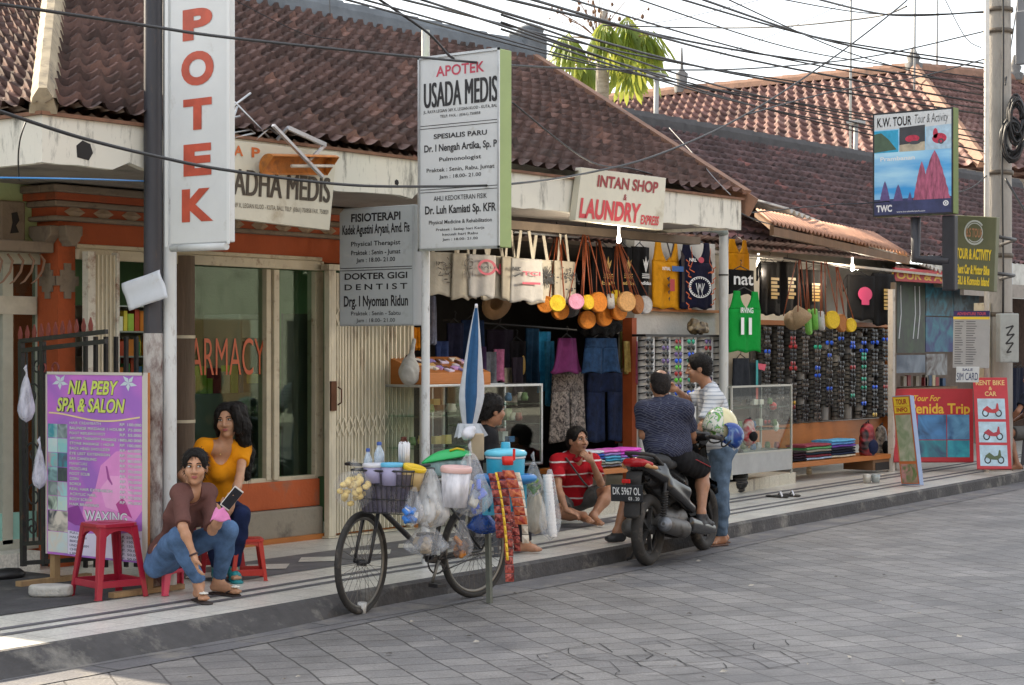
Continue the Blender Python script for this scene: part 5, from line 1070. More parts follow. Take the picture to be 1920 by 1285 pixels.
S=Sdf();figure(S,J,w,.008,uarm=.46,farm=0,thigh=0,neck=False);up=nrm(J['neck']-J['pel'])
S.ell(J['neck']+J['f']*.075-UV*.02,(.078,.070,.105),None,.012,sub=True)
S.build('shirt',cloth('mustard_jersey',hexc('#dd8f14'),.08,bump=.12),t,.0065,folds(11,.0025),[(J['pel']-up*.02,-up)])
S=Sdf();figure(S,J,w,.010,torso=False,uarm=0,farm=0,neck=False,shin=.95);R_t=np.stack([nrm(J['rhip']-J['lhip']),nrm(np.cross(up,nrm(J['rhip']-J['lhip']))),up]);S.ell(J['pel']-up*.01,(.158,.113,.10),R_t,.05)
S.build('jeans',M_denimd,t,.007,folds(12,.0045))
S,c,r,f,u,k,cl=hairfn(J,w,full=1.03);S.chain([c-f*.05+u*.03,D3(444,772,13.10),D3(454,800,13.10),D3(456,826,13.14)],[.075,.066,.058,.045],.04);S.chain([D3(456,826,13.14),D3(463,850,13.36),D3(462,895,13.34)],[.05,.055,.03],.03);S.chain([D3(409,776,12.98),D3(408,800,13.05),D3(412,822,13.15)],[.028,.024,.02],.02)
S.chain([D3(440,764,12.93),D3(446,785,12.93),D3(446,806,12.95)],[.030,.030,.028],.02);fuzz(S.build('hair',M_hair,t,.0065,folds(13,.003,80)),1100,.06,6,1.2,None,f)
g=MB();g.ball(J['neck']+J['f']*.093-UV*.045,.006,8,5);g.build('pendant',metal('gold_pendant',(.7,.5,.2),.3),t)
for s_ in ('r','l'):
    d=nrm((J[s_+'toe']-J[s_+'an'])*np.array((1,1,0)));o=J[s_+'an']*np.array((1,1,0))+UV*.130;S=Sdf();S.cone(o-d*.05,o+d*.15,.036,.044,.02,flat=((0,0,1),.35));S.cone(J[s_+'an']-UV*.03,J[s_+'an']+UV*.012,.045,.041,.01);S.cone(J[s_+'toe']-d*.08+UV*.005,J[s_+'toe']-d*.045+UV*.002,.044,.042,.01)
    S.build('sandal',mat('turquoise_sandal',hexc('#1f7f86'),.5,var=.4,scale=40),t,.006)
J=dict(pel=D3(1070,934,17.30),neck=D3(1078,858,17.05),head=D3(1083,826,16.98),f=nrm(cv(.62,-.78,.06)),rsh=D3(1045,868,16.95),lsh=D3(1112,866,17.25),
         rel=D3(1047,918,16.75),rwr=D3(1062,957,16.66),rhd=cv(.8,-.1,-.3),rhn=cv(0,.2,-1),lel=D3(1126,906,16.95),lwr=D3(1110,866,16.70),lhd=cv(-.75,-.05,.75),lhn=cv(-.3,.8,-.2),lcurl=1.0,
         rhip=D3(1054,940,17.2),lhip=D3(1086,938,17.3),rkn=D3(1052,962,16.78),lkn=D3(1144,922,17.02),ran=D3(1094,968,16.75),lan=D3(1112,968,16.85),rtoe=D3(1108,978,16.55),ltoe=D3(1128,982,16.72))
J['rtoe'][2]=max(J['rtoe'][2],.16);J['ltoe'][2]=max(.155,J['ltoe'][2]);J['lan'][2]=max(J['lan'][2],.2);J['ran'][2]=max(J['ran'][2],.21);J['rkn'][2]=max(J['rkn'][2],.24)
w=dict(k=1.12,girth=1.3,belly=True,hd=1.04,nk=1.15,leg=(.085,.06,.038))
t=person('man in red striped polo shirt sitting cross-legged on step, hand on chin',J,w,SK2,LIP2)
up=nrm(J['neck']-J['pel']);S=Sdf();figure(S,J,w,.012,uarm=.62,farm=0,thigh=0,neck=False);S.ell(J['neck']+J['f']*.075-UV*.01,(.045,.045,.08),None,.012,sub=True)
S.build('shirt',stripes('red_stripes',hexc('#a31622'),(.62,.58,.58),.115,.11),t,.007,folds(21,.006,30),[(J['pel']+up*.02,-up)])
S=Sdf();a,b=J['neck']+cv(-.055,-.02,.035),J['neck']+cv(.06,-.05,.03);S.cone(a,J['neck']+cv(.0,-.10,-.02),.022,.018,.02);S.cone(b,J['neck']+cv(.02,-.11,-.02),.022,.018,.02);S.cone(a,b+BV*.08,.022,.022,.02);S.build('collar',cloth('red_collar',hexc('#8f1420')),t,.007)
S=Sdf();figure(S,J,w,.014,torso=False,uarm=0,farm=0,neck=False,shin=0,thigh=.72);S.ell(J['pel'],(.175,.135,.10),None,.05);S.build('shorts',cloth('grey_shorts',(.105,.105,.10)),t,.007,folds(22,.005))
g=MB();g.tube([J['lsh']+cv(-.10,-.06,.055),J['neck']+cv(-.02,-.15,-.10),J['neck']+cv(.09,-.165,-.25),J['pel']+cv(.17,-.10,.12)] if False else [J['rsh']+cv(.075,-.04,.05),J['neck']+cv(-.01,-.155,-.10),J['neck']+cv(.07,-.185,-.21),J['pel']+cv(.15,-.17,.12),J['pel']+cv(.19,-.02,.08)],.018,6,flat=.4);g.build('bag_strap',cloth('grey_webbing',(.07,.065,.065)),t)
S,c,r,f,u,k,cl=hairfn(J,w);fuzz(S.build('hair',M_hair,t,.0065,folds(23,.0025,90),[cl]),700,.028,7,.2,-J['f'])
J=dict(pel=D3(1254,846,15.25),neck=D3(1243,757,15.28),head=D3(1238,722,15.30),f=nrm(cv(-.10,1,-.10)),rsh=D3(1284,768,15.22),lsh=D3(1207,770,15.22),
         rel=D3(1296,816,15.45),rwr=D3(1308,838,15.72),rhd=cv(.2,1,.1),rhn=cv(0,.1,-1),rcurl=1.2,lel=D3(1207,815,15.25),lwr=D3(1228,828,15.55),lhd=cv(.4,.9,.1),lhn=cv(.4,0,-1),lcurl=1.1,
         rhip=D3(1276,862,15.25),lhip=D3(1236,862,15.25),rkn=D3(1318,880,15.56),lkn=D3(1190,890,15.55),ran=D3(1315,962,15.38),lan=D3(1157,998,15.42),rtoe=D3(1330,982,15.55),ltoe=D3(1142,1013,15.42))
J['lan'][2]=max(J['lan'][2],.20);J['ltoe'][2]=max(J['ltoe'][2],.155)
w=dict(k=1.12,girth=1.2,hd=1.05,nk=1.2,arm=(.056,.045,.03),leg=(.092,.062,.038))
t=person('balding man in dark blue patterned shirt sitting on scooter with his back turned',J,w,SK2,LIP2)
m=cloth('blue_weave',(.028,.034,.062),.3)
q=m.node_tree;b=q.nodes['Principled BSDF'];N=q.nodes.new;L=q.links.new;tc=N('ShaderNodeTexCoord');mp=N('ShaderNodeMapping');mp.inputs['Rotation'].default_value=(math.pi/2,0,-.65);L(tc.outputs['Object'],mp.inputs[0])
br=N('ShaderNodeTexBrick');br.inputs['Scale'].default_value=1;br.inputs['Brick Width'].default_value=.055;br.inputs['Row Height'].default_value=.016;br.inputs['Mortar Size'].default_value=.0028;br.inputs['Color1'].default_value=(.030,.036,.072,1);br.inputs['Color2'].default_value=(.018,.02,.04,1);br.inputs['Mortar'].default_value=(.075,.08,.115,1);br.offset_frequency=3
nz=N('ShaderNodeTexNoise');nz.inputs['Scale'].default_value=9;L(tc.outputs['Object'],nz.inputs[0]);vm=N('ShaderNodeVectorMath');vm.operation='MULTIPLY_ADD';L(nz.outputs[1],vm.inputs[0]);vm.inputs[1].default_value=(.03,.03,.03);L(mp.outputs[0],vm.inputs[2]);L(vm.outputs[0],br.inputs[0]);L(br.outputs[0],b.inputs['Base Color'])
up=nrm(J['neck']-J['pel']);S=Sdf();figure(S,J,w,.016,uarm=.72,farm=0,thigh=0,neck=False);S.ell(J['pel']+up*.02,(.185,.15,.10),None,.05);S.ell(J['neck']+UV*.05-J['f']*.0,(.062,.062,.05),None,.01,sub=True);S.cone(J['neck']+cv(-.05,-.02,.02),J['neck']+cv(.05,-.02,.02),.03,.03,.02)
S.build('shirt',m,t,.0075,folds(31,.0075,28),[(J['pel']-up*.055,-up)])
S=Sdf();figure(S,J,w,.016,torso=False,uarm=0,farm=0,neck=False,shin=0,thigh=.88);S.ell(J['pel']-up*.01,(.18,.14,.10),None,.05);S.build('shorts',cloth('black_shorts',(.012,.012,.014)),t,.0075,folds(32,.004))
g=MB();h_,k_=J['rhip'],J['rkn'];ax=k_-h_;sd=nrm(np.cross(ax,UV));sd=sd if sd@RV > 0 else -sd
g.tube([h_+ax*x+sd*(.128-.034*x)+UV*.012 for x in (.1,.35,.6,.86)],.006,6,flat=.5);g.build('piping',mat('red_piping',hexc('#b5343a'),.7),t)
S,c,r,f,u,k,cl=hairfn(J,w,bald=True);S.ell(c+u*.10-f*.055,(.040,.046,.035),None,.01,sub=True);fuzz(S.build('hair',M_hairg,t,.006,folds(33,.0015,90),[(cl[0]-u*.01,cl[1])]),500,.02,8,.3,None)
for s_ in ('r','l'):
    S=Sdf();foot(S,J[s_+'an'],J[s_+'toe'],.036,.008);d=nrm((J[s_+'toe']-J[s_+'an'])*np.array((1,1,0)));S.build('shoe',mat('black_clog',(.022,.022,.026),.55),t,.0065,None,[(J[s_+'an']-UV*.005,UV)])
J=dict(pel=D3(1352,838,16.35),neck=D3(1330,730,16.32),head=D3(1310,691,16.30),f=nrm(cv(-1,.12,-.12)),rsh=D3(1318,742,16.52),lsh=D3(1340,748,16.12),
         rel=D3(1290,752,16.50),rwr=D3(1268,730,16.25),rhd=cv(-.9,-.2,.1),rhn=cv(0,-1,-.3),lel=D3(1316,800,15.98),lwr=D3(1300,828,15.95),lhd=cv(-.9,.0,-.2),lhn=cv(0,.3,-1),lcurl=1.1,
         rhip=D3(1348,846,16.44),lhip=D3(1354,848,16.26),rkn=D3(1352,930,16.42),lkn=D3(1350,932,16.22),ran=D3(1354,1003,16.5),lan=D3(1352,1004,16.30),rtoe=D3(1330,1016,16.45),ltoe=D3(1333,1018,16.22))
for s_ in ('ran','lan'): J[s_][2]=.085
for s_ in ('rtoe','ltoe'): J[s_][2]=.035
w=dict(k=1.04,girth=1.1,hd=1.06,nk=1.15)
t=person('dark haired man in pale striped tee and jeans standing beyond scooter, facing left',J,w,SK2,LIP2)
up=nrm(J['neck']-J['pel']);S=Sdf();figure(S,J,w,.014,uarm=.80,farm=0,thigh=0,neck=False);S.ell(J['pel']+up*.02,(.165,.165,.10),None,.05);S.ell(J['neck']+UV*.04+J['f']*.03,(.06,.06,.06),None,.01,sub=True);S.build('shirt',stripes('pale_stripes',(.55,.57,.60),(.30,.33,.38),.034,.3,.12),t,.007,folds(41,.006,30),[(J['pel']-up*.05,-up)])
S=Sdf();figure(S,J,w,.014,torso=False,uarm=0,farm=0,neck=False,shin=.97);S.ell(J['pel'],(.155,.155,.11),None,.05);S.build('jeans',M_denimw,t,.007,folds(42,.004))
S,c,r,f,u,k,cl=hairfn(J,w,full=1.03);fuzz(S.build('hair',M_hair,t,.006,folds(43,.002,90),[cl]),700,.026,9,.2,-J['f'])
for s_ in ('r','l'): d=nrm((J[s_+'toe']-J[s_+'an'])*np.array((1,1,0)));o=J[s_+'an']*np.array((1,1,0))+UV*.012;S=Sdf();S.cone(o-d*.05,o+d*.16,.036,.044,.02,flat=((0,0,1),.3));S.build('sandal',mat('brown_sandal',(.10,.05,.035),.6),t,.006)
J=dict(pel=D3(906,902,14.55),neck=D3(911,806,14.45),head=D3(922,770,14.40),f=nrm(cv(.86,.50,-.02)),rsh=D3(916,822,14.25),lsh=D3(905,815,14.65),rel=D3(925,890,14.15),rwr=D3(965,900,14.35),rhd=cv(1,.3,0),rhn=cv(0,0,-1),
         lel=D3(915,890,14.85),lwr=D3(955,895,14.9),lhd=cv(1,.2,0),lhn=cv(0,0,-1),rhip=D3(908,912,14.45),lhip=D3(905,910,14.65),rkn=D3(980,915,14.55),lkn=D3(975,912,14.8),ran=D3(985,1010,14.6),lan=D3(978,1005,14.8),rtoe=D3(1010,1025,14.6),ltoe=D3(1002,1020,14.8))
for s_ in ('ran','lan'): J[s_][2]=.20
for s_ in ('rtoe','ltoe'): J[s_][2]=.155
w=dict(k=1.0,hd=1.03,nk=1.1);t=person('man in black shirt seated behind bicycle near closed blue umbrella, head turned right',J,w,SK2,LIP2)
up=nrm(J['neck']-J['pel']);S=Sdf();figure(S,J,w,.014,uarm=.7,farm=0,thigh=0,neck=False);S.cone(J['neck']+cv(-.04,0,.02),J['neck']+cv(.04,.02,.0),.05,.05,.02);S.build('shirt',cloth('black_shirt',(.014,.014,.016)),t,.0075,folds(51,.004),[(J['pel']-up*.04,-up)])
S=Sdf();figure(S,J,w,.014,torso=False,uarm=0,farm=0,neck=False,shin=.95);S.ell(J['pel'],(.16,.13,.1),None,.05);S.build('trousers',cloth('black_trousers',(.02,.02,.025)),t,.008,folds(52,.004))
S,c,r,f,u,k,cl=hairfn(J,w,full=1.06);fuzz(S.build('hair',M_hair,t,.006,folds(53,.003,90),[cl]),700,.03,10,.3,-J['f'])
STOOL_C=J['pel']
J=dict(pel=D3(1938,805,24.9),neck=D3(1934,735,24.8),head=D3(1932,710,24.75),f=nrm(cv(-.9,-.4,0)),rsh=D3(1930,745,25.0),lsh=D3(1924,747,24.6),rel=D3(1922,778,25.1),rwr=D3(1900,790,25.0),rhd=cv(-1,0,0),rhn=cv(0,0,-1),
         lel=D3(1908,772,24.5),lwr=D3(1893,790,24.6),lhd=cv(-1,0,-.3),lhn=cv(0,0,-1),rhip=D3(1936,812,25.0),lhip=D3(1932,812,24.8),rkn=D3(1892,812,24.95),lkn=D3(1890,812,24.6),ran=D3(1906,862,24.9),lan=D3(1908,868,24.5),rtoe=D3(1888,874,24.9),ltoe=D3(1890,876,24.5))
for s_ in ('ran','lan'): J[s_][2]=.20
for s_ in ('rtoe','ltoe'): J[s_][2]=.155
w=dict();t=person('seated person in dark top and grey shorts cut off by the edge beside posters',J,w,SK3,LIP2)
up=nrm(J['neck']-J['pel']);S=Sdf();figure(S,J,w,.014,uarm=.6,farm=0,thigh=0,neck=False);S.build('shirt',cloth('navy_shirt',(.015,.018,.03)),t,.009,None,[(J['pel']-up*.04,-up)])
S=Sdf();figure(S,J,w,.014,torso=False,uarm=0,farm=0,neck=False,shin=0,thigh=.8);S.ell(J['pel'],(.16,.13,.1),None,.05);S.build('shorts',MATS['grey_shorts'],t,.009,None)
S,c,r,f,u,k,cl=hairfn(J,w);fuzz(S.build('hair',M_hair,t,.008,None,[cl]),200,.03,11,.3,None)
STOOL_G=J['pel']
# ================================================================ stools, boards, gate, bicycle, scooter
def stool(name,label,col,px,py,z0,h,top,foot_,rz,arch=.62,group=None):
    m=plastic('plastic_%s' % col.strip('#'),hexc(col),.35);p=atZ(px,py,z0)
    t=thing(name,label,'stool',(0,0,0),group);a,b=top/2,foot_/2;th=.012
    g=MB();g.prism([(math.cos(math.pi/4+i*math.pi/2+d)*a*1.30*.98,math.sin(math.pi/4+i*math.pi/2+d)*a*1.30*.98) for i in range(4) for d in (-.16,.16)],(0,0,h-.022),(1,0,0),(0,1,0),(0,0,.022))
    g.prism([(math.cos(i*math.pi/8)*a*.5,math.sin(i*math.pi/8)*a*.5) for i in range(16)],(0,0,h+.0005),(1,0,0),(0,1,0),(0,0,.003));g.build('seat',m,t,bevel=.008)
    for q in range(4):
        an=q*math.pi/2;R=Matrix.Rotation(an,3,'Z');e=lambda f: a*.96+(b-a*.96)*f
        ha=h-.018;pts=[(-a*.86,0),(a*.86,0)]+[(a*.80*math.cos(x),-.028*(h/.45)-.075*(h/.45)*(1-math.sin(x))) for x in [math.pi*i/10 for i in range(11)]]
        g=MB();vs=[R@V(x,e((-y)/h)+.0-.003,ha+y) for x,y in pts];vs2=[R@V(x,e((-y)/h)-th-.003,ha+y) for x,y in pts];n=len(pts)
        g.add(vs+vs2,[tuple(range(n)),tuple(range(n,2*n))[::-1]]+[(i,(i+1) % n,n+(i+1) % n,n+i) for i in range(n)]);g.build('apron',m,t)
        W0,W1=a*.36,a*.25;R2=R;cs=[]
        for f in (0,.5,1):
            k=e(f);wd=W0+(W1-W0)*f;z=ha*(1-f);cs.append([R2@V(*v) for v in ((k,k,z),(k-wd,k+.002,z),(k-wd,k-th,z),(k-th,k-th,z),(k-th,k-wd,z),(k+.002,k-wd,z))])
        g=MB();g.add([v for c in cs for v in c],[(6*j+i,6*j+(i+1) % 6,6*j+6+(i+1) % 6,6*j+6+i) for j in range(2) for i in range(6)]+[(0,1,2,3,4,5),(17,16,15,14,13,12)]);g.build('leg',m,t,bevel=.004)
        if h > .25:
            f=.80;k=e(f)-.002;g=MB();g.prism([(-k+W1*.7,0),(k-W1*.7,0),(k-W1*.7,.045),(-k+W1*.7,.045)],R@V(0,k-.001,ha*(1-f)-.02),R@V(1,0,0),(0,0,1),R@V(0,-th,0));g.build('stretcher',m,t,bevel=.004)
    t.location=(p.x,p.y,z0);t.rotation_euler=(0,0,rz);return t
ZP=.126
s1=stool('plastic_stool','tall dark red plastic stool in front of the purple spa board','#9c1c34',204,1117,ZP,.475,.28,.37,TH+.72)
stool('plastic_stool','low pink plastic stool under the woman in brown','#cc4460',324,1110,ZP,.17,.27,.30,TH+.7)
stool('plastic_stool','small bright red plastic stool right of the seated women','#b0241e',464,1086,ZP,.285,.20,.25,TH+.25)
stool('plastic_stool','red plastic stool beneath the woman in yellow','#9c1a26',404,1070,ZP,.415,.28,.34,TH+.5)
for c,lb,z in ((STOOL_C,'dark plastic stool beneath the man in black behind the bicycle',.126),(STOOL_G,'grey plastic stool beneath the seated person at the right edge',.126)):
    t=stool('plastic_stool',lb,'#3a3c42',900,1000,z,max(.25,c[2]-.23),.28,.34,.4);t.location=(c[0],c[1],z)
XB=8.18;P=[atX(87,697,XB-.04),atX(277,697,XB-.04),atX(272,1043,XB-.04),atX(88,1038,XB-.04)]
dy=P[1].y-P[0].y;pn=Panel(P[0],V(0,dy,0),V(0,0,P[3].z-P[0].z))
t=thing('spa_board','purple NIA PEBY spa and salon price board on rough timber legs','sign board',(XB,P[0].y+dy/2,.12))
def wave(name,c0,c1,sc,dist=4.,ang=0):
    m=bpy.data.materials.new(name);m.use_nodes=True;q=m.node_tree;b=q.nodes['Principled BSDF'];tc=q.nodes.new('ShaderNodeTexCoord');wv_=q.nodes.new('ShaderNodeTexNoise');wv_.inputs['Scale'].default_value=sc;wv_.inputs['Detail'].default_value=dist;wv_.inputs['Distortion'].default_value=1.2
    q.links.new(tc.outputs['Object'],wv_.inputs[0]);rp=q.nodes.new('ShaderNodeValToRGB');q.links.new(wv_.outputs[0],rp.inputs[0]);e=rp.color_ramp.elements;e[0].position=.36;e[1].position=.66;e[0].color=(*c0,1);e[1].color=(*c1,1);q.links.new(rp.outputs[0],b.inputs['Base Color']);b.inputs['Roughness'].default_value=.45;return m
g=MB();slab(g,pn,.02);g.build('board',M_honey,t)
g=MB();pn.rect(g,.0,.0,.965,1,.002);g.build('print',wave('print_purple',hexc('#a06ac4'),hexc('#c874cf'),2.2,1.),t)
g=MB();pn.rect(g,0,0,.965,.015,.004);pn.rect(g,.955,0,1.0,1,.004);pn.rect(g,0,0,.012,1,.004);g.build('board_edge',mat('pale_edge',(.55,.52,.47),.6),t,solid=.006)
for nm,c,pts,o in (('print_face','#dd8fd0',[(.36,.82),(.38,.72),(.5,.62),(.55,.5),(.7,.42),(.93,.40),(.955,.5),(.955,.72),(.86,.80),(.7,.86),(.5,.86)],.0025),('print_shade','#8d3f98',[(.225,.74),(.33,.72),(.42,.83),(.3,.83),(.225,.81)],.003),('print_cheek','#e8a6da',[(.55,.62),(.65,.55),(.8,.55),(.86,.66),(.75,.74),(.6,.72)],.0032),('print_lips','#b0408f',[(.70,.70),(.76,.665),(.79,.68),(.86,.77),(.80,.75),(.74,.755)],.0036),('print_eye','#a04a98',[(.60,.50),(.62,.57),(.66,.60),(.67,.595),(.64,.56),(.615,.50)],.0036),('print_towel','#d9d4ea',[(.225,.86),(.4,.87),(.7,.86),(.955,.83),(.955,.99),(.225,.99)],.0034)):
    g=MB();pn.poly(g,pts,o);g.build(nm,mat(nm,hexc(c),.45,var=.08,scale=8),t)
cr2=random.Random(9);PH=['#3f8fa0','#9fb0b5','#b6d8dc','#a9c7c4','#7ec3c9','#565f74','#9fd0d6','#3c4250','#2f3b46','#c98fa4','#4c5a58','#c9dccf','#d8d0c6','#c7d8dc']
for i,c in enumerate(PH):
    if i < 12: u0=.02+.1*(i % 2);v0=.285+.079*(i//2);r_=(u0,v0,u0+.097,v0+.076)
    else: r_=(.02,.76+.115*(i-12),.222,.872+.115*(i-12))
    g=MB();pn.rect(g,*r_,.003);g.build('print_photo',wave('photo_%d' % i,hexc(c),hexc(PH[(i*5+3) % 14]),9,2.),t)
g=MB()
for px_,sg in ((.145,-1),(.82,1)):
    for k in range(5): a=k*1.2566+.3;pn.poly(g,[(px_,.055),(px_+.035*math.cos(a-.4),.055+.02*math.sin(a-.4)),(px_+.085*math.cos(a),.055+.045*math.sin(a)),(px_+.04*math.cos(a+.6),.055+.024*math.sin(a+.6))],.003+.0003*k)
g.build('print_flower',mat('print_flower',(.55,.66,.72),.5),t)
for off,du,m,bd in ((.0034,.012,mat('script_shadow',(.03,.025,.05),.5),.055),(.0048,0,mat('script_lime',hexc('#c9d868'),.5),.028)):
    g=MB();pn.text(g,'NIA PEBY',.475+du*.4,.045,.118,off,.50,bold=bd,shear=.25);pn.text(g,'SPA & SALON',.45+du*.4,.14,.213,off,.68,bold=bd,shear=.25);g.build('lettering',m,t)
g=MB();pn.line(g,[(.03+.9*i/24,.243+.018*math.sin(i/24*5.2-1.6)-.0*i) for i in range(25)],.010,.004);g.build('print_swirl',mat('print_cream',hexc('#e6d59a'),.5),t)
items=[('HAIR CREAMBATH','100.000'),('BALINESE MASSAGE 1 HOUR','75.000'),('FOOT REFLEXOLOGY','55.000'),('AROMA THERAPHY MASSAGE 1 HOUR','90.000'),('STONE MASSAGE 1 HOUR','100.000'),('BACK HEAD SHOULDER','60.000'),('EYE LEST EXTENSION','300.000'),('EAR CANDLING','80.000'),('MANICURE','70.000'),('PEDICURE','70.000'),('FOOT SCUB','50.000'),('CORN','70.000'),('BORDI','10.000'),('REAL HAIR EXTENSION','90.000'),('ACRYLIC NAIL','50.000'),('BODY SCRUB','90.000'),('HAIR BRAIDING','')]
for off,m,bd in ((.0038,MATS['script_shadow'],.05),(.0046,mat('list_white',(.70,.72,.78),.5),.018)):
    g=MB();nm={17: ''}
    for i,(a_,b_) in enumerate(items):
        v=.268+.0275*i;pn.text(g,a_,.245,v,v+.015,off,min(.60,.0222*len(a_)),'l',bold=bd)
        if b_: pn.text(g,'RP. '+b_,.945,v,v+.015,off,.205,'r',bold=bd)
    pn.text(g,'WAXING',.60,.742,.795,off,.42,bold=bd*.8)
    g.build('price_list',m,t)
g=MB()
for i,(a_,b_) in enumerate((('FULL LEG','RP. 250.000'),('HALF LEG','RP. 150.000'),('BIKINI','RP. 150.000'),('UNDER ARM','RP. 70.000'),('CHIN','RP. 50.000'),('LIPS','RP. 50.000'))):
    v=.865+.0225*i;pn.text(g,a_,.245,v,v+.013,.0044,.021*len(a_),'l',bold=.02);pn.text(g,b_,.935,v,v+.013,.0044,.20,'r',bold=.02)
g.build('small_price_list',mat('list_blue',(.12,.13,.22),.5),t)
M_timb=mat('raw_timber',(.34,.22,.11),.75,var=.3,scale=9,stretch=(1,1,.2),bump=.3)
for yy in (P[0].y-.035,P[1].y+.05):
    g=MB();g.box((XB-.018,yy-.025,ZP+.02),(XB+.03,yy+.025,pn.o.z-pn.H*.9));g.build('leg',M_timb,t)
    g=MB();g.box((XB-.30,yy-.03,ZP),(XB+.30,yy+.03,ZP+.034));g.build('foot',M_timb,t)
p=atZ(96,1118,ZP);g=MB();g.prism([(math.cos(i*.5236)*.145*(1+.06*math.sin(i*2.3)),math.sin(i*.5236)*.085*(1+.08*math.cos(i*1.7))) for i in range(12)],(p.x,p.y,ZP),(ST,-CT,0),(CT,ST,0),(0,0,.075));o=g.build('stone',mat('whitewashed_stone',(.46,.45,.42),.9,var=.15,bump=.5,dirt=((.2,.18,.16),.3,6)),bevel=.03,segs=3);tag(o,'whitewashed stone block weighing down the foot of the purple spa board','stone')
XGt=8.3;t=thing('iron_gate','black wrought iron gate with reddish spear tips behind the spa board','gate',atX(100,1060,XGt))
def gp(px,py): return atX(px,py,XGt)
g=MB()
for a,b in (((38,658),(200,640)),((38,640),(200,622)),((44,1056),(200,1046)),((40,1020),(200,1010))): g.bar(gp(*a),gp(*b),.03)
for px in (40,80): g.bar(gp(px,640),gp(px+4,1062),.035)
g.build('frame',M_black,t)
g=MB()
for i in range(9): q=gp(128+i*8.5,640);g.bar((q.x+.15+.05*i,q.y,.2),(q.x+.15+.05*i,q.y,gp(0,632).z-.0),.03,.02)
g.build('folded_leaf',M_black,t)
for i in range(11):
    q=gp(38+i*13.2,640-i*1.6);g=MB();g.bar(q,q+V(0,0,.02),.012);g.prism([(-.014,0),(.014,0),(.020,.035),(0,.09),(-.020,.035)],q+V(.006,0,.015),(0,-1,0),(0,0,1),(-.012,0,0));g.build('spear_tip',mat('rusty_red_tip',hexc('#7a3a34'),.6,var=.2),t)
    if i < 4: g=MB();g.bar(gp(50+i*11,655),gp(52+i*11,1020),.012);g.build('bar',M_black,t)
g=MB()
for (cx_,cy_,r0,tn,s_) in ((60,740,.09,1.6,1),(62,850,.085,1.5,-1),(64,930,.10,1.7,1),(60,990,.07,1.5,-1),(70,690,.06,1.4,1)):
    c0=gp(cx_,cy_);g.tube([c0+V(0,-s_*r0*(1-i/26)*math.cos(i*tn/4),r0*(1-i/26)*math.sin(i*tn/4)) for i in range(24)],.007,5)
g.build('scroll',M_black,t)
g=MB()
for px,py in ((80,690),(104,690)): c0=gp(px,py);g.tube([c0+V(0,.035*math.cos(a*.5),.035*math.sin(a*.5)) for a in range(14)],.008,5)
g.build('ring_ornament',MATS['rusty_red_tip'],t)
M_film=film('clear_plastic_film',(.84,.87,.92),.20,.12)
def bag(name,label,px,py_top,py_bot,wpx,d,m=None,k=None,fill=None,grp=None,cat='plastic bag',seed=0,knot=True):
    """a hanging plastic bag: gathered top, handles, bulging pleated body"""
    T_,B_=atD(px,py_top,d),atD(px,py_bot,d);h=T_.z-B_.z;r=wpx/3500*d/2;q=random.Random(seed+px);ph0=q.uniform(0,6)
    t=thing(name,label,cat,B_,grp)
    def sk(u,v):
        a=u*2*math.pi;f=v;w_=r*(.16+.84*min(1,(f*1.5))**.8)*(1-.55*max(0,f-.8)/.2*.8);w_ *= 1+.10*(1-f)*math.sin(a*9+ph0)+.06*math.sin(a*5+f*7+ph0)
        if f >= .999: w_=.001
        return T_.lerp(B_,f)+V(ST,-CT,0)*(w_*math.cos(a))+V(CT,ST,0)*(w_*.7*math.sin(a))+V(0,0,.01*math.sin(a*3+ph0)*f)
    g=MB();g.grid(sk,30,14);g.build('bag_body',m or M_film,t)
    if knot:
        g=MB()
        g.tube([T_+V(0,0,-.012),T_+V(.004,0,.02),T_+V(-.006,.004,.05),T_+V(.004,0,.075)],[.016,.009,.016,.005],7,flat=.6)
        g.build('handle',m or M_film,t)
    if fill:
        for i,(c,n,sz,el_) in enumerate(fill):
            g=MB()
            for _ in range(n):
                a,rr_=q.uniform(0,6.28),r*.55*math.sqrt(q.random());z=B_.z+h*q.uniform(.1,.5);c0=V(B_.x,B_.y,z)+V(ST,-CT,0)*(rr_*math.cos(a))+V(CT,ST,0)*(rr_*.6*math.sin(a))
                ax=V(q.gauss(0,1),q.gauss(0,1),q.gauss(0,1)).normalized();ay=ax.orthogonal().normalized();g.obox(c0,ax*sz*el_,ay*sz,ax.cross(ay)*sz*.5)
            g.build('contents',mat('bagfill_%s' % c.strip('#'),hexc(c),.5,var=.25,scale=15),t,bevel=sz*.3)
    return t
bag('plastic_bag','white plastic bag hung on the upper part of the iron gate',49,705,790,32,12.7,film('milky_film',(.62,.63,.74),.6),seed=1)
bag('plastic_bag','pale plastic bag hung low on the iron gate',74,840,915,28,12.6,MATS['milky_film'],seed=2)
p=atD(12,1083,13.0);g=MB();g.lathe((p.x,p.y,.127),[(.0,.0),(.09,0),(.10,.03),(.07,.06),(.0,.07)],14,sx=1.5);tag(g.build('shoe',mat('black_shoe',(.01,.01,.012),.5)),'black shoe left on the ground below the iron gate','shoe')
M_bk=mat('bike_black',(.020,.020,.022),.42,var=.35,scale=12,dirt=((.16,.12,.09),.22,12));M_tyre=mat('tyre_rubber',(.028,.026,.024),.8,var=.25,scale=10,dirt=((.13,.11,.09),.3,8));M_rim=metal('dull_rim',(.18,.17,.15),.45);M_spk=metal('spoke_steel',(.16,.15,.14),.4)
cR=atZ(890,1121,0);cF=atZ(678,1152,0);rw=.335
bd=(cF-cR).normalized();bl=V(bd.y*-1,bd.x,0)    # forward, left
t=thing('bicycle','old black bicycle loaded with drinks and snacks parked against the kerb','bicycle',cR)
BP=lambda x,y,z: cR+bd*x+bl*y+V(0,0,z)
L_=(cF-cR).length
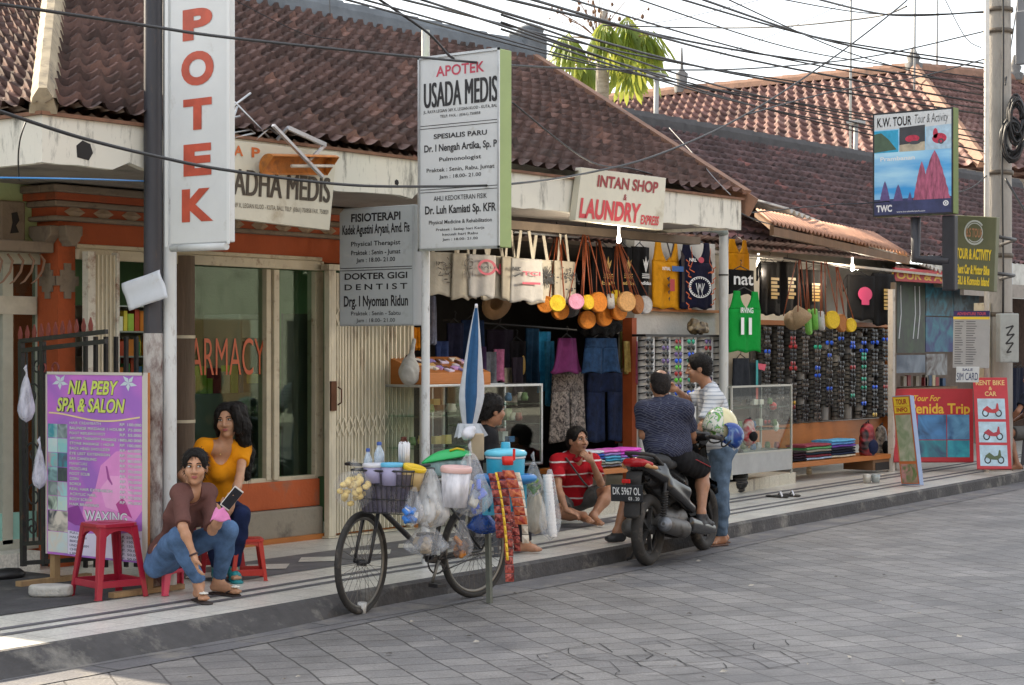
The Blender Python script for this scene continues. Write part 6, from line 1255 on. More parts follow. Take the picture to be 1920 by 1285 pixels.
def wheel(c,ax,r,par,front):
    ax=ax.normalized();x=ax.cross(V(0,0,1)).normalized();z=x.cross(ax) if x.cross(ax).z > 0 else -x.cross(ax)
    w_=thing('x','','',c) if False else None
    circ=lambda R_,a: c+x*(R_*math.cos(a))+z*(R_*math.sin(a))
    g=MB();g.tube([circ(r-.021,i*2*math.pi/48) for i in range(49)],.021,10,False);ty=g.build('tyre',M_tyre,par)
    g=MB();g.tube([circ(r-.045,i*2*math.pi/48) for i in range(49)],.011,8,False,1.3);g.build('rim',M_rim,ty)
    g=MB()
    for i in range(32): a=i*2*math.pi/32;b=a+(.55 if i % 2 else -.55);e=ax*(.028 if (i//2) % 2 else -.028);g.tube([circ(.022,b)+e,circ(r-.05,a)],.0016,4,False)
    g.build('spokes',M_spk,ty)
    g=MB();g.tube([c-ax*.055,c-ax*.03,c-ax*.029,c+ax*.029,c+ax*.03,c+ax*.055],[.008,.008,.022,.022,.008,.008],10);g.build('hub',M_bk,ty)
hubR=BP(0,0,rw);hubF=BP(L_,0,rw);wheel(hubR,bl,rw,t,False)
st_=.30;fx=V(bd.x*math.cos(st_)-bd.y*math.sin(st_),bd.x*math.sin(st_)+bd.y*math.cos(st_),0);fl=V(-fx.y,fx.x,0);wheel(hubF,fl,rw,t,True)
bb=BP(.43,0,.30);seatT=BP(.27,0,.78);headT=BP(L_-.17,0,.88);headB=BP(L_-.11,0,.70);crown=BP(L_-.09,0,.665)
g=MB()
for a,b,r in ((bb,seatT,.016),(bb,headB+V(0,0,.02),.019),(seatT-V(0,0,.10),headT-V(0,0,.06),.015),(headB,headT,.021)): g.tube([a,b],r,10)
for s_ in (-.06,.06): g.tube([BP(.40,s_*.5,.30),BP(.0,s_,rw)],.010,8);g.tube([BP(.30,s_*.4,.68),BP(.0,s_,rw)],.009,8)
g.tube([bb-bl*.04,bb+bl*.04],.024,12);g.build('frame',M_bk,t)
g=MB()
for s_ in (-1,1): g.tube([crown+fl*.05*s_,crown.lerp(hubF,.6)+fl*.055*s_,hubF+fl*.055*s_],[.014,.012,.009],8)
g.tube([crown-fl*.06,crown+fl*.06],.017,8);g.tube([headB,crown],.016,8);g.build('fork',M_bk,t)
g=MB();s0=headT+V(0,0,.08);g.tube([headT,s0],.012,8);g.tube([s0-fl*.30-fx*.12,s0-fl*.27-fx*.02,s0-fl*.1+fx*.03,s0+fl*.1+fx*.03,s0+fl*.27-fx*.02,s0+fl*.30-fx*.12],.011,8);g.build('handlebar',M_bk,t)
g=MB();ch=bb-bl*.0+bl*.055
cz=lambda R_,a: ch+bd*(R_*math.cos(a))+V(0,0,R_*math.sin(a))
g.tube([cz(.088,i*2*math.pi/36) for i in range(37)],.005,6,False)
for i in range(5): g.bar(cz(.02,i*1.257),cz(.086,i*1.257),.016,.004,up=bl)
for i in range(36): g.bar(cz(.09,i*.1745),cz(.097,i*.1745),.007,.004,up=bl)
g.build('chainring',M_bk,t)
for s_,a in ((1,-1.15),(-1,-1.15+math.pi)):
    g=MB();c0=bb+bl*.07*s_;e=c0+bd*(.17*math.cos(a))+V(0,0,.17*math.sin(a));g.tube([c0,e],.010,8);ck=g.build('crank',M_rim,t);g=MB();g.obox(e+bl*.055*s_,bd*.045,bl*.045,V(0,0,.013));g.build('pedal',M_bk,ck,bevel=.004)
g=MB();g.tube([cz(.09,1.57),BP(0,.055,rw+.035)],.004,5);g.tube([cz(.09,-1.57),BP(0,.055,rw-.035)],.004,5);g.build('chain',M_bk,t)
g=MB();g.tube([seatT,seatT+V(0,0,.12)],.013,8);g.build('seat_post',M_rim,t)
S=Sdf();q=np.array(seatT+V(0,0,.14));S.cone(q-np.array(bd)*.10,q+np.array(bd)*.14,.075,.025,.02,flat=((0,0,1),.45));S.build('saddle',mat('saddle_leather',(.03,.02,.018),.6),t,.009)
g=MB()
for s_ in (-.09,.09):
    g.tube([BP(.22,s_,.70),BP(-.38,s_,.72)],.008,6);g.tube([BP(-.30,s_,.72),BP(0,s_*.7,rw)],.007,6)
for i in range(6): g.tube([BP(.18-.1*i,-.09,.715),BP(.18-.1*i,.09,.715)],.006,6)
g.build('rear_rack',M_bk,t)
a=atZ(918,1131,0);b=atD(912,868,(Vector((a.x,a.y))@Vector((CT,ST)))+.05);g=MB();g.bar(a,b,.034,.03);tag(g.build('prop_stick',mat('grey_green_timber',(.14,.15,.125),.8,var=.3,scale=14,stretch=(1,1,.15),bump=.4)),'weathered grey green prop stick holding the loaded bicycle upright','stick')
dB=12.05
def DD(px,py,d=dB): return atD(px,py,d)
t=thing('bike_basket','dark wire basket stuffed with tubs at the bicycle front','basket',DD(735,960,12.0));c0=DD(735,960,12.02);c1=DD(737,880,12.02)
g=MB()
rc=lambda f,a: c0.lerp(c1,f)+fx*((.13+.05*f)*max(-1,min(1,1.35*math.cos(a))))+fl*((.17+.05*f)*max(-1,min(1,1.35*math.sin(a))))
for f in (0,.33,.66,1): g.tube([rc(f,i*2*math.pi/40) for i in range(41)],.004 if f < 1 else .007,5,False)
for i in range(44): a=i*2*math.pi/44;g.tube([rc(0,a),rc(1,a)],.0028,4,False)
g.build('wire',M_bk,t)
g=MB();g.grid(lambda u,v: rc(.02+.9*v,u*2*math.pi).lerp(c0.lerp(c1,.02+.9*v),.06),40,2);g.grid(lambda u,v: rc(.03,u*2*math.pi).lerp(c0,.06+v*.94),40,1);g.build('liner',film('dark_liner',(.10,.09,.13),1.1,.4),t)
def tub(name,label,px,py,wpx,hpx,d,body,lid,tilt=0.,cat='tub',taper=.86,grp=None,lidh=.12):
    """round lidded plastic tub; px,py = middle of the base"""
    b=DD(px,py,d);r=wpx/3500*d/2;h=hpx/3500*d;t=thing(name,label,cat,b,grp);ax=(V(0,0,1)+V(ST,-CT,0)*tilt-V(CT,ST,0)*abs(tilt)*.5).normalized()
    g=MB();g.lathe(b,[(0,0),(r*taper,0),(r*.97,h*(1-lidh)),(r*.9,h*(1-lidh))],22,ax);g.build('tub_body',body,t)
    g=MB();g.lathe(b+ax*h*(1-lidh),[(r*1.0,-.008),(r*1.03,0),(r*1.03,h*lidh*.7),(r*.95,h*lidh),(r*.85,h*lidh*.7),(0,h*lidh*.75)],22,ax);g.build('lid',lid,t);return t
M_tr=film('frosted_plastic',(.78,.78,.84),.95,.35);M_lidb=plastic('lid_blue',hexc('#5fb2d6'));M_lidy=plastic('lid_yellow',hexc('#d9b416'));M_lidw=plastic('lid_white',(.62,.62,.66));M_lidp=plastic('lid_pink',hexc('#d8b2ac'));M_cy=plastic('cyan_plastic',hexc('#2f9fc0'),.3)
tub('tub','white lidded tub at the back left of the bicycle basket',706,905,52,36,11.95,plastic('tub_lilac',hexc('#9c98b8')),M_lidw)
tub('tub','pale tub with light blue lid in the middle of the bicycle basket',735,910,42,42,11.88,plastic('tub_lilac',hexc('#9c98b8')),M_lidb)
tub('tub','clear tub with yellow lid tilted at the right of the bicycle basket',768,916,44,44,11.9,plastic('tub_tan',hexc('#b39a6a')),M_lidy,.25)
tub('tub','frosted bucket with pale pink lid hanging at the bicycle crossbar',852,950,58,76,11.95,M_tr,M_lidp,.05,taper=.8)
g=MB()
for i in range(26):
    a=i*2.4;r=.018*math.sqrt(i/26)*1.9;q=DD(758,868,11.98)+V(ST,-CT,0)*(r*math.cos(a))+V(CT,ST,0)*(r*math.sin(a));g.tube([q,q+V(.004*math.cos(a),.003*math.sin(a),.125+.012*math.sin(i*3))],.0042,5)
tag(g.build('straw_bundle',mat('straw_white',(.72,.72,.74),.4)),'bundle of white drinking straws standing in the bicycle basket','straws')
for px,py,lb,r in ((690,882,'short water bottle with blue cap at the back of the bicycle basket',.028),(711,870,'taller clear water bottle with blue cap in the bicycle basket',.033)):
    b=DD(px,py,12.1);t=thing('water_bottle',lb,'bottle',b);g=MB();g.lathe(b,[(0,0),(r,0),(r,.07),(r*.6,.10),(r*.42,.11),(r*.42,.12)],14);g.build('bottle_body',film('bottle_clear',(.6,.72,.85),.55,.1),t);g=MB();g.lathe(b,[(r*.5,.121),(r*.5,.142),(0,.143)],12);g.build('cap',plastic('cap_blue',hexc('#26478f')),t)
t=thing('snack_bag','bag of puffy pale yellow crackers hanging left of the bicycle basket','snack bag',DD(662,945,11.9));q=random.Random(4);g=MB();c0=DD(664,920,11.9)
for i in range(34): a,b=q.uniform(0,6.28),q.uniform(-1,1);rr=.095*q.random()**.4;p=c0+V(ST,-CT,0)*(rr*1.15*math.cos(a)*math.sqrt(1-b*b))+V(CT,ST,0)*(rr*.7*math.sin(a))+V(0,0,rr*b*.95);g.ball(p,(q.uniform(.018,.030),q.uniform(.018,.03),q.uniform(.016,.026)),8,5,Matrix.Rotation(q.uniform(0,3),3,'X'))
g.build('crackers',mat('cracker_yellow',hexc('#d8bf78'),.7,var=.2,scale=30,bump=.5),t)
g=MB();g.grid(lambda u,v: c0+V(ST,-CT,0)*(.128*math.sin(math.pi*(.10+.86*v))*math.cos(u*6.283)*(1+.05*math.sin(u*50)))+V(CT,ST,0)*(.09*math.sin(math.pi*(.1+.86*v))*math.sin(u*6.283))+V(0,0,.125*math.cos(math.pi*(.04+.92*v))),28,10);g.tube([c0+V(0,0,.1),c0+V(.02,-.03,.15),c0+V(.0,.02,.175)],[.03,.018,.03],8);g.build('bag_body',film('thin_film',(.85,.86,.88),.10),t)
bag('plastic_bag','clear pointed bag with blue packets hanging behind the bicycle front wheel',773,905,985,40,11.85,fill=[('#2f73c4',7,.026,1.6),('#d8d8d8',3,.02,1.2)],seed=3,knot=False)
bag('plastic_bag','large white cone shaped bag hanging from the bicycle crossbar',806,880,990,74,11.95,film('milky_bag',(.74,.75,.76),.42,.15),fill=[('#b8a68c',5,.03,1.2),('#c9c9c9',5,.03,1.3)],seed=4,knot=False)
bag('plastic_bag','clear bag with blue packets hanging beside the frosted bucket',882,850,968,80,12.05,M_film,fill=[('#3f62c8',8,.028,1.3),('#b8b4a4',5,.03,1.3),('#6f7f9c',3,.03,1.2)],seed=5)
bag('plastic_bag','small clear bag of green vegetables hanging right of the cyan cooler',1000,868,930,40,12.6,M_film,fill=[('#6f8f3c',8,.018,1.6)],seed=6)
bag('plastic_bag','full beige sack hanging low at the rear of the bicycle',1003,915,1000,52,12.7,film('beige_sack',(.55,.50,.42),1.2,.6),fill=None,seed=7,knot=False)
bag('plastic_bag','long clear bag of white cups hanging at the far right of the bicycle load',1031,880,1012,40,12.5,M_film,fill=None,seed=8,knot=False)
a,b=DD(1026,890,12.5),DD(1036,1000,12.5);g=MB();
for i in range(16): c0=a.lerp(b,i/16);g.lathe(c0,[(.030,0),(.033,-.004),(.026,-.05)],14,axis=(a-b))
tag(g.build('cup_stack',mat('paper_cup',(.72,.70,.68),.6)),'tall stack of white paper cups inside the long clear bag','cups')
bag('plastic_bag','crumpled clear bag tucked low between the bicycle wheels',800,985,1040,84,12.1,M_film,fill=[('#a89880',5,.028,1.3),('#8f8f98',4,.026,1.2)],seed=9,knot=False)
bag('plastic_bag','clear bag of orange and brown sachets hanging beside the rear wheel',866,975,1045,42,12.45,M_film,fill=[('#c07a2a',5,.026,1.3),('#6a4a38',5,.026,1.2)],seed=10,knot=False)
bag('plastic_bag','blue plastic bag stuffed behind the bicycle saddle tube',905,960,1000,60,12.6,film('blue_film',hexc('#274f9e'),1.1),seed=11,knot=False)
t=thing('storage_box','clear food box with bright green domed lid on the bicycle','box',DD(838,880,12.6));c0=DD(838,868,12.6);X_,Y_=V(ST,-CT,0),V(CT,ST,0)
g=MB();g.obox(c0-V(0,0,.03),X_*.135,Y_*.10,V(0,0,.055));g.build('box_body',film('box_clear',(.35,.5,.5),.9,.2),t,bevel=.02)
g=MB()
def lidf(u,v): x,y=(u-.5)*2,(v-.5)*2;m_=max(abs(x),abs(y));return c0+X_*(x*.165)+Y_*(y*.12)+V(0,0,.03+.055*(1-m_**2.2)+.028*x)
g.grid(lidf,16,16);g.build('lid',plastic('lid_green',hexc('#1fae5c'),.35),t,solid=.012)
g=MB();g.tube([c0+X_*.02+Y_*-.07+V(0,0,.085),c0+X_*.07+Y_*-.06+V(0,0,.10),c0+X_*.12+Y_*-.07+V(0,0,.09)],.008,6);g.build('handle',M_lidy,t)
t=thing('cooler_jug','cyan plastic cooler jug with round lid and red cup on the bicycle rear','cooler',DD(948,905,12.35));b=DD(948,905,12.35);r=.128;h=.205
g=MB();g.lathe(b,[(0,0),(r*.92,0),(r*.96,.02),(r,h*.72),(r*.99,h*.78)],28);g.build('jug_body',M_cy,t)
g=MB();g.lathe(b,[(r*1.0,h*.785),(r*1.04,h*.80),(r*1.04,h*.85),(r*1.0,h*.86)],28);g.build('white_ring',M_lidw,t)
g=MB();g.lathe(b,[(r*1.05,h*.865),(r*1.10,h*.90),(r*1.10,h*.97),(r*.98,h*1.04),(r*.5,h*1.10),(0,h*1.12)],28);lid=g.build('lid',plastic('cyan_lid',hexc('#62bfd8'),.3),t);g=MB();g.lathe(b+V(0,0,h*1.11),[(.032,0),(.030,.035),(.026,.04),(0,.041)],14);g.build('knob',M_cy,lid)
S=Sdf();S.ell(np.array(b+V(0,0,.03)),(.21,.14,.055),np.array([X_,Y_,(0,0,1)]),.02);S.ell(np.array(b+V(0,0,.075)),(.185,.12,.055),np.array([X_,Y_,(0,0,1)]),.01,sub=True);o=S.build('basin',plastic('basin_blue',hexc('#2a78b8')),None,.008);tag(o,'blue plastic basin under the cyan cooler jug','basin')
t=thing('dipper_cup','red plastic dipper cup hooked on the cyan cooler','cup',DD(956,860,12.15));q=DD(952,872,12.17);g=MB();g.lathe(q,[(0,0),(.036,0),(.040,.055),(.036,.055),(.032,.01),(0,.008)],16);g.build('cup',plastic('cup_red',hexc('#d2281e')),t);g=MB();g.bar(q+X_*.04+V(0,0,.03),q+X_*.042+V(0,0,.105),.016,.008);g.build('handle',MATS['plastic_cup_red'] if 'plastic_cup_red' in MATS else plastic('cup_red',(0,0,0)),t)
t=thing('plastic_crate','cyan plastic crate under the cooler at the rear of the bicycle','crate',DD(948,970,12.4));c0=DD(946,935,12.42);g=MB()
for i in range(7): g.obox(c0+X_*(-.12+.04*i)-Y_*.10,X_*.012,Y_*.005,V(0,0,.09))
for z in (-.09,.0,.09): g.obox(c0-Y_*.101+V(0,0,z),X_*.14,Y_*.006,V(0,0,.012))
g.build('crate_front',M_cy,t);g=MB();g.obox(c0+V(0,0,-.092),X_*.14,Y_*.10,V(0,0,.006));g.obox(c0-X_*.14,X_*.006,Y_*.10,V(0,0,.098));g.obox(c0+X_*.14,X_*.006,Y_*.10,V(0,0,.098));g.obox(c0+Y_*.10,X_*.14,Y_*.006,V(0,0,.098));g.build('crate_walls',M_cy,t)
M_s1=wave('sachet_red',hexc('#5a0c14'),hexc('#b5564a'),34,1.);M_s2=wave('sachet_orange',hexc('#8f2418'),hexc('#c06a3c'),26,1.);M_s3=wave('sachet_pale',hexc('#b9a690'),hexc('#d8d0c0'),24,1.);M_s4=mat('sachet_yellow',hexc('#d8b02a'),.35,var=.2)
def strip_(label,px,y0,y1,wpx,d,m,curl,seed):
    q=random.Random(seed);P0=DD(px-10,y0,d);g=MB();w_=wpx/3500*d;n=max(4,round((y1-y0)/16))
    for i in range(n):
        f0,f1=i/n,(i+.93)/n;A,B=DD(px+curl*f0-10*(1-f0)**3,y0+(y1-y0)*f0,d-.05*math.sin(f0*2)),DD(px+curl*f1-10*(1-f1)**3,y0+(y1-y0)*f1,d-.05*math.sin(f1*2));tw=q.uniform(-.5,.5);r_=(X_*math.cos(tw)+Y_*math.sin(tw))*w_/2;nn=r_.cross(B-A).normalized()*.010
        vs=[A-r_,A+r_,B+r_,B-r_,(A+B)/2+nn,(A+B)/2-nn];g.add(vs,[(0,1,4),(1,2,4),(2,3,4),(3,0,4),(0,1,5),(1,2,5),(2,3,5),(3,0,5)])
    tag(g.build('sachet_strip',m),label,'sachets')
strip_('strip of dark red coffee sachets nearest the prop stick',932,888,1010,16,12.16,M_s1,6,1)
strip_('narrow yellow sachet strip in the middle of the hanging strips',940,886,1052,5,12.10,M_s4,12,2)
strip_('long strip of dark red sachets reaching lowest behind the yellow strip',950,885,1092,17,12.14,M_s1,6,3)
strip_('broad strip of bright orange red sachets on the bicycle rear',962,882,985,23,12.08,M_s2,16,4)
strip_('pale strip of sachets at the right of the orange one',978,886,1020,13,12.2,M_s3,8,5)
strip_('strip of brown and red sachets hanging right of the yellow strip',966,960,1035,14,12.2,M_s1,4,6)
t=thing('parasol','closed blue and white parasol standing behind the bicycle load','parasol',DD(880,860,12.9));dU=12.95
tip,bot=DD(893,578,dU),DD(880,800,dU)
g=MB();n=16
def um(u,v):
    a=u*2*math.pi;f=v;r=.010+.060*min(1,f/.72)**.85*(1-.60*(max(0,f-.72)/.28)**1.4);r *= 1+.30*math.cos(a*4+f*2.2)+.06*math.sin(a*9+f*8)
    return tip.lerp(bot,f)+V(ST,-CT,0)*r*math.cos(a+.6)+V(CT,ST,0)*r*math.sin(a+.6)
for k,nm,m in ((0,'blue_canopy',cloth('umbrella_blue',hexc('#33587f'),.15)),(1,'white_canopy',cloth('umbrella_white',(.50,.52,.56),.08))):
    g=MB();segs=[(0,.30),(.52,.80)] if k == 0 else [(.30,.52),(.80,1.0)]
    for u0,u1 in segs: g.grid(lambda u,v: um(u0+(u1-u0)*u,v),10,16)
    g.build(nm,m,t)
g=MB()
for k in range(8):
    a=k*.785;p0=bot+V(0,0,.02)+V(ST,-CT,0)*.05*math.cos(a)+V(CT,ST,0)*.05*math.sin(a);p1=p0+V(ST,-CT,0)*.045*math.cos(a)+V(CT,ST,0)*.045*math.sin(a)-V(0,0,.08)
    g.add([p0+X_*.03,p0-X_*.03,p1-X_*.012-V(0,0,.02),p1+X_*.035],[(0,1,2,3)])
g.build('canopy_edge',MATS['umbrella_white'],t,solid=.004)
g=MB();g.tube([tip+V(0,0,.0),tip+V(0,0,.03)],[.013,.009],8);g.build('ferrule',M_lidw,t)
g=MB();q=bot;g.tube([bot,V(bot.x,bot.y,.3)],.012,8);g.build('pole',M_rim,t)
g=MB();c0=DD(895,838,12.55);g.obox(c0,X_*.045,Y_*.03,V(0,0,.09));o=g.build('cardboard',mat('cardboard',hexc('#a8957a'),.85,var=.12),bevel=.01);tag(o,'beige cardboard packet wedged below the closed parasol','packet')
g=MB();S=Sdf();c0=np.array(DD(878,815,12.5));S.ell(c0,(.05,.04,.035),None,.02);S.ell(c0+np.array((.03,0,.03)),(.045,.04,.03),None,.02);o=S.build('plastic_wrap',M_lidw,None,.009,folds(70,.006,60));tag(o,'crumpled white plastic wrapped round the parasol pole','wrap')
p=atZ(678,1149,0);g=MB();g.lathe((p.x-.05,p.y-.05,.003),[(0,.003),(.027,0),(.032,.075),(.029,.075),(.025,.006),(0,.006)],14);tag(g.build('drinking_glass',film('glass_clear',(.7,.7,.68),.5,.1)),'clear drinking glass wedged against the bicycle front tyre','glass')
cS=atZ(1215,1061,0);cS2=atZ(1316,1033,0);hd=math.atan2(cS2.y-cS.y,cS2.x-cS.x);WB=1.27
t=thing('scooter','black scooter with plate DK 5967 OL parked on the road by the kerb','scooter',(0,0,0))
M_sc=mat('scooter_black',(.012,.011,.011),.18,var=.3,scale=6,dirt=((.05,.042,.036),.12,5));M_scm=mat('scooter_matte',(.020,.019,.019),.7,var=.3,scale=10,dirt=((.08,.065,.05),.3,6));M_eng=metal('engine_grey',(.14,.135,.13),.55,dirt=((.05,.04,.03),.4,9))
def swheel(x,r,par):
    c=V(x,0,r);cir=lambda R_,a,y=0: c+V(R_*math.cos(a),y,R_*math.sin(a))
    g=MB();g.tube([cir(r-.048,i*2*math.pi/40) for i in range(41)],.048,12,False,1.0);ty=g.build('tyre',M_tyre,par)
    g=MB();g.tube([cir(r-.092,i*2*math.pi/40) for i in range(41)],.014,8,False,2.)
    for i in range(5): a=i*1.2566;g.bar(cir(.03,a),cir(r-.09,a),.022,.03,up=(0,1,0))
    g.tube([c-V(0,.05,0),c+V(0,.05,0)],.035,12);g.build('rim',M_scm,ty)
swheel(0,.285,t);swheel(WB,.275,t)
S=Sdf();A=lambda *a: np.array(a,float)
S.cone(A(-.24,0,.815),A(.10,0,.74),.060,.125,.03);S.cone(A(.10,0,.72),A(.52,0,.62),.125,.12,.04)
for s_ in (-1,1): S.cone(A(-.22,s_*.06,.80),A(.45,s_*.135,.56),.035,.06,.04);S.cone(A(.12,s_*.12,.62),A(.55,s_*.15,.42),.05,.045,.04)
S.cone(A(-.12,0,.70),A(.30,0,.52),.05,.10,.04);S.build('tail_body',M_sc,t,.010)
S=Sdf();S.cone(A(-.10,0,.845),A(.18,0,.80),.085,.12,.03,flat=((0,0,1),.45));S.cone(A(.18,0,.79),A(.56,0,.77),.12,.075,.03,flat=((0,0,1),.5));S.build('seat',mat('scooter_seat',(.015,.015,.016),.75),t,.010)
g=MB();g.tube([V(.06,.10,.80),V(-.14,.105,.885),V(-.27,.075,.905),V(-.29,0,.908),V(-.27,-.075,.905),V(-.14,-.105,.885),V(.06,-.10,.80)],.015,8);g.build('grab_rail',M_scm,t)
S=Sdf();S.ell(A(-.285,0,.835),(.030,.085,.038),None,.01);S.cone(A(-.275,-.07,.835),A(-.22,-.115,.82),.03,.02,.02);S.cone(A(-.275,.07,.835),A(-.22,.115,.82),.03,.02,.02);S.build('tail_light',mat('tail_light_red',hexc('#a0141c'),.15,var=.15),t,.007)
for s_ in (-1,1): S=Sdf();S.cone(A(-.262,s_*.095,.815),A(-.16,s_*.135,.79),.022,.016,.01);S.build('turn_signal',mat('signal_amber',hexc('#b98a5a'),.2,var=.2),t,.006)
S=Sdf();S.cone(A(-.26,0,.74),A(-.33,0,.42),.03,.02,.02,flat=((0,1,0),3.6));S.cone(A(-.14,0,.70),A(-.27,0,.70),.04,.03,.03,flat=((0,1,0),2.2));S.build('rear_fender',M_scm,t,.009)
g=MB();pc=V(-.365,.03,.60);up_=V(-.10,0,1).normalized();rt_=V(0,-1,0);g.obox(pc,V(1,0,.10).normalized()*.003,rt_*.135,up_*.067);pl=g.build('licence_plate',mat('plate_black',(.018,.020,.024),.4),t,bevel=.003)
pp=Panel(pc-rt_*.135+up_*.067-V(1,0,.1).normalized()*.0035,rt_*.27,-up_*.134);g=MB();pp.text(g,'DK 5967 OL',.5,.14,.58,.001,.86,bold=.012);pp.text(g,'03 . 20',.72,.70,.90,.001,.34,bold=.012);g.build('lettering',M_wht,pl)
g=MB();g.obox(pc+up_*.095-V(.006,0,0),V(.008,0,0),rt_*.035,up_*.016);g.build('reflector',mat('reflector_red',hexc('#c01818'),.15),t,bevel=.004)
S=Sdf();S.cone(A(-.02,-.165,.335),A(.30,-.175,.275),.068,.075,.02);S.cone(A(.30,-.17,.27),A(.55,-.13,.22),.05,.02,.03);S.build('exhaust',M_eng,t,.008)
g=MB();g.lathe((-.085,-.165,.346),[(0,0),(.045,0),(.058,.02),(.06,.05)],20,axis=(.98,-.03,-.18));g.lathe((-.09,-.165,.346),[(.012,0),(.028,-.004),(.03,.003)],14,axis=(.98,-.03,-.18));g.build('exhaust_cap',metal('exhaust_cap',(.20,.21,.23),.5),t)
S=Sdf();S.cone(A(-.02,.13,.30),A(.45,.12,.31),.085,.10,.03);S.cone(A(.25,-.02,.34),A(.60,0,.36),.11,.10,.04);S.ell(A(.40,-.12,.33),(.12,.05,.10),None,.02);S.build('engine',M_eng,t,.011)
for s_ in (-1,1):
    g=MB();a_,b_=V(.0,s_*.125,.33),V(.06,s_*.125,.66);g.tube([a_.lerp(b_,.2+.6*i/60)+V(.026*math.cos(i*1.05),.026*math.sin(i*1.05),0) for i in range(61)],.006,5);g.tube([a_,b_],.014,8);g.build('shock',M_scm,t)
S=Sdf();S.cone(A(.56,0,.27),A(.90,0,.28),.10,.10,.03,flat=((0,1,0),1.9));S.cone(A(.55,0,.36),A(.58,0,.62),.10,.09,.04,flat=((0,1,0),1.3));S.build('floorboard',M_scm,t,.011)
for s_ in (-1,1): S=Sdf();S.cone(A(.45,s_*.19,.30),A(.95,s_*.20,.25),.035,.03,.02,flat=((0,0,1),1.8));S.build('side_skirt',M_sc,t,.010)
S=Sdf();S.cone(A(.98,0,.34),A(.86,0,.92),.07,.06,.04,flat=((0,1,0),2.9));S.cone(A(1.02,0,.5),A(.95,0,.9),.10,.08,.05,flat=((0,1,0),1.8));S.build('leg_shield',M_sc,t,.011)
S=Sdf();S.cone(A(.86,0,1.0),A(.98,0,.96),.075,.08,.03,flat=((0,1,0),1.8));S.cone(A(.80,-.2,1.0),A(.80,.2,1.0),.04,.04,.05);S.build('handle_cowl',M_sc,t,.010)
g=MB();g.tube([V(.74,-.36,.99),V(.80,-.22,1.0),V(.82,0,1.0),V(.80,.22,1.0),V(.74,.36,.99)],.014,8);hb=g.build('handlebar',M_scm,t)
for s_ in (-1,1):
    g=MB();g.tube([V(.80,s_*.22,1.0),V(.72,s_*.37,.985)],.019,10);g.build('grip',M_tyre,hb)
    if s_ < 0: continue
    g=MB();g.tube([V(.80,s_*.26,1.02),V(.80,s_*.32,1.14)],.006,6);mr=g.build('mirror_stalk',M_scm,t);g=MB();g.ball(V(.79,s_*.34,1.19),(.018,.065,.045),14,8);g.build('mirror',M_sc,mr)
g=MB()
for s_ in (-1,1): g.tube([V(1.05,s_*.065,.62),V(WB,s_*.065,.275)],.016,8)
g.build('front_fork',M_scm,t)
S=Sdf();rr_=.32
S.chain([A(WB+rr_*math.cos(a),0,.275+rr_*math.sin(a)) for a in (2.6,2.1,1.6,1.1,.6)],[.03,.035,.035,.03,.02],.02,flat=((0,1,0),2.2));S.build('front_fender',M_sc,t,.010)
g=MB();g.tube([V(.30,.12,.24),V(.22,.24,.03),V(.20,.27,.012)],.012,6);g.build('side_stand',M_scm,t)
t.location=(cS.x,cS.y,0);t.rotation_euler=(0,0,hd)
def helmet(label,px,py,d,r,f,m,visor,vm):
    c=np.array(DD(px,py,d));f=nrm(f);u=nrm(UV-f*(UV@f));rt=np.cross(f,u);R=np.stack([rt,f,u]);t=thing('helmet',label,'helmet',c)
    S=Sdf();S.ell(c,A(r*.95,r*1.12,r),R,.01);S.ell(c-u*r*.45-f*r*.1,A(r*.92,r*1.0,r*.75),R,.02);S.ell(c-u*r*.1,A(r*.80,r*.95,r*.85),R,.01,sub=True);S.ell(c+f*r*1.0-u*r*.35,A(r*.75,r*.75,r*.62),R,.02,sub=True);S.ell(c-u*r*1.15,A(r*.8,r*.9,r*.45),R,.02,sub=True)
    S.build('shell',m,t,.0075)
    if visor: S=Sdf();S.cone(c+f*r*.75+u*r*.35-rt*r*.5,c+f*r*.75+u*r*.35+rt*r*.5,r*.22,r*.22,.02,flat=(u,.35));S.build('peak',vm,t,.007)
    g=MB();p=[Vector(c+rt*r*.85*math.cos(a)-u*r*(.55+.75*abs(math.sin(a)))+f*r*.1) for a in [math.pi*i/8 for i in range(9)]];g.tube(p,.007,5);g.build('chin_strap',M_tyre,t);return t
m1=wave('helmet_cream',hexc('#cfc79a'),hexc('#e3dcb2'),3,1.);q=m1.node_tree;b=q.nodes['Principled BSDF'];b.inputs['Roughness'].default_value=.25
tc=q.nodes.new('ShaderNodeTexCoord');vo=q.nodes.new('ShaderNodeTexNoise');vo.inputs['Scale'].default_value=16;vo.inputs['Distortion'].default_value=2.5;q.links.new(tc.outputs['Object'],vo.inputs[0]);rp=q.nodes.new('ShaderNodeValToRGB');q.links.new(vo.outputs[0],rp.inputs[0]);e=rp.color_ramp.elements;e[0].position=.40;e[0].color=(*hexc('#6faa4a'),1);e[1].position=.56;e[1].color=(*hexc('#d6d6c6'),1);x=e.new(.46);x.color=(*hexc('#3f6f6a'),1);x=e.new(.48);x.color=(*hexc('#c9cfc9'),1)
dp=q.nodes.new('ShaderNodeVectorMath');dp.operation='DOT_PRODUCT';q.links.new(tc.outputs['Object'],dp.inputs[0]);dp.inputs[1].default_value=(-ST,CT,0);gt=q.nodes.new('ShaderNodeMapRange');q.links.new(dp.outputs['Value'],gt.inputs[0]);gt.inputs[1].default_value=-.01;gt.inputs[2].default_value=.0
mx=q.nodes.new('ShaderNodeMix');mx.data_type='RGBA';old=b.inputs['Base Color'].links[0].from_socket;q.links.new(gt.outputs[0],mx.inputs[0]);q.links.new(old,mx.inputs[6]);q.links.new(rp.outputs[0],mx.inputs[7]);q.links.new(mx.outputs[2],b.inputs['Base Color'])
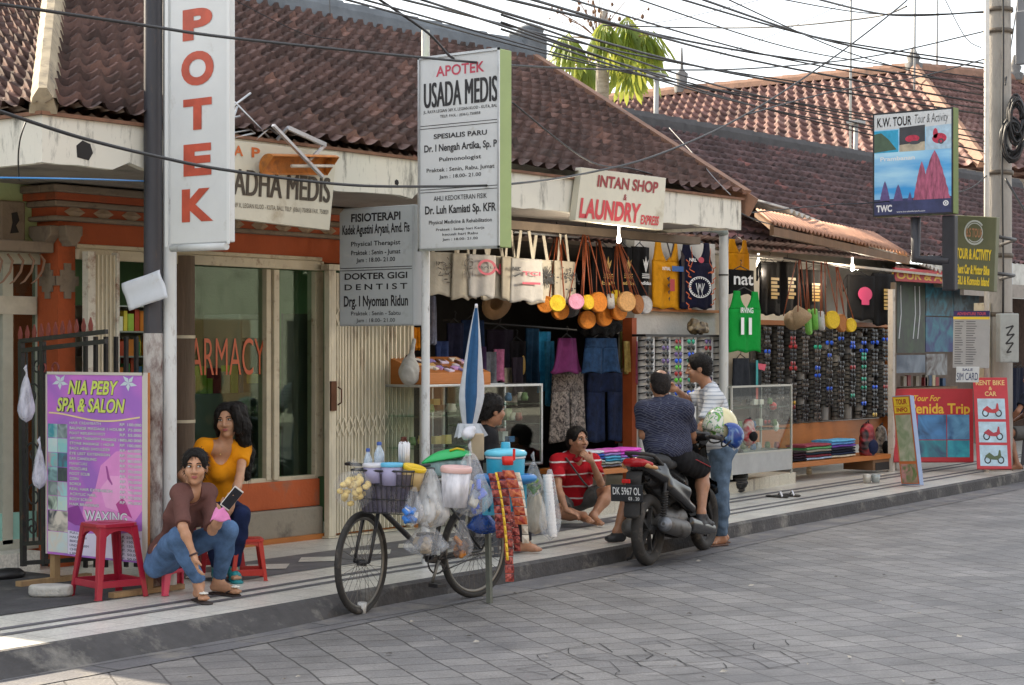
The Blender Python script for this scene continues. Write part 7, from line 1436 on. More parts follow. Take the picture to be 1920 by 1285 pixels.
helmet('cream half helmet with green pattern hanging above the blue one on scooter handlebar',1352,795,15.7,.138,cv(.6,.5,-.5),m1,False,None)
m2=wave('helmet_blue',hexc('#173c86'),hexc('#8fb0c8'),7,3.);m2.node_tree.nodes['Color Ramp'].color_ramp.elements[0].position=.5;m2.node_tree.nodes['Principled BSDF'].inputs['Roughness'].default_value=.2
helmet('glossy blue helmet with cloudy white marks hanging below the cream one',1372,815,15.55,.098,cv(-.7,-.2,.5),m2,False,None)
# ================================================================ goods of the open shop and the stall
gr=random.Random(17)
def garment(name,label,cat,Y,px0,px1,py0,py1,m,neck=.0,sleeve=0,flare=0.,fold=.015,hang=True,group=None,marks=(),th=.02,slit=False,waist=1.):
    """cloth hanging flat at depth Y; neck > 0 cuts a vest (straps), sleeve > 0 adds short sleeves, flare widens the hem, slit makes trousers"""
    a,b=atY(px0,py0,Y),atY(px1,py0,Y);c=atY(px0,py1,Y);W_,H=b.x-a.x,a.z-c.z;cx=(a.x+b.x)/2;ph0=gr.uniform(0,6)
    t=thing(name,label,cat,(cx,Y,c.z),group)
    def P(u,v):
        wv_=1-flare*(1-v)**(.8 if waist == 1 else .5);x=cx+(u-.5)*W_*wv_
        return V(x,Y-fold*(math.sin(u*9+ph0)+.6*math.sin(u*17+ph0*2+v*2))*(.4+.6*v)-.02*math.sin(math.pi*u),a.z-H*v+.012*math.sin(u*11+ph0)*v)
    g=MB();n=neck or 0
    if slit:
        g.grid(lambda u,v: P(u,v*.28),14,5);g.grid(lambda u,v: P(u*.47,.28+v*.72),8,12);g.grid(lambda u,v: P(.53+u*.47,.28+v*.72),8,12)
    elif n:
        g.grid(lambda u,v: P(.0+u,.30+v*.70),16,12)
        g.grid(lambda u,v: P(.12*(1-v)**.6+u*(.27-.12*(1-v)**.6+.24*v**2.5),.0+v*.30),6,8);g.grid(lambda u,v: P(1-(.12*(1-v)**.6+u*(.27-.12*(1-v)**.6+.24*v**2.5)),.0+v*.30),6,8)
    else: g.grid(P,18,14)
    if sleeve:
        for s_ in (0,1): g.grid(lambda u,v: (lambda q: V(q.x+(1 if s_ else -1)*W_*sleeve*u,q.y+.01,q.z-H*.12*u))(P(s_,.02+.24*v)),5,6)
    o=g.build('fabric',m,t,solid=th)
    if hang:
        g=MB();top=V(cx,Y,a.z);g.tube([P(.15,.03)+V(0,.01,0),V(cx,Y+.01,a.z+.045),P(.85,.03)+V(0,.01,0)],.006,5);g.tube([V(cx,Y,a.z+.045),V(cx,Y,a.z+.08),V(cx+.02,Y,a.z+.10),V(cx,Y,a.z+.115),V(cx-.015,Y,a.z+.105)],.004,5);g.build('hanger',M_black,t)
    pn=Panel(P(0,0)+V(0,-.048-fold*1.3,0),V(W_,0,0),V(0,0,-H))
    for nm,mm,fn in marks: g=MB();fn(g,pn);g.build(nm,mm,t)
    return t
BL=lambda n,c,v=.3: cloth('cloth_'+n,hexc(c),v)
zr=atY(960,436,10.35).z;M_totes=[cloth('tote_canvas_%d' % i,c,.08,bump=.15) for i,c in enumerate(((.48,.44,.36),(.38,.34,.27),(.45,.43,.40)))];M_tote=M_totes[0]
g=MB();g.tube([(sx(800,10.3),10.3,zr),(sx(1085,10.3),10.3,zr)],.012,8);tag(g.build('rail',M_steel),'steel rail that the cream tote bags hang from','rail')
def dream(g,pn):
    pn.ring(g,.5,.22,.26,.12,.12,0);pn.ring(g,.5,.22,.15,.07,.2,.0006)
    for i in range(5): pn.poly(g,[(.26+.12*i,.36),(.30+.12*i,.46+.03*(i % 2)),(.27+.12*i,.60),(.235+.12*i,.46)],.0003)
def mess(g,pn):
    for i in range(40): a,b=gr.uniform(.15,.85),gr.gauss(.34,.09);an=gr.uniform(0,6.28);pn.line(g,[(a,b),(a+.12*math.cos(an),b+.06*math.sin(an))],.008,.0002*i/10)
    for i in range(6): u=gr.uniform(.2,.8);v=gr.uniform(.5,.72);pn.ell(g,u,v,.05,.02,0,8)
def burst(g,pn):
    for i in range(60): an=gr.uniform(0,6.28);r0,r1=gr.uniform(.03,.12),gr.uniform(.2,.45);pn.line(g,[(.5+r0*math.cos(an),.4+r0*.6*math.sin(an)),(.5+r1*math.cos(an),.4+r1*.6*math.sin(an))],.009,.0001*i/10)
def redring(g,pn): pn.ring(g,.5,.30,.34,.19,.3,0)
def tx(s,v0,v1,w=.7,u=.5,**k): return lambda g,pn: pn.text(g,s,u,v0,v1,.001,w,**k)
tote=[(806,862,[('print',M_brownink,mess)],'cream tote bag with dark tangled print nearest the clinic sign'),(846,890,[('print',M_brownink,dream)],'cream tote bag with dreamcatcher print'),(880,922,[('print',M_pinkred,redring),('lettering',M_ink,tx('BALI',.27,.33,.6))],'cream tote bag with red ring print'),
        (908,950,[('print',M_pinkred,tx('N',.18,.42,.3,.35,bold=.03)),('lettering',mat('navy_ink',(.03,.04,.12),.5),tx('Y',.24,.46,.3,.62,bold=.03))],'cream tote bag with big red and navy letters'),(936,976,[('lettering',M_ink,tx('NIKE',.22,.31,.6,shear=.2,bold=.03)),('print',M_ink,lambda g,pn: pn.poly(g,[(.2,.40),(.3,.43),(.85,.33),(.35,.47)],0))],'cream tote bag with black letters and curved tick'),
        (962,1008,[('lettering',M_pinkred,tx('TCI',.30,.39,.6,bold=.03)),('print',M_pinkred,lambda g,pn: pn.rect(g,.2,.55,.8,.60,0))],'cream tote bag with pink red letters and stripe'),(992,1034,[('print',M_ink,burst)],'cream tote bag with black bursting leaf print'),(1034,1078,[('print',M_ink,mess)],'cream tote bag with scribbled print behind the brown straps')]
for i,(p0,p1,mk,lb) in enumerate(tote):
    Y=10.32-.05*(i % 3);b1=548+i*2.2;y0=472+i*2.4
    t=garment('tote_bag',lb,'tote bag',Y,p0,p1+4,y0,b1+6+gr.uniform(-5,4),M_totes[i % 3],fold=.012,hang=False,group='cream tote bags hanging on the rail',marks=mk,th=.015)
    a,b=atY(p0+10,y0+3,Y),atY(p1-10,y0+3,Y);g=MB()
    for x,e in ((a.x,1),(b.x,-1)): g.bar((x,Y,a.z),(x+e*.05,Y+.005,zr+.012),.035,.006,up=(0,1,0))
    g.build('handle',M_tote,t);t.rotation_euler=(0,0,(-.22,.12,-.10)[i % 3])
M_strap=mat('leather_strap',hexc('#8a4526'),.5,var=.25,scale=10);BG={'orange': '#c9781f','yellow': '#d6b321','black': '#17161a','pink': '#c98aa6','tan': '#c99a62','white': '#b9b7b5','brown': '#a2652c','lime': '#6fae4a','beige': '#a08868'}
def roundbag(label,hx,hy,px,py,r_px,Y,c,grp,turn=0.,cone=False):
    p=atY(px,py,Y);h=atY(hx,hy,Y+.05);r=r_px/3500*(Y/_ray(px,py).y);t=thing('round_bag',label,'bag',p,grp);m=mat('woven_'+c,hexc(BG[c]),.7,var=.2,scale=60,bump=.5,bscale=120)
    ax=V(math.sin(turn-.5),-math.cos(turn-.5),.06).normalized();g=MB()
    if cone: g.lathe(p-ax*.05,[(0,-.02),(r*.9,-.02),(r,.0),(r*.55,.10),(r*.2,.16),(0,.17)],20,ax)
    else: g.lathe(p,[(0,-.035),(r*.9,-.035),(r,-.024),(r*1.02,0),(r,.024),(r*.92,.034),(r*.88,.030),(r*.5,.036),(0,.037)],22,ax)
    g.build('pouch',m,t);sd=ax.cross(V(0,0,1)).normalized()
    for s_ in (-1,1): g=MB();e=p+sd*r*.9*s_+V(0,0,r*.4);g.tube([e,e.lerp(h,.5)+sd*.01*s_,h+sd*.012*s_],.0075,5,flat=.5);g.build('strap',M_strap,t)
    return t
G1='round woven bags on long brown straps in the open shop'
for lb,hx,hy,px,py,r,Y,c,tn in [('orange round bag leftmost of the lower row',1042,447,1023,571,16,10.30,'orange',-.5),('orange round bag peeping out below the left yellow one',1048,447,1050,583,17,10.38,'orange',0),('yellow round bag second from the left of the cluster',1046,445,1044,569,16,10.22,'yellow',-.2),('black round bag behind the pink one',1052,450,1068,577,19,10.34,'black',0),('pink round bag left of centre in the cluster',1095,442,1080,566,15,10.16,'pink',-.3),('yellow round bag right of the pink one',1094,440,1101,567,14,10.20,'yellow',.5),('large orange round bag at the centre of the cluster',1100,440,1121,567,19,10.22,'orange',.2),('low hanging orange bag under the centre of the cluster',1100,455,1100,600,17,10.42,'orange',0),('orange bag lowest right of the centre',1120,455,1132,594,18,10.45,'orange',.2),('white round bag seen nearly edge on',1125,452,1145,565,14,10.24,'white',1.15),('yellow rimmed bag tucked behind the white one',1122,450,1155,558,14,10.30,'yellow',.9),('pale tan round bag facing the street',1158,458,1174,566,19,10.16,'tan',.15),('orange bag hanging below the pale tan one',1156,462,1160,584,17,10.34,'orange',.2),('brown round bag behind the pale tan one',1160,458,1194,571,18,10.28,'brown',.6),('white round bag rightmost of the cluster',1162,458,1208,572,17,10.36,'white',.3)]: roundbag(lb,hx,hy,px,py,r,Y,c,G1,tn)
for hx,hy in ((1044,440),(1098,436),(1160,452)): q=atY(hx,hy,10.3);g=MB();g.tube([q+V(0,0,-.02),q+V(0,0,.12)],.008,5);tag(g.build('hook',M_black),'dark hook holding brown bag straps, %s of three' % {1044: 'left',1098: 'middle',1160: 'right'}[hx],'hook')
G2='round woven bags on long brown straps under the rusty awning'
for lb,hx,hy,px,py,r,Y,c,tn,cn in [('beige cone shaped bag lower left under the awning',1495,490,1486,600,19,10.7,'beige',-.8,True),('large beige cone shaped bag under the awning',1500,488,1504,594,22,10.6,'beige',.6,True),('lime green round bag under the awning',1512,490,1516,604,24,10.66,'lime',.9,False),('pale green bag between white and lime ones',1525,490,1528,599,20,10.66,'lime',1.0,False),('white round bag under the awning',1540,492,1540,602,18,10.64,'white',.9,False),('yellow round bag at the centre under the awning',1548,490,1560,600,17,10.6,'yellow',.2,False),('brown bag left of the rightmost yellow one',1570,498,1577,606,17,10.7,'brown',.5,False),('yellow round bag rightmost under the awning',1568,500,1594,610,13,10.66,'yellow',.2,False)]: roundbag(lb,hx,hy,px,py,r,Y,c,G2,tn,cn)
g=MB();g.tube([atY(1470,484,10.75),atY(1610,505,10.75)],.012,6);tag(g.build('rail',M_black),'dark rail under the rusty awning that holds the woven bags','rail')
def ringmark(g,pn):
    for k in range(26): a=k*.2417;pn.ell(g,.47+.30*math.cos(a),.68+.135*math.sin(a),.022,.011,.0004,8)
    pn.ring(g,.47,.68,.35,.162,.08,0)
def flames(g,pn):
    for i in range(9): v=.28+.08*i;s_=1 if i % 2 else -1;pn.line(g,[(.5+s_*.46,v),(.5+s_*.36,v+.04),(.5+s_*.40,v+.08),(.5+s_*.30,v+.10)],.013,0);
    pn.line(g,[(.2,.08),(.24,.3),(.14,.42),(.30,.46)],.012,0);pn.line(g,[(.8,.08),(.76,.3),(.9,.42),(.72,.46)],.012,0)
M_org=mat('flame_orange',hexc('#c05a26'),.6)
garment('jersey','yellow sleeveless jersey with dark patterned front on the left of the white wall','jersey',10.92,1222,1273,452,578,BL('yellow','#c98a14',.15),neck=1,marks=[('dark_pattern',mat('pattern_black',(.03,.02,.02),.8,var=.5),lambda g,pn: [pn.poly(g,[(.33+.02*i,.55+.1*i),(.45,.52+.1*i),(.42,.60+.1*i)],.0003*i) for i in range(4)]+[pn.poly(g,[(.84,.1),(.99,.2),(.99,.9),(.88,.9),(.9,.5)],0),pn.poly(g,[(.3,.0),(.48,.26),(.62,.02),(.57,.0),(.48,.18),(.36,.0)],0)]),('sponsor_band',mat('band_blue',hexc('#2f5a96'),.6),lambda g,pn: pn.rect(g,.52,.36,.95,.44,.001)),('sponsor_mark',M_red,lambda g,pn: pn.rect(g,.45,.56,.62,.74,.001)),('lettering',M_wht,tx('INTRAL',.38,.43,.3,.32,bold=.02))])
garment('jersey','navy sleeveless jersey with orange flames and round ring emblem','jersey',10.88,1274,1335,452,578,BL('navy','#15162e',.2),neck=1,marks=[('flame_print',M_org,flames),('emblem_ring',M_wht,ringmark),('emblem',M_wht,lambda g,pn: [pn.line(g,[(.34,.62),(.40,.76),(.46,.63),(.52,.76),(.60,.62)],.012,.001),pn.line(g,[(.42,.62),(.42,.80)],.010,.001),pn.line(g,[(.53,.62),(.53,.80)],.010,.001)]),('badge',M_pinkred,lambda g,pn: pn.ell(g,.5,.27,.09,.045,.0008)),('lettering',M_wht,tx('NRL',.25,.30,.22,.25,bold=.03))])
garment('jersey','yellow jersey hanging behind the white drainpipe','jersey',11.1,1364,1402,448,535,MATS['cloth_yellow'],neck=1)
garment('jersey','green basketball jersey with white number 11 beside the white drainpipe','jersey',10.55,1368,1424,545,660,BL('green','#0f8a35',.1),neck=1,marks=[('number',M_wht,tx('11',.44,.70,.36,.40,bold=.05)),('lettering',M_wht,tx('IRVING',.27,.36,.42,.42,bold=.02))])
garment('shirt','black shirt with the letters nat behind the green jersey','shirt',10.9,1366,1412,505,552,BL('black','#121214'),marks=[('lettering',M_wht,tx('nat',.1,.6,.8,.4,bold=.02))])
garment('shorts','dark grey athletic shorts below the green jersey','shorts',10.6,1370,1408,672,752,BL('charcoal','#23262c'),flare=.25,marks=[('side_stripe',mat('stripe_teal',hexc('#2f8a8a'),.7),lambda g,pn: pn.rect(g,.86,.05,.97,.7,0)),('side_patch',mat('stripe_coral',hexc('#c0584c'),.7),lambda g,pn: pn.rect(g,.86,.7,.97,.98,0))])
garment('shorts','dark shorts with coral waist hanging right of the grey ones','shorts',10.7,1398,1430,680,758,BL('darkteal','#1c2428'),flare=.2,marks=[('print',M_pinkred,lambda g,pn: pn.poly(g,[(.3,.02),(.8,.05),(.7,.2),(.35,.16)],0))])
def trefoil(g,pn):
    for a,l in ((-.5,.26),(0,.32),(.5,.26)): pn.poly(g,[(.5,.5),(.5+.16*math.sin(a-.35),.5-l*.6),(.5+.34*math.sin(a),.5-l),(.5+.16*math.sin(a+.35),.5-l*.6)],.0003)
    for k in range(3): pn.rect(g,.28,.52+.035*k,.72,.535+.035*k,.0006)
M_gold=mat('gold_print',hexc('#c9a03a'),.4)
for p0,p1,mk,lb in ((1110,1150,M_gold,'black tee with gold print behind the brown bag straps'),(1150,1186,M_gold,'black tee with gold trefoil print under the white shop sign'),(1184,1216,M_wht,'black tee with white trefoil print left of the yellow jersey')):
    garment('tee_shirt',lb,'T-shirt',10.75,p0,p1,462,560,BL('black','#121214'),group='black tees in the open shop',marks=[('print',mk,trefoil),('lettering',mk,tx('bali' if p0 < 1120 else 'adidas',.66,.73,.6,bold=.02))])
for p0,p1,y0,y1,mk,lb in ((1424,1462,490,590,M_gold,'black tee with gold block print left under the awning'),(1458,1494,490,590,M_gold,'black tee with gold lines behind the beige bags'),(1500,1545,505,590,M_gold,'black tee with gold specks behind the awning bag straps'),(1590,1638,515,600,mat('hot_pink',hexc('#c03a6a'),.6),'black tee with pink skull shape at the right under the awning'),(1636,1676,512,610,M_gold,'black tee with gold block print rightmost under the awning')):
    garment('tee_shirt',lb,'T-shirt',11.25,p0,p1,y0,y1,BL('black','#121214'),group='black tees under the awning',sleeve=.12,marks=[('print',mk,(lambda g,pn: [pn.rect(g,.3,.3+.07*k,.7-.1*(k % 2),.35+.07*k,.0004*k) for k in range(6)]) if 'pink' not in lb else (lambda g,pn: [pn.ell(g,.5,.42,.28,.16,0),pn.rect(g,.36,.52,.66,.66,.0005)]))])
IN=[('skirt','purple ruffled skirt with pale lace hem hanging in the open shop','skirt',10.75,1030,1096,634,700,BL('purple','#5c2450',.2),.5),('shorts','dark blue patterned shorts with pale lace trim hanging in the shop','shorts',10.7,1090,1162,634,700,BL('bluepattern','#1a3350',.6),.25),('trousers','grey patterned loose trousers hanging behind the red shirted man','trousers',10.95,1034,1094,698,830,None,.1),('trousers','dark blue patterned loose trousers hanging in the shop','trousers',10.95,1098,1168,700,830,BL('inkblue','#0f1a33',.7),.05)]
mz=wave('zebra_cloth',hexc('#2a2727'),hexc('#8a827a'),26,2.);mz.node_tree.nodes['Principled BSDF'].inputs['Roughness'].default_value=.9
for nm,lb,ct,Y,p0,p1,y0,y1,m,fl_ in IN:
    mk=[]
    garment(nm,lb,ct,Y,p0,p1,y0,y1,m or mz,flare=fl_,slit=nm != 'skirt',waist=2 if nm == 'skirt' else 1,marks=mk,hang=nm != 'trousers',fold=.022)
for p0,p1,y0,y1,c,lb in ((866,905,600,700,'#1d2f52','dark blue shirt hanging behind the parasol'),(912,962,618,700,'#1c1524','dark plum shirt hanging right of the parasol'),(952,986,640,730,'#151318','black shirt with gold motif hanging in the shop'),(984,1010,616,720,'#14324a','dark teal trousers hanging in the shop'),(1008,1032,622,735,'#1f6f96','bright blue scarf hanging beside the purple skirt'),(838,868,606,690,'#23263f','slate blue shirt hanging left of the parasol'),(1164,1178,700,830,'#2c8a6a','green dotted scarf hanging beside the dark blue trousers'),(1158,1168,700,830,'#8a4a34','rust coloured scarf beside the green one'),(1176,1196,690,830,'#1c2340','dark indigo cloth hanging by the orange board'),(1163,1190,622,690,'#7a7a4a','striped multicolour bag cloth hanging above the scarves'),(760,776,612,660,'#a03020','red cloth hanging behind the slim white pole'),(772,784,614,655,'#d88a1a','orange cloth hanging behind the slim white pole'),(806,814,555,645,'#8a94b0','narrow blue and white checked scarf beside the slim white pole')):
    garment('hanging_cloth',lb,'clothes',11.4 if p0 > 830 else 11.2,p0,p1,y0,y1,BL('in_'+c.strip('#'),c,.35),fold=.02,hang=p1-p0 > 28,marks=[('print',M_gold,lambda g,pn: pn.ell(g,.5,.5,.12,.2,0))] if 'gold' in lb else ())
for i,(p0,w_,y0,y1,c,nm) in enumerate(((816,24,640,700,'#2f3f6a','blue'),(908,22,660,722,'#6a6f78','grey'),(926,20,655,715,'#b06a90','pink'),(944,24,690,760,'#8a8478','striped beige'),(1020,16,640,760,'#2a6a8a','sea blue'),(890,20,650,720,'#3a2a4a','violet'),(1168,12,640,700,'#b09a5a','straw yellow'),(1180,14,640,720,'#a0506a','rose'),(960,20,670,740,'#1f1a24','ink black'),(1086,16,700,820,'#3a3a44','slate'))):
    garment('hanging_cloth',nm+' cloth hanging low among the clothes in the open shop','clothes',11.2-.02*i,p0,p0+w_,y0,y1,BL('more_%d' % i,c,.4),fold=.025,hang=False)
g=MB();g.tube([atY(830,600,11.45),atY(1195,628,11.45)],.012,6);tag(g.build('rail',M_black),'dark clothes rail inside the open shop','rail')
t=thing('straw_hat','pale straw hat hanging below the tote bags','hat',atY(930,568,10.9));q=atY(930,568,10.9);g=MB();g.lathe(q,[(.0,-.09),(.06,-.088),(.072,-.05),(.075,0),(.16,.01),(.165,.018),(.07,.012)],24,axis=(-.3,-.9,-.35));g.build('brim',mat('straw',hexc('#9a7c58'),.8,var=.2,bump=.4),t)
S=Sdf();c0=atY(1120,618,10.75);S.ell(np.array(c0),(.30,.10,.075),None,.03);S.ell(np.array(c0)+np.array((.2,0,.03)),(.2,.09,.06),None,.03);o=S.build('fur_bundle',cloth('black_fur',(.008,.008,.008),.3,bump=.8,bscale=80),None,.012,folds(81,.015,60));tag(o,'black furry bundle hanging under the round bags','bundle')
g=MB();p=atY(768,698,10.6);S=Sdf();S.ell(np.array(p),(.10,.08,.12),None,.03);S.cone(np.array(p)+np.array((0,0,.05)),np.array(p)+np.array((.06,0,.28)),.05,.012,.03);o=S.build('cloth_bag',cloth('white_cloth',(.40,.40,.38),.1),None,.010,folds(82,.006,40));tag(o,'greyish white bag hanging between the folding gate and slim pole','bag')
def showcase(label,Y,px0,px1,py0,py1,dp,shelves,contents,frame=M_frame,base=.0,skew=0):
    a,b=atY(px0,py0,Y),atY(px1,py0,Y);c=atY(px0,py1,Y);x0,x1,z1,z0=a.x,b.x,a.z,max(.13,c.z);t=thing('showcase',label,'showcase',((x0+x1)/2,Y+dp/2,z0));g=MB();w_=.022
    for x in (x0,x1-w_):
        for y in (Y,Y+dp-w_): g.box((x,y,z0),(x+w_,y+w_,z1))
    for z in (z0+base,z1-w_):
        for y in (Y+.001,Y+dp-w_-.001): g.box((x0+w_,y,z),(x1-w_,y+w_-.002,z+w_))
        for x in (x0+.001,x1-w_-.001): g.box((x,Y+w_,z),(x+w_-.002,Y+dp-w_,z+w_))
    g.build('frame',frame,t,bevel=.003)
    g=MB();g.box((x0+w_,Y+.008,z0+base+w_),(x1-w_,Y+.012,z1-w_));g.build('pane',M_clear,t);g=MB();g.box((x0+.008,Y+w_,z0+base+w_),(x0+.012,Y+dp-w_,z1-w_));g.build('pane',M_clear,t)
    if base: g=MB();g.box((x0+.002,Y+.002,z0+.05),(x1-.002,Y+dp-.002,z0+base));g.build('plinth',mat('showcase_plinth',(.33,.34,.34),.5,var=.1),t)
    for k in range(1,shelves+1):
        z=z0+base+(z1-z0-base)*k/(shelves+1);g=MB();g.box((x0+w_,Y+.02,z),(x1-w_,Y+dp-.02,z+.008));g.build('shelf',glassy('shelf_glass',(.7,.85,.78),.5,.05),t)
    for k in range(contents):
        z=z0+base+(z1-z0-base)*gr.randrange(0,shelves+1)/(shelves+1)+.03;x,y=gr.uniform(x0+.08,x1-.08),gr.uniform(Y+.1,Y+dp-.1);c_=gr.choice(['#c9b36a','#8a2f2f','#3f6f9a','#b9b9bd','#4a3a2f','#d8d2c4','#5f7f4a']);g=MB()
        if k % 3: g.lathe((x,y,z),[(0,0),(.03,0),(.036,.03),(.025,.06),(.03,.07),(0,.075)],12)
        else: g.box((x-.04,y-.02,z),(x+.04,y+.03,z+gr.uniform(.04,.12)))
        tag(g.build('trinket',mat('trinket_'+c_.strip('#'),hexc(c_),.35,var=.2)),'small trinket displayed inside the glass showcase','trinket','trinkets inside the glass showcases')
    return t
def kbox(lab,g,m,cat,name): return tag(g.build(name,m,bevel=.004),lab,cat)
showcase('tall glass showcase with metal frame behind the closed parasol',10.25,902,1018,722,880,.45,3,26)
t1=showcase('low glass counter left of the closed parasol',10.45,790,890,722,905,.5,2,22)
a,b=atY(784,660,10.55),atY(912,724,10.55);g=MB();g.box((a.x,10.50,b.z),(b.x,11.0,b.z+.025));g.prism([(0,0),(0,.10),(.4,.24),(.4,0)],(a.x,10.5,b.z+.026),(0,1,0),(0,0,1),(b.x-a.x,0,0));kbox('honey wood display top over the low glass counter',g,M_honey,'display stand','display_stand')
for i in range(34):
    u,v=gr.random(),gr.random();x=a.x+.1+(b.x-a.x-.2)*u;y=10.53+.36*v;z=b.z+.04+.10+.14*v/1.0;c_=gr.choice(['#b98fc4','#d8b6c9','#8f7fb8','#d8d0c8','#c9a06a','#6a4a3a','#c9c0d8','#3a3440']);an=gr.uniform(-.5,.5);g=MB();R=Matrix.Rotation(an,3,'Z');g.obox((x,y,z),R@V(.045,0,0),R@V(0,.03,.012),R@V(0,-.004,.010));tag(g.build('purse',cloth('purse_'+c_.strip('#'),hexc(c_),.2),bevel=.006),'small pastel purse lying on the honey wood display top','purse','purses on the display top')
t2=showcase('narrow glass showcase with grey plinth standing on the step under the awning',10.5,1372,1486,724,900,.42,2,24,mat('pale_aluminium',(.42,.42,.38),.4,metal=.3),base=.26)
g=MB();p=atY(1464,762,10.55);g.ball(p+V(0,.1,0),.045,12,8);tag(g.build('red_ball',mat('ball_red',hexc('#d01818'),.4)),'bright red round trinket in the narrow glass showcase','trinket')
g=MB();p=atY(1470,800,10.6);g.lathe(p+V(0,.1,0),[(0,-.01),(.055,-.01),(.06,0),(0,.01)],18,axis=(0,-1,0));tag(g.build('dial',mat('dial_white',(.8,.78,.7),.4)),'round white dial in the narrow glass showcase','dial')
a,b=atY(1100,886,10.15),atY(1205,874,10.15);g=MB();zt_=.58;g.box((a.x,10.15,zt_-.05),(b.x+.1,10.7,zt_));tb2=thing('display_table','low wooden table of bright folded cloths behind the scooter','table',((a.x+b.x)/2,10.4,.25));g.build('table_top',M_honey,tb2,bevel=.005)
for x in (a.x+.05,b.x):
    for y in (10.2,10.62): g=MB();g.box((x,y,.25),(x+.05,y+.05,zt_-.051));g.build('leg',M_wood,tb2)
def stack(label,x0,x1,Y,z,cols,dp=.30,h=.028,cat='folded cloth',grp=None):
    for i,c in enumerate(cols):
        j=gr.uniform(-.012,.012);g=MB();zz=z+i*h
        def f(u,v): a_=v*2*math.pi;return V(x0+j+(x1-x0)*u,Y+dp/2+gr.uniform(-.002,.002)-dp/2*math.cos(a_),zz+h/2+.003*math.sin(u*9+i)+h*.5*max(-1,min(1,1.8*math.sin(a_))))
        g.grid(f,8,16);g.add([f(0,k/16) for k in range(16)],[tuple(range(16))]);g.add([f(1,k/16) for k in range(16)],[tuple(range(16))]);tag(g.build('folded_cloth',cloth('stack_'+c.strip('#'),hexc(c),.25)),label,cat,grp or label)
xs_=[sx(p_,10.2) for p_ in (1104,1136,1166,1204)]
stack('folded grey and blue cloths stacked at the left of the low table',xs_[0],xs_[1]-.01,10.2,zt_+.005,['#7a7f8a','#8f8f7a','#b0b4b8','#2f4a8a','#3a5fb0','#c9ccd4']);stack('folded teal and grey cloths stacked in the middle of the low table',xs_[1],xs_[2]-.01,10.2,zt_+.005,['#5f5f6a','#9a9f9a','#3f8fb0','#5fa8c8','#8f7fb8','#d070b8']);stack('folded cloths topped with hot pink at the right of the low table',xs_[2],xs_[3],10.2,zt_+.005,['#c9ccd0','#5f7f9a','#7fb0c8','#9a6fc0','#c050c0','#e058c8'])
Yq=11.0;a,b=sx(1486,Yq),sx(1672,Yq);bn=thing('bench','long low wooden bench of folded clothes under the sunglasses board','bench',((a+b)/2,Yq+.2,.25));zb2=atY(1560,862,Yq).z
g=MB();g.box((a,Yq,zb2-.06),(b,Yq+.5,zb2));g.build('bench_top',M_honey,bn,bevel=.006);g=MB();g.box((a+.05,Yq+.4,.13),(a+.12,Yq+.47,zb2-.061));g.build('leg',M_wood,bn);g=MB();xL=sx(1640,Yq);g.box((xL,Yq+.02,.16),(b,Yq+.45,zb2-.061));bc=g.build('drawer_box',M_wood,bn,bevel=.006);g=MB();g.box((xL+.06,Yq+.012,zb2-.2),(b-.05,Yq+.019,zb2-.1));g.build('drawer_recess',M_dark,bc)
q=[sx(p_,Yq+.05) for p_ in (1490,1515,1562,1606)]
stack('dark folded clothes at the left of the long bench',q[0],q[1]-.01,Yq+.06,zb2+.004,['#1c1d28','#2a1c28','#3a1f2c','#241c20'],h=.032);stack('folded clothes topped with green and maroon on the long bench',q[1],q[2]-.01,Yq+.06,zb2+.004,['#9fb8d0','#7a2f3a','#1f2f3c','#9a9488','#5fa068','#8a3f4c'],h=.032);stack('folded clothes topped with violet and blue on the long bench',q[2],q[3],Yq+.06,zb2+.004,['#c9c0ac','#26304a','#1a1f30','#2a2f3c','#6f4aa0','#5f8fc0','#5a9fc8'],h=.032)
def backpack(label,px,py,wpx,hpx,Y,m1_,m2_):
    c0=atY(px,py,Y);r=wpx/3500*(Y/_ray(px,py).y)/2;h=hpx/3500*(Y/_ray(px,py).y)/2;t=thing('backpack',label,'backpack',c0-V(0,0,h));c0=np.array(c0);S=Sdf();S.cone(c0-UV*(h-r*.8),c0+UV*(h-r*.85),r*.95,r*.8,.03,flat=((0,1,0),.7));S.build('pack_body',m1_,t,.010,folds(int(px),.006,30));S=Sdf();S.ell(c0-UV*h*.35-BV*.0+np.array((0,-r*.55,0)),(r*.7,r*.35,h*.42),None,.02);S.build('front_pocket',m2_,t,.010);g=MB();g.tube([Vector(c0)+V(-.04,0,h*.95),Vector(c0)+V(0,-.02,h*1.12),Vector(c0)+V(.04,0,h*.95)],.009,6);g.build('handle',M_black,t)
backpack('red and black backpack standing at the right end of the long bench',1626,826,44,68,11.08,wave('pack_redblack',hexc('#15151a'),hexc('#a02a34'),5,1.),cloth('pack_blue',hexc('#1c2440')));backpack('black and white patterned backpack behind the red and black one',1652,828,34,62,11.3,wave('pack_mono',hexc('#17171a'),hexc('#9a968c'),14,2.),BL('black','#121214'));backpack('small red and grey backpack behind the helmets',1404,810,36,48,10.4,wave('pack_redgrey',hexc('#8a1f2a'),hexc('#a8a49a'),9,1.),BL('black','#121214'))
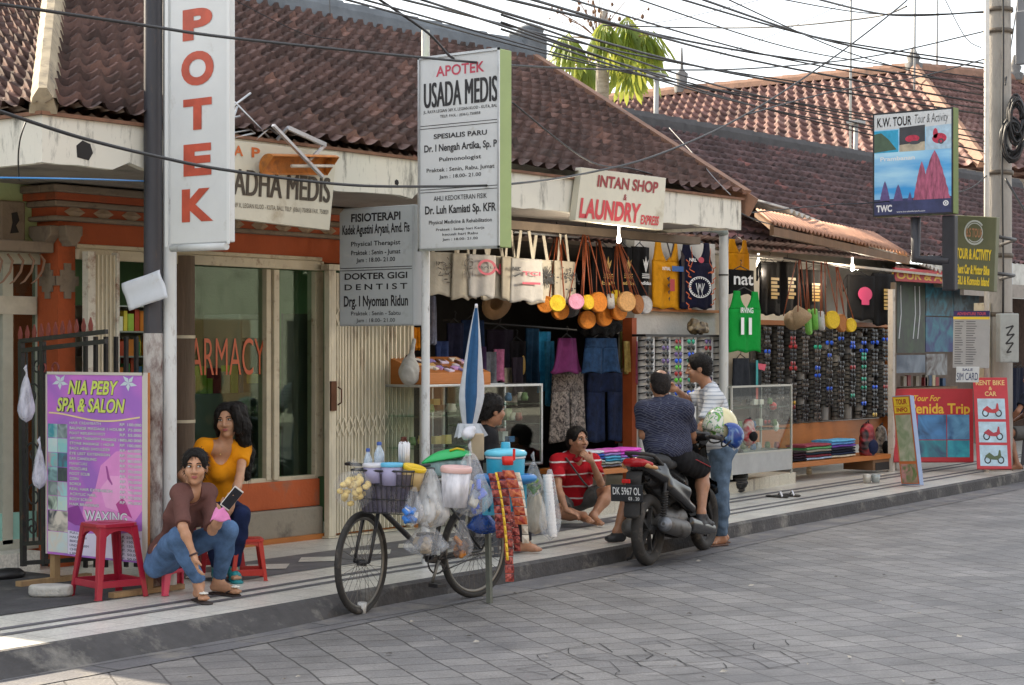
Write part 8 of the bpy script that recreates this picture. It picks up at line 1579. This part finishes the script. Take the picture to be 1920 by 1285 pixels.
def glasses_proto(lens,nm):
    t=thing('sunglasses','x','sunglasses',(0,0,0));fr=MB();ln=MB()
    for s_ in (-1,1):
        P=[(s_*.036+.031*math.cos(a)*(1 if math.sin(a) > 0 else .92),.023*math.sin(a)) for a in [math.pi*i/6 for i in range(12)]];ln.add([(x,-.006-.10*(.036-abs(x)*.5),z) for x,z in P]+[(s_*.036,-.017,0)],[(i,(i+1) % 12,12) for i in range(12)],True)
        fr.bar((s_*.066,0,.012),(s_*.072,.075,.006),.006,.012)
    fr.bar((-.068,-.004,.020),(.068,-.004,.020),.007,.008);fr.bar((-.006,-.010,.006),(.006,-.010,.006),.006,.006)
    fr.build('frame',mat('spec_frame_'+nm,(.015,.014,.014),.3),t);ln.build('lenses',lens,t);return t
def lensm(n,c,r=.12,mt=.6): return mat('lens_'+n,hexc(c),r,metal=mt)
LN={'dark': lensm('dark','#1a1a1c'),'smoky': lensm('smoky','#4a443f'),'blue': lensm('blue','#1c4fc0'),'green': lensm('green','#1f8a70'),'gold': lensm('gold','#b08a1f'),'red': lensm('red','#8a2326'),'violet': lensm('violet','#5a4a78'),'lime': lensm('lime','#4fa030')}
PR={k: glasses_proto(v,k) for k,v in LN.items()};used_p=set()
def put(kind,x,y,z,rz,label,grp,sc=1.2):
    if kind not in used_p: used_p.add(kind);r=PR[kind];r.location=(x,y,z);r.rotation_euler=(0,0,rz);r.scale=(sc,)*3;r['label']=label;r['group']=grp;return r
    return dup(PR[kind],(x,y,z),rz,label,grp,sc)
Yg_=11.5;bl_,br_=sx(1424,Yg_),sx(1668,Yg_);zt2,zb3=atY(1550,612,Yg_).z,atY(1550,788,Yg_).z
t=thing('sunglasses_board','tall honey wood display board of sunglasses columns under the awning','display board',((bl_+br_)/2,Yg_+.15,.5));g=MB();g.box((bl_,Yg_+.12,zb3-.02),(br_,Yg_+.15,zt2));g.build('back_panel',mat('board_backing',(.075,.068,.062),.8,var=.2),t)
g=MB();g.box((bl_-.04,Yg_-.02,zt2),(br_+.05,Yg_+.16,zt2+.06));g.box((br_+.004,Yg_-.02,.5),(br_+.06,Yg_+.16,zt2-.001));g.box((bl_,Yg_+.10,.45),(br_,Yg_+.16,zb3-.03));g.build('frame',M_honey,t,bevel=.005)
n=11;cw_=(br_-bl_)/n;nr_=22
for i in range(n):
    x=bl_+cw_*(i+.5);g=MB();g.lathe((x,Yg_+.06,zb3),[(.055,0),(.055,zt2-zb3-.01)],12);g.build('column',mat('display_column',(.17,.165,.155),.5,var=.1) if i > 2 else mat('display_column_dark',(.10,.095,.09),.5),t)
    for k in range(nr_):
        z=zt2-.05-(zt2-zb3-.08)*k/(nr_-1)
        if gr.random() < .05 or (i in (5,7) and k > nr_-4): continue
        kd=gr.choices(['dark','smoky','blue','green','gold','red'],[8,5 if i < 5 else 3,.5 if i < 4 else 1.3,2 if 6 < i < 10 else .3,.8 if i > 6 else .1,2.5 if i == 2 else .2])[0]
        put(kd,x+gr.gauss(0,.002),Yg_-.012,z+gr.gauss(0,.004),gr.gauss(0,.10),'%s lensed sunglasses on the tall wooden display board' % {'dark': 'black','smoky': 'brown'}.get(kd,kd),kd+' sunglasses on the tall board',gr.uniform(1.08,1.34))
Yr=10.75;zt3=atY(1270,632,Yr).z;zb4=.45
rk=thing('sunglasses_rack','row of white display columns of sunglasses left of the drainpipe','display rack',(sx(1280,Yr),Yr,.25));g=MB();g.box((sx(1200,Yr),Yr-.07,zt3),(sx(1352,Yr),Yr+.10,zt3+.025));g.build('rack_top',M_black,rk);g=MB();g.box((sx(1200,Yr),Yr-.08,.25),(sx(1352,Yr),Yr+.12,zb4));g.build('rack_base',M_white,rk)
for i,px in enumerate((1208,1238,1262,1286,1318,1346)):
    x=sx(px,Yr);g=MB();g.lathe((x,Yr+.02,zb4),[(.05,0),(.05,zt3-zb4-.002)],12);g.build('column',mat('white_column',(.50,.50,.49),.4),rk)
    if i < 5: x2=sx(px+13,Yr);g=MB();g.box((x2-.02,Yr-.03,zb4+.001),(x2+.02,Yr-.01,zt3-.003));g.build('pegboard',mat('peg_white',(.52,.53,.53),.5),rk)
    for k in range(10):
        z=zt3-.05-k*.068;kd=[['dark'],['dark','violet'],['red','lime','violet','blue','lime'],['green','dark','blue'],['violet','red','smoky'],['smoky','smoky','dark']][i];kd=kd[k % len(kd)]
        put(kd,x,Yr-.06,z,gr.uniform(-.1,.1),'%s lensed sunglasses on the white display columns by the drainpipe' % {'dark': 'black','smoky': 'brown'}.get(kd,kd),kd+' sunglasses on the white columns',1.1)
S=Sdf();c0=np.array(atY(1308,618,Yr));S.ell(c0,(.16,.1,.05),None,.03);S.ell(c0+np.array((-.07,0,.06)),(.06,.06,.06),None,.03);S.ell(c0+np.array((.08,0,.03)),(.09,.07,.05),None,.03);o=S.build('cloth_bundle',wave('camo',hexc('#2f261c'),hexc('#8a7a5c'),9,2.),None,.010,folds(90,.012,40));tag(o,'brown crumpled cloth bundle on top of the white sunglasses columns','bundle')
t=thing('drainpipe','white plastic drainpipe with elbow between the shop and the awning stall','drainpipe',(sx(1357,10.6),10.6,.25));x=sx(1357,10.6);zt4=atY(1357,440,10.6).z
g=MB();g.lathe((x,10.6,.125),[(.052,0),(.05,zt4-.12)],16);g.build('pipe',mat('pvc_white',(.50,.52,.51),.4,var=.06,dirt=((.3,.28,.22),.25,6),stretch=(1,1,.3)),t)
g=MB();xl=sx(1308,10.6);g.tube([(x,10.6,zt4),(x-.02,10.6,zt4+.05),(x-.10,10.6,zt4+.06),(xl,10.6,zt4+.07),(xl-.03,10.6,zt4+.1),(xl-.03,10.6,zt4+.18)],.056,12);g.build('elbow',mat('pvc_grey',(.26,.31,.30),.45),t)
g=MB()
for y in (516,920): z=atY(1357,y,10.6).z;g.lathe((x,10.6,max(.3,z)),[(.056,-.008),(.056,.008)],14);break
g.build('strap',M_black,t)
for k,(px,py,lb) in enumerate(((1442,930,'grey strapped sandal lying on the pavement by the step'),(1464,928,'black and white sandal lying beside the grey one'))):
    p=np.array(atZ(px,py,.135));S=Sdf();S.cone(p,p+cv(.16,-.12),.04,.045,.02,flat=((0,0,1),.3));o=S.build('sandal',M_tyre,None,.008);tag(o,lb,'sandal');g=MB();q=Vector(p+cv(.11,-.08));g.tube([q+V(.04,.05,0),q+V(0,0,.05),q-V(.04,.05,0)],.012,6,flat=.5);g.build('strap',M_lidw,o)
for k,(px,py,c,lb) in enumerate(((1626,905,'#b9b5ad','grey metal cup under the end of the long bench'),(1642,905,'#9aa0a0','second metal cup right of the first under the bench'),(1517,890,'#c9c4b4','white bottle standing on the step under the bench'))):
    p=atZ(px,py,.13);g=MB();g.lathe(p,[(0,0),(.045,0),(.055,.10),(.05,.10),(0,.02)] if k < 2 else [(0,0),(.035,0),(.035,.08),(.012,.11),(.012,.13),(0,.13)],14);tag(g.build('cup' if k < 2 else 'bottle',mat('cup_'+c.strip('#'),hexc(c),.35,metal=.3)),lb,'cup' if k < 2 else 'bottle')
a=atZ(1384,922,.13);S=Sdf();p=np.array(a);S.ell(p+UV*.12,(.13,.10,.13),None,.03);S.cone(p+UV*.15,p+UV*.45+cv(.03,0),.06,.02,.03);o=S.build('black_bag',mat('black_bin_bag',(.012,.012,.013),.35),None,.011,folds(95,.012,40));tag(o,'black plastic bag slumped at the foot of the drainpipe','bag')
sf=thing('medicine_shelf','shelf of boxes and bottles inside the pharmacy left of the timber post','shelf',(W(235),12.6,.12));Y=12.6;xa,xb=sx(176,Y),sx(345,Y);g=MB()
zsh=[atY(230,y,Y).z for y in (573,621,668,712,760)]
for z in zsh: g.box((xa,Y,z-.012),(xb,Y+.35,z))
g.box((xa,Y+.35,.2),(xb,Y+.37,zsh[0]));g.build('boards',mat('shelf_grey',(.33,.34,.33),.5),sf)
def boxes(x0,x1,Y,z,h,lab,grp,cols):
    x=x0
    while x < x1-.04:
        w_=gr.uniform(.04,.10);c=gr.choice(cols);g=MB()
        if gr.random() < .3: g.lathe((x+w_/2,Y+.08,z),[(0,0),(w_*.42,0),(w_*.42,h*.6),(w_*.2,h*.75),(w_*.2,h*.9),(0,h*.9)],12)
        else: g.box((x,Y+.03,z),(x+w_*.94,Y+.16,z+h*gr.uniform(.5,.95)))
        tag(g.build('medicine_box',mat('box_'+c.strip('#'),hexc(c),.45,var=.15)),lab,'medicine box',grp);x += w_+.008
PB=['#b0442f','#d8c04a','#3f7a4a','#d8d4c8','#2f5f8a','#c9762f','#8a2f3f','#9fb84a','#e0dcd0']
for z in zsh[1:]: boxes(xa+.02,xb-.02,Y,z+.002,.2,'coloured medicine box on the pharmacy shelf left of the timber post','medicine boxes on the pharmacy shelf',PB)
g=MB();Y2=12.2;x0,x1=sx(356,Y2),sx(470,Y2);zc_=atY(420,738,Y2).z;g.box((x0,Y2,.13),(x1,Y2+.45,zc_));kbox('pale pharmacy counter behind the window',g,mat('counter_grey',(.24,.26,.24),.5),'counter','counter')
boxes(x0+.02,x1-.05,Y2-.03,zc_+.002,.26,'coloured medicine box on the pharmacy counter behind the window','medicine boxes on the counter',PB)
fr=thing('fridge','tall glass fronted fridge inside the pharmacy window','fridge',(sx(478,12.5),12.5,.13));g=MB();x0,x1,z1=sx(450,12.5),sx(512,12.5),atY(480,590,12.5).z;g.box((x0,12.5,.13),(x1,13.0,z1));g.build('cabinet',mat('fridge_grey',(.20,.22,.21),.4),fr,bevel=.02);pn=panelY(12.495,454,508,640,860);g=MB();pn.rect(g,0,0,1,1,0);g.build('door',mat('fridge_glass',(.045,.06,.055),.1),fr);g=MB();pn.rect(g,0,-.18,1,-.03,.001);g.build('header',M_signw,fr);g=MB();pn.rect(g,.15,.28,.9,.36,.002);g.build('label_strip',M_yel,fr)
pn=panelY(YW+.14,532,592,588,900);g=MB();slab(g,pn,.03);o=g.build('screen_panel',mat('dark_grey_panel',(.075,.07,.068),.6,var=.12));tag(o,'dark grey panel standing behind the narrow right window pane','panel')
for p0,p1,y0,y1,Y,lb in ((352,440,505,550,13.85,'faint dark notice board on the green pharmacy wall'),(462,500,520,590,13.8,'grey notice on the green wall behind the window'),(520,552,525,600,13.8,'grey notice behind the narrow right pane')): pn=panelY(Y,p0,p1,y0,y1);g=MB();slab(g,pn,.02);o=g.build('notice',mat('notice_grey',(.25,.27,.25),.5,var=.3,scale=12));tag(o,lb,'notice');g=MB();[pn.rect(g,.15,.15+.13*i,.85,.19+.13*i,.002) for i in range(6)];g.build('writing',M_ink,o)
ld=bpy.data.lights.new('ceiling_light','AREA');ld.energy=2.4;ld.size=1.2;ld.color=(.86,1,.9);lo=bpy.data.objects.new('ceiling_light',ld);COL.objects.link(lo);lo.location=(10.9,12.2,2.68)
g=MB();g.box((10.3,12.17,2.69),(11.5,12.24,2.715));o=g.build('tube_light',mat('tube_lit',(.9,1,.95),emit=1.2));tag(o,'lit fluorescent tube on the pharmacy ceiling','tube light')
def board(name,label,P4,th,m,cat='sign board'):
    pn=Panel(P4[0],P4[1]-P4[0],P4[3]-P4[0]);t=thing(name,label,cat,(P4[3]+P4[2])/2);g=MB();slab(g,pn,th);g.build('board',m,t,bevel=.004);return t,pn
M_tr_=mat('tour_red',hexc('#a31420'),.5,var=.1)
Yn=11.35
t,pn=board('banner','red TOUR & ACTIVITY banner with yellow letters behind the dark post',[atY(1678,502,Yn),atY(1850,514,Yn),atY(1850,540,Yn),atY(1678,527,Yn)],.04,M_tr_,'banner');g=MB();pn.text(g,'TOUR & ACTIVITY',-.06,.2,.8,.002,.98,'l',bold=.03);g.build('lettering',mat('banner_yellow',hexc('#d0a52a'),.5),t)
g=MB();g.tube([atY(1682,491,11.3),atY(1728,493,11.3)],.02,8);tag(g.build('tube_light',MATS['tube_lit']),'lit tube lamp above the red tour banner','tube light')
Yp_=11.75;posters=[((1682,1735,528,662),'waterfall poster of dark green jungle','#030604','#1f3a18',4),((1736,1788,528,592),'blue green underwater poster at the upper middle','#051a24','#1f7088',5),((1789,1836,540,592),'dark reef poster right of the underwater one','#14222c','#3f5f70',5),((1736,1790,594,660),'blue poster with a diver behind the price list','#0a2060','#1f6f80',4),((1680,1735,666,700),'island poster with pale sky','#6f7a86','#20344c',2),((1737,1776,664,704),'poster of a brown boat','#8a8f92','#3a281e',4)]
for (p0,p1,y0,y1),lb,c0,c1,sc in posters:
    pn=panelY(Yp_,p0,p1,y0,y1);g=MB();slab(g,pn,.012);o=g.build('poster',wave('poster_'+c0.strip('#'),hexc(c0),hexc(c1),sc,5.));tag(o,lb+' in the tour agency','poster')
    if 'waterfall' in lb: g=MB();[pn.line(g,[(u,.05),(u+.02,.45),(u-.06,.8)],.03,.002) for u in (.12,.62,.78)];g.build('cascade',mat('fall_white',(.45,.47,.5),.5),o)
t,pn=board('price_board','grey printed price list board with purple heading behind the SIM CARD sign',[atD(1788,583,23.4),atD(1856,583,23.2),atD(1853,690,23.2),atD(1786,690,23.4)],.02,mat('price_paper',(.36,.36,.36),.6,var=.06));g=MB();pn.rect(g,0,0,1,.10,.002);g.build('heading',mat('heading_purple',hexc('#2f2458'),.5),t);g=MB();pn.rect(g,0,.105,1,.15,.002);g.build('sub_heading',M_yel,t);g=MB();pn.text(g,'ADVENTURE TOUR',.5,.025,.075,.003,.8,bold=.02);g.build('lettering',M_pinkred,t)
g=MB()
for i in range(19): v=.18+.041*i;pn.rect(g,.05,v,.05+gr.uniform(.12,.24),v+.014,.002);pn.rect(g,.36,v,.36+gr.uniform(.18,.3),v+.014,.002)
g.build('price_rows',mat('row_ink',(.12,.12,.13),.6),t)
t,pn=board('sim_card_sign','small white SALE SIM CARD sign below the price list board',[atD(1793,688,23.0),atD(1836,688,22.9),atD(1834,717,22.9),atD(1792,717,23.0)],.015,M_signw);g=MB();pn.text(g,'SALE',.5,.1,.26,.002,.45,bold=.02);pn.text(g,'SIM CARD',.5,.36,.86,.002,.92,bold=.035);g.build('lettering',mat('navy_ink',(.03,.04,.12),.5),t)
tc_=atZ(1750,872,.13);t,pn=board('tour_board','red Penida Trip board with four sea pictures leaning in the agency front',[atD(1676,729,24.6),atD(1824,729,24.6),atD(1824,868,24.3),atD(1676,866,24.3)],.05,M_tr_);g=MB();pn.text(g,'Tour For',.42,.09,.17,.002,.34,shear=.3,bold=.02);pn.text(g,'Penida Trip',.96,.20,.34,.002,.76,'r',bold=.025);g.build('lettering',mat('banner_yellow',hexc('#d0a52a'),.5),t)
for i,(u0,v0,u1,v1,c0,c1) in enumerate(((.30,.36,.66,.70,'#3f7ab0','#0c1836'),(.67,.36,.95,.70,'#5f9ac0','#103f70'),(.30,.71,.66,.94,'#1f7f8c','#2a1f50'),(.67,.71,.95,.94,'#0f5f80','#2fa0b0'))): g=MB();pn.rect(g,u0,v0,u1,v1,.003);g.build('picture',wave('sea_%d' % i,hexc(c0),hexc(c1),3,3.),t)
t,pn=board('rent_board','red RENT BIKE & CAR board with three motorbike pictures by the kerb',[atD(1824,708,24.0),atD(1888,708,23.9),atD(1897,879,23.5),atD(1832,879,23.6)],.05,mat('rent_red',hexc('#b5303a'),.5,var=.08));g=MB();pn.text(g,'RENT BIKE',.5,.03,.085,.002,.84,bold=.02);pn.text(g,'&',.5,.10,.14,.002,.1,bold=.02);pn.text(g,'CAR',.5,.155,.205,.002,.34,bold=.02);g.build('lettering',mat('rent_yellow',hexc('#d8b878'),.5),t)
for i,c in enumerate(('#b03038','#a02838','#4a5a38')):
    v=.235+.255*i;g=MB();pn.rect(g,.10,v,.90,v+.225,.002);pc=g.build('picture',mat('picture_pale',(.46,.47,.46),.5),t);g=MB()
    for u in (.32,.70): pn.ring(g,u,v+.16,.10,.042,.35,.003)
    g.build('wheels',M_ink,pc);g=MB();pn.poly(g,[(.24,v+.12),(.38,v+.08),(.52,v+.12),(.62,v+.11),(.66,v+.05),(.70,v+.055),(.72,v+.13),(.60,v+.16),(.40,v+.155)],.0035);g.build('motorbike',mat('bike_'+c.strip('#'),hexc(c),.4),pc)
t,pn=board('leaning_board','narrow leaning advertising board with yellow heading and orange border',[atD(1672,743,22.3),atD(1706,741,22.0),atD(1731,906,21.6),atD(1690,909,21.9)],.06,mat('board_blue_edge',hexc('#8a9ab8'),.5));g=MB();pn.rect(g,.02,.01,.98,.99,.002);g.build('border',mat('border_orange',hexc('#c06a3a'),.5),t)
for v0,v1,m in ((.02,.12,M_yel),(.125,.20,M_yel),(.22,.74,wave('ad_green',hexc('#8a9a7a'),hexc('#b9b9a4'),5,3.)),(.77,.98,wave('ad_moss',hexc('#5f7f4a'),hexc('#c08a8a'),8,3.))): g=MB();pn.rect(g,.08,v0,.92,v1,.0035);g.build('picture',m,t)
g=MB();pn.text(g,'TOUR',.5,.04,.10,.005,.6,bold=.03);pn.text(g,'INFO',.5,.135,.185,.005,.6,bold=.03);g.build('lettering',M_red,t)
for i in range(9):
    p=atY(1690+gr.uniform(0,90),724,12.0);c=gr.choice(['#8a2f34','#9a9488','#2f4a6a','#17181c','#b8aa8a']);g=MB();g.box((p.x-.05,12.0,p.z),(p.x+.05,12.05,p.z+gr.uniform(.1,.2)));tag(g.build('brochure',mat('broch_'+c.strip('#'),hexc(c),.5)),'tour brochure standing in the row above the Penida Trip board','brochure','tour brochures')
g=MB();a,b=sx(1680,11.95),sx(1790,11.95);z=atY(1735,726,11.95).z;g.box((a,11.9,z-.04),(b,12.3,z-.002));g.box((a+.05,11.95,.12),(a+.11,12.2,z-.041));g.box((b-.11,11.95,.12),(b-.05,12.2,z-.041));kbox('dark counter holding the tour brochures',g,M_wood,'counter','counter')
c0=atD(1898,635,24.0);t=thing('meter_box','grey metal meter box with dark scrawl marks beside the utility pole','box',c0);pn=Panel(atD(1875,588,24.0),V(.0,0,0)+V(ST,-CT,0)*.245,V(0,0,-.63));g=MB();slab(g,pn,.22);g.build('cabinet',mat('meter_grey',(.33,.35,.34),.5,var=.1,dirt=((.2,.2,.18),.3,5)),t,bevel=.012);g=MB();pn.line(g,[(.3,.3),(.7,.25),(.35,.45),(.75,.42),(.3,.62),(.7,.6),(.35,.8),(.6,.78)],.02,.002);g.build('scrawl',M_ink,t)
g=MB();c0=atD(1848,640,24.6);g.box((c0.x-.15,c0.y-.1,c0.z-.5),(c0.x+.2,c0.y+.1,c0.z+.5));kbox('tall cream cabinet left of the concrete utility pole',g,M_cream,'cabinet','cabinet')
for i,c in enumerate(('#1c2030','#2a2430','#20242a')):
    garment('hanging_cloth',('navy jacket','plum jacket','charcoal jacket')[i]+' hanging in the dark shop at the right edge','clothes',12.6+.1*i,1893+i*9,1916+i*10,690,780,BL('edge_%d' % i,c),fold=.03)
g=MB();x0=sx(1884,13.0);g.box((x0,12.95,.1),(x0+3,13.05,2.6));o=g.build('curtain_wall',cloth('brown_curtain',(.05,.03,.022),.4));tag(o,'dark brown curtain closing the shop at the right edge','curtain')
for k in PR:
    if k not in used_p:
        for ch in list(PR[k].children): bpy.data.objects.remove(ch)
        bpy.data.objects.remove(PR[k])
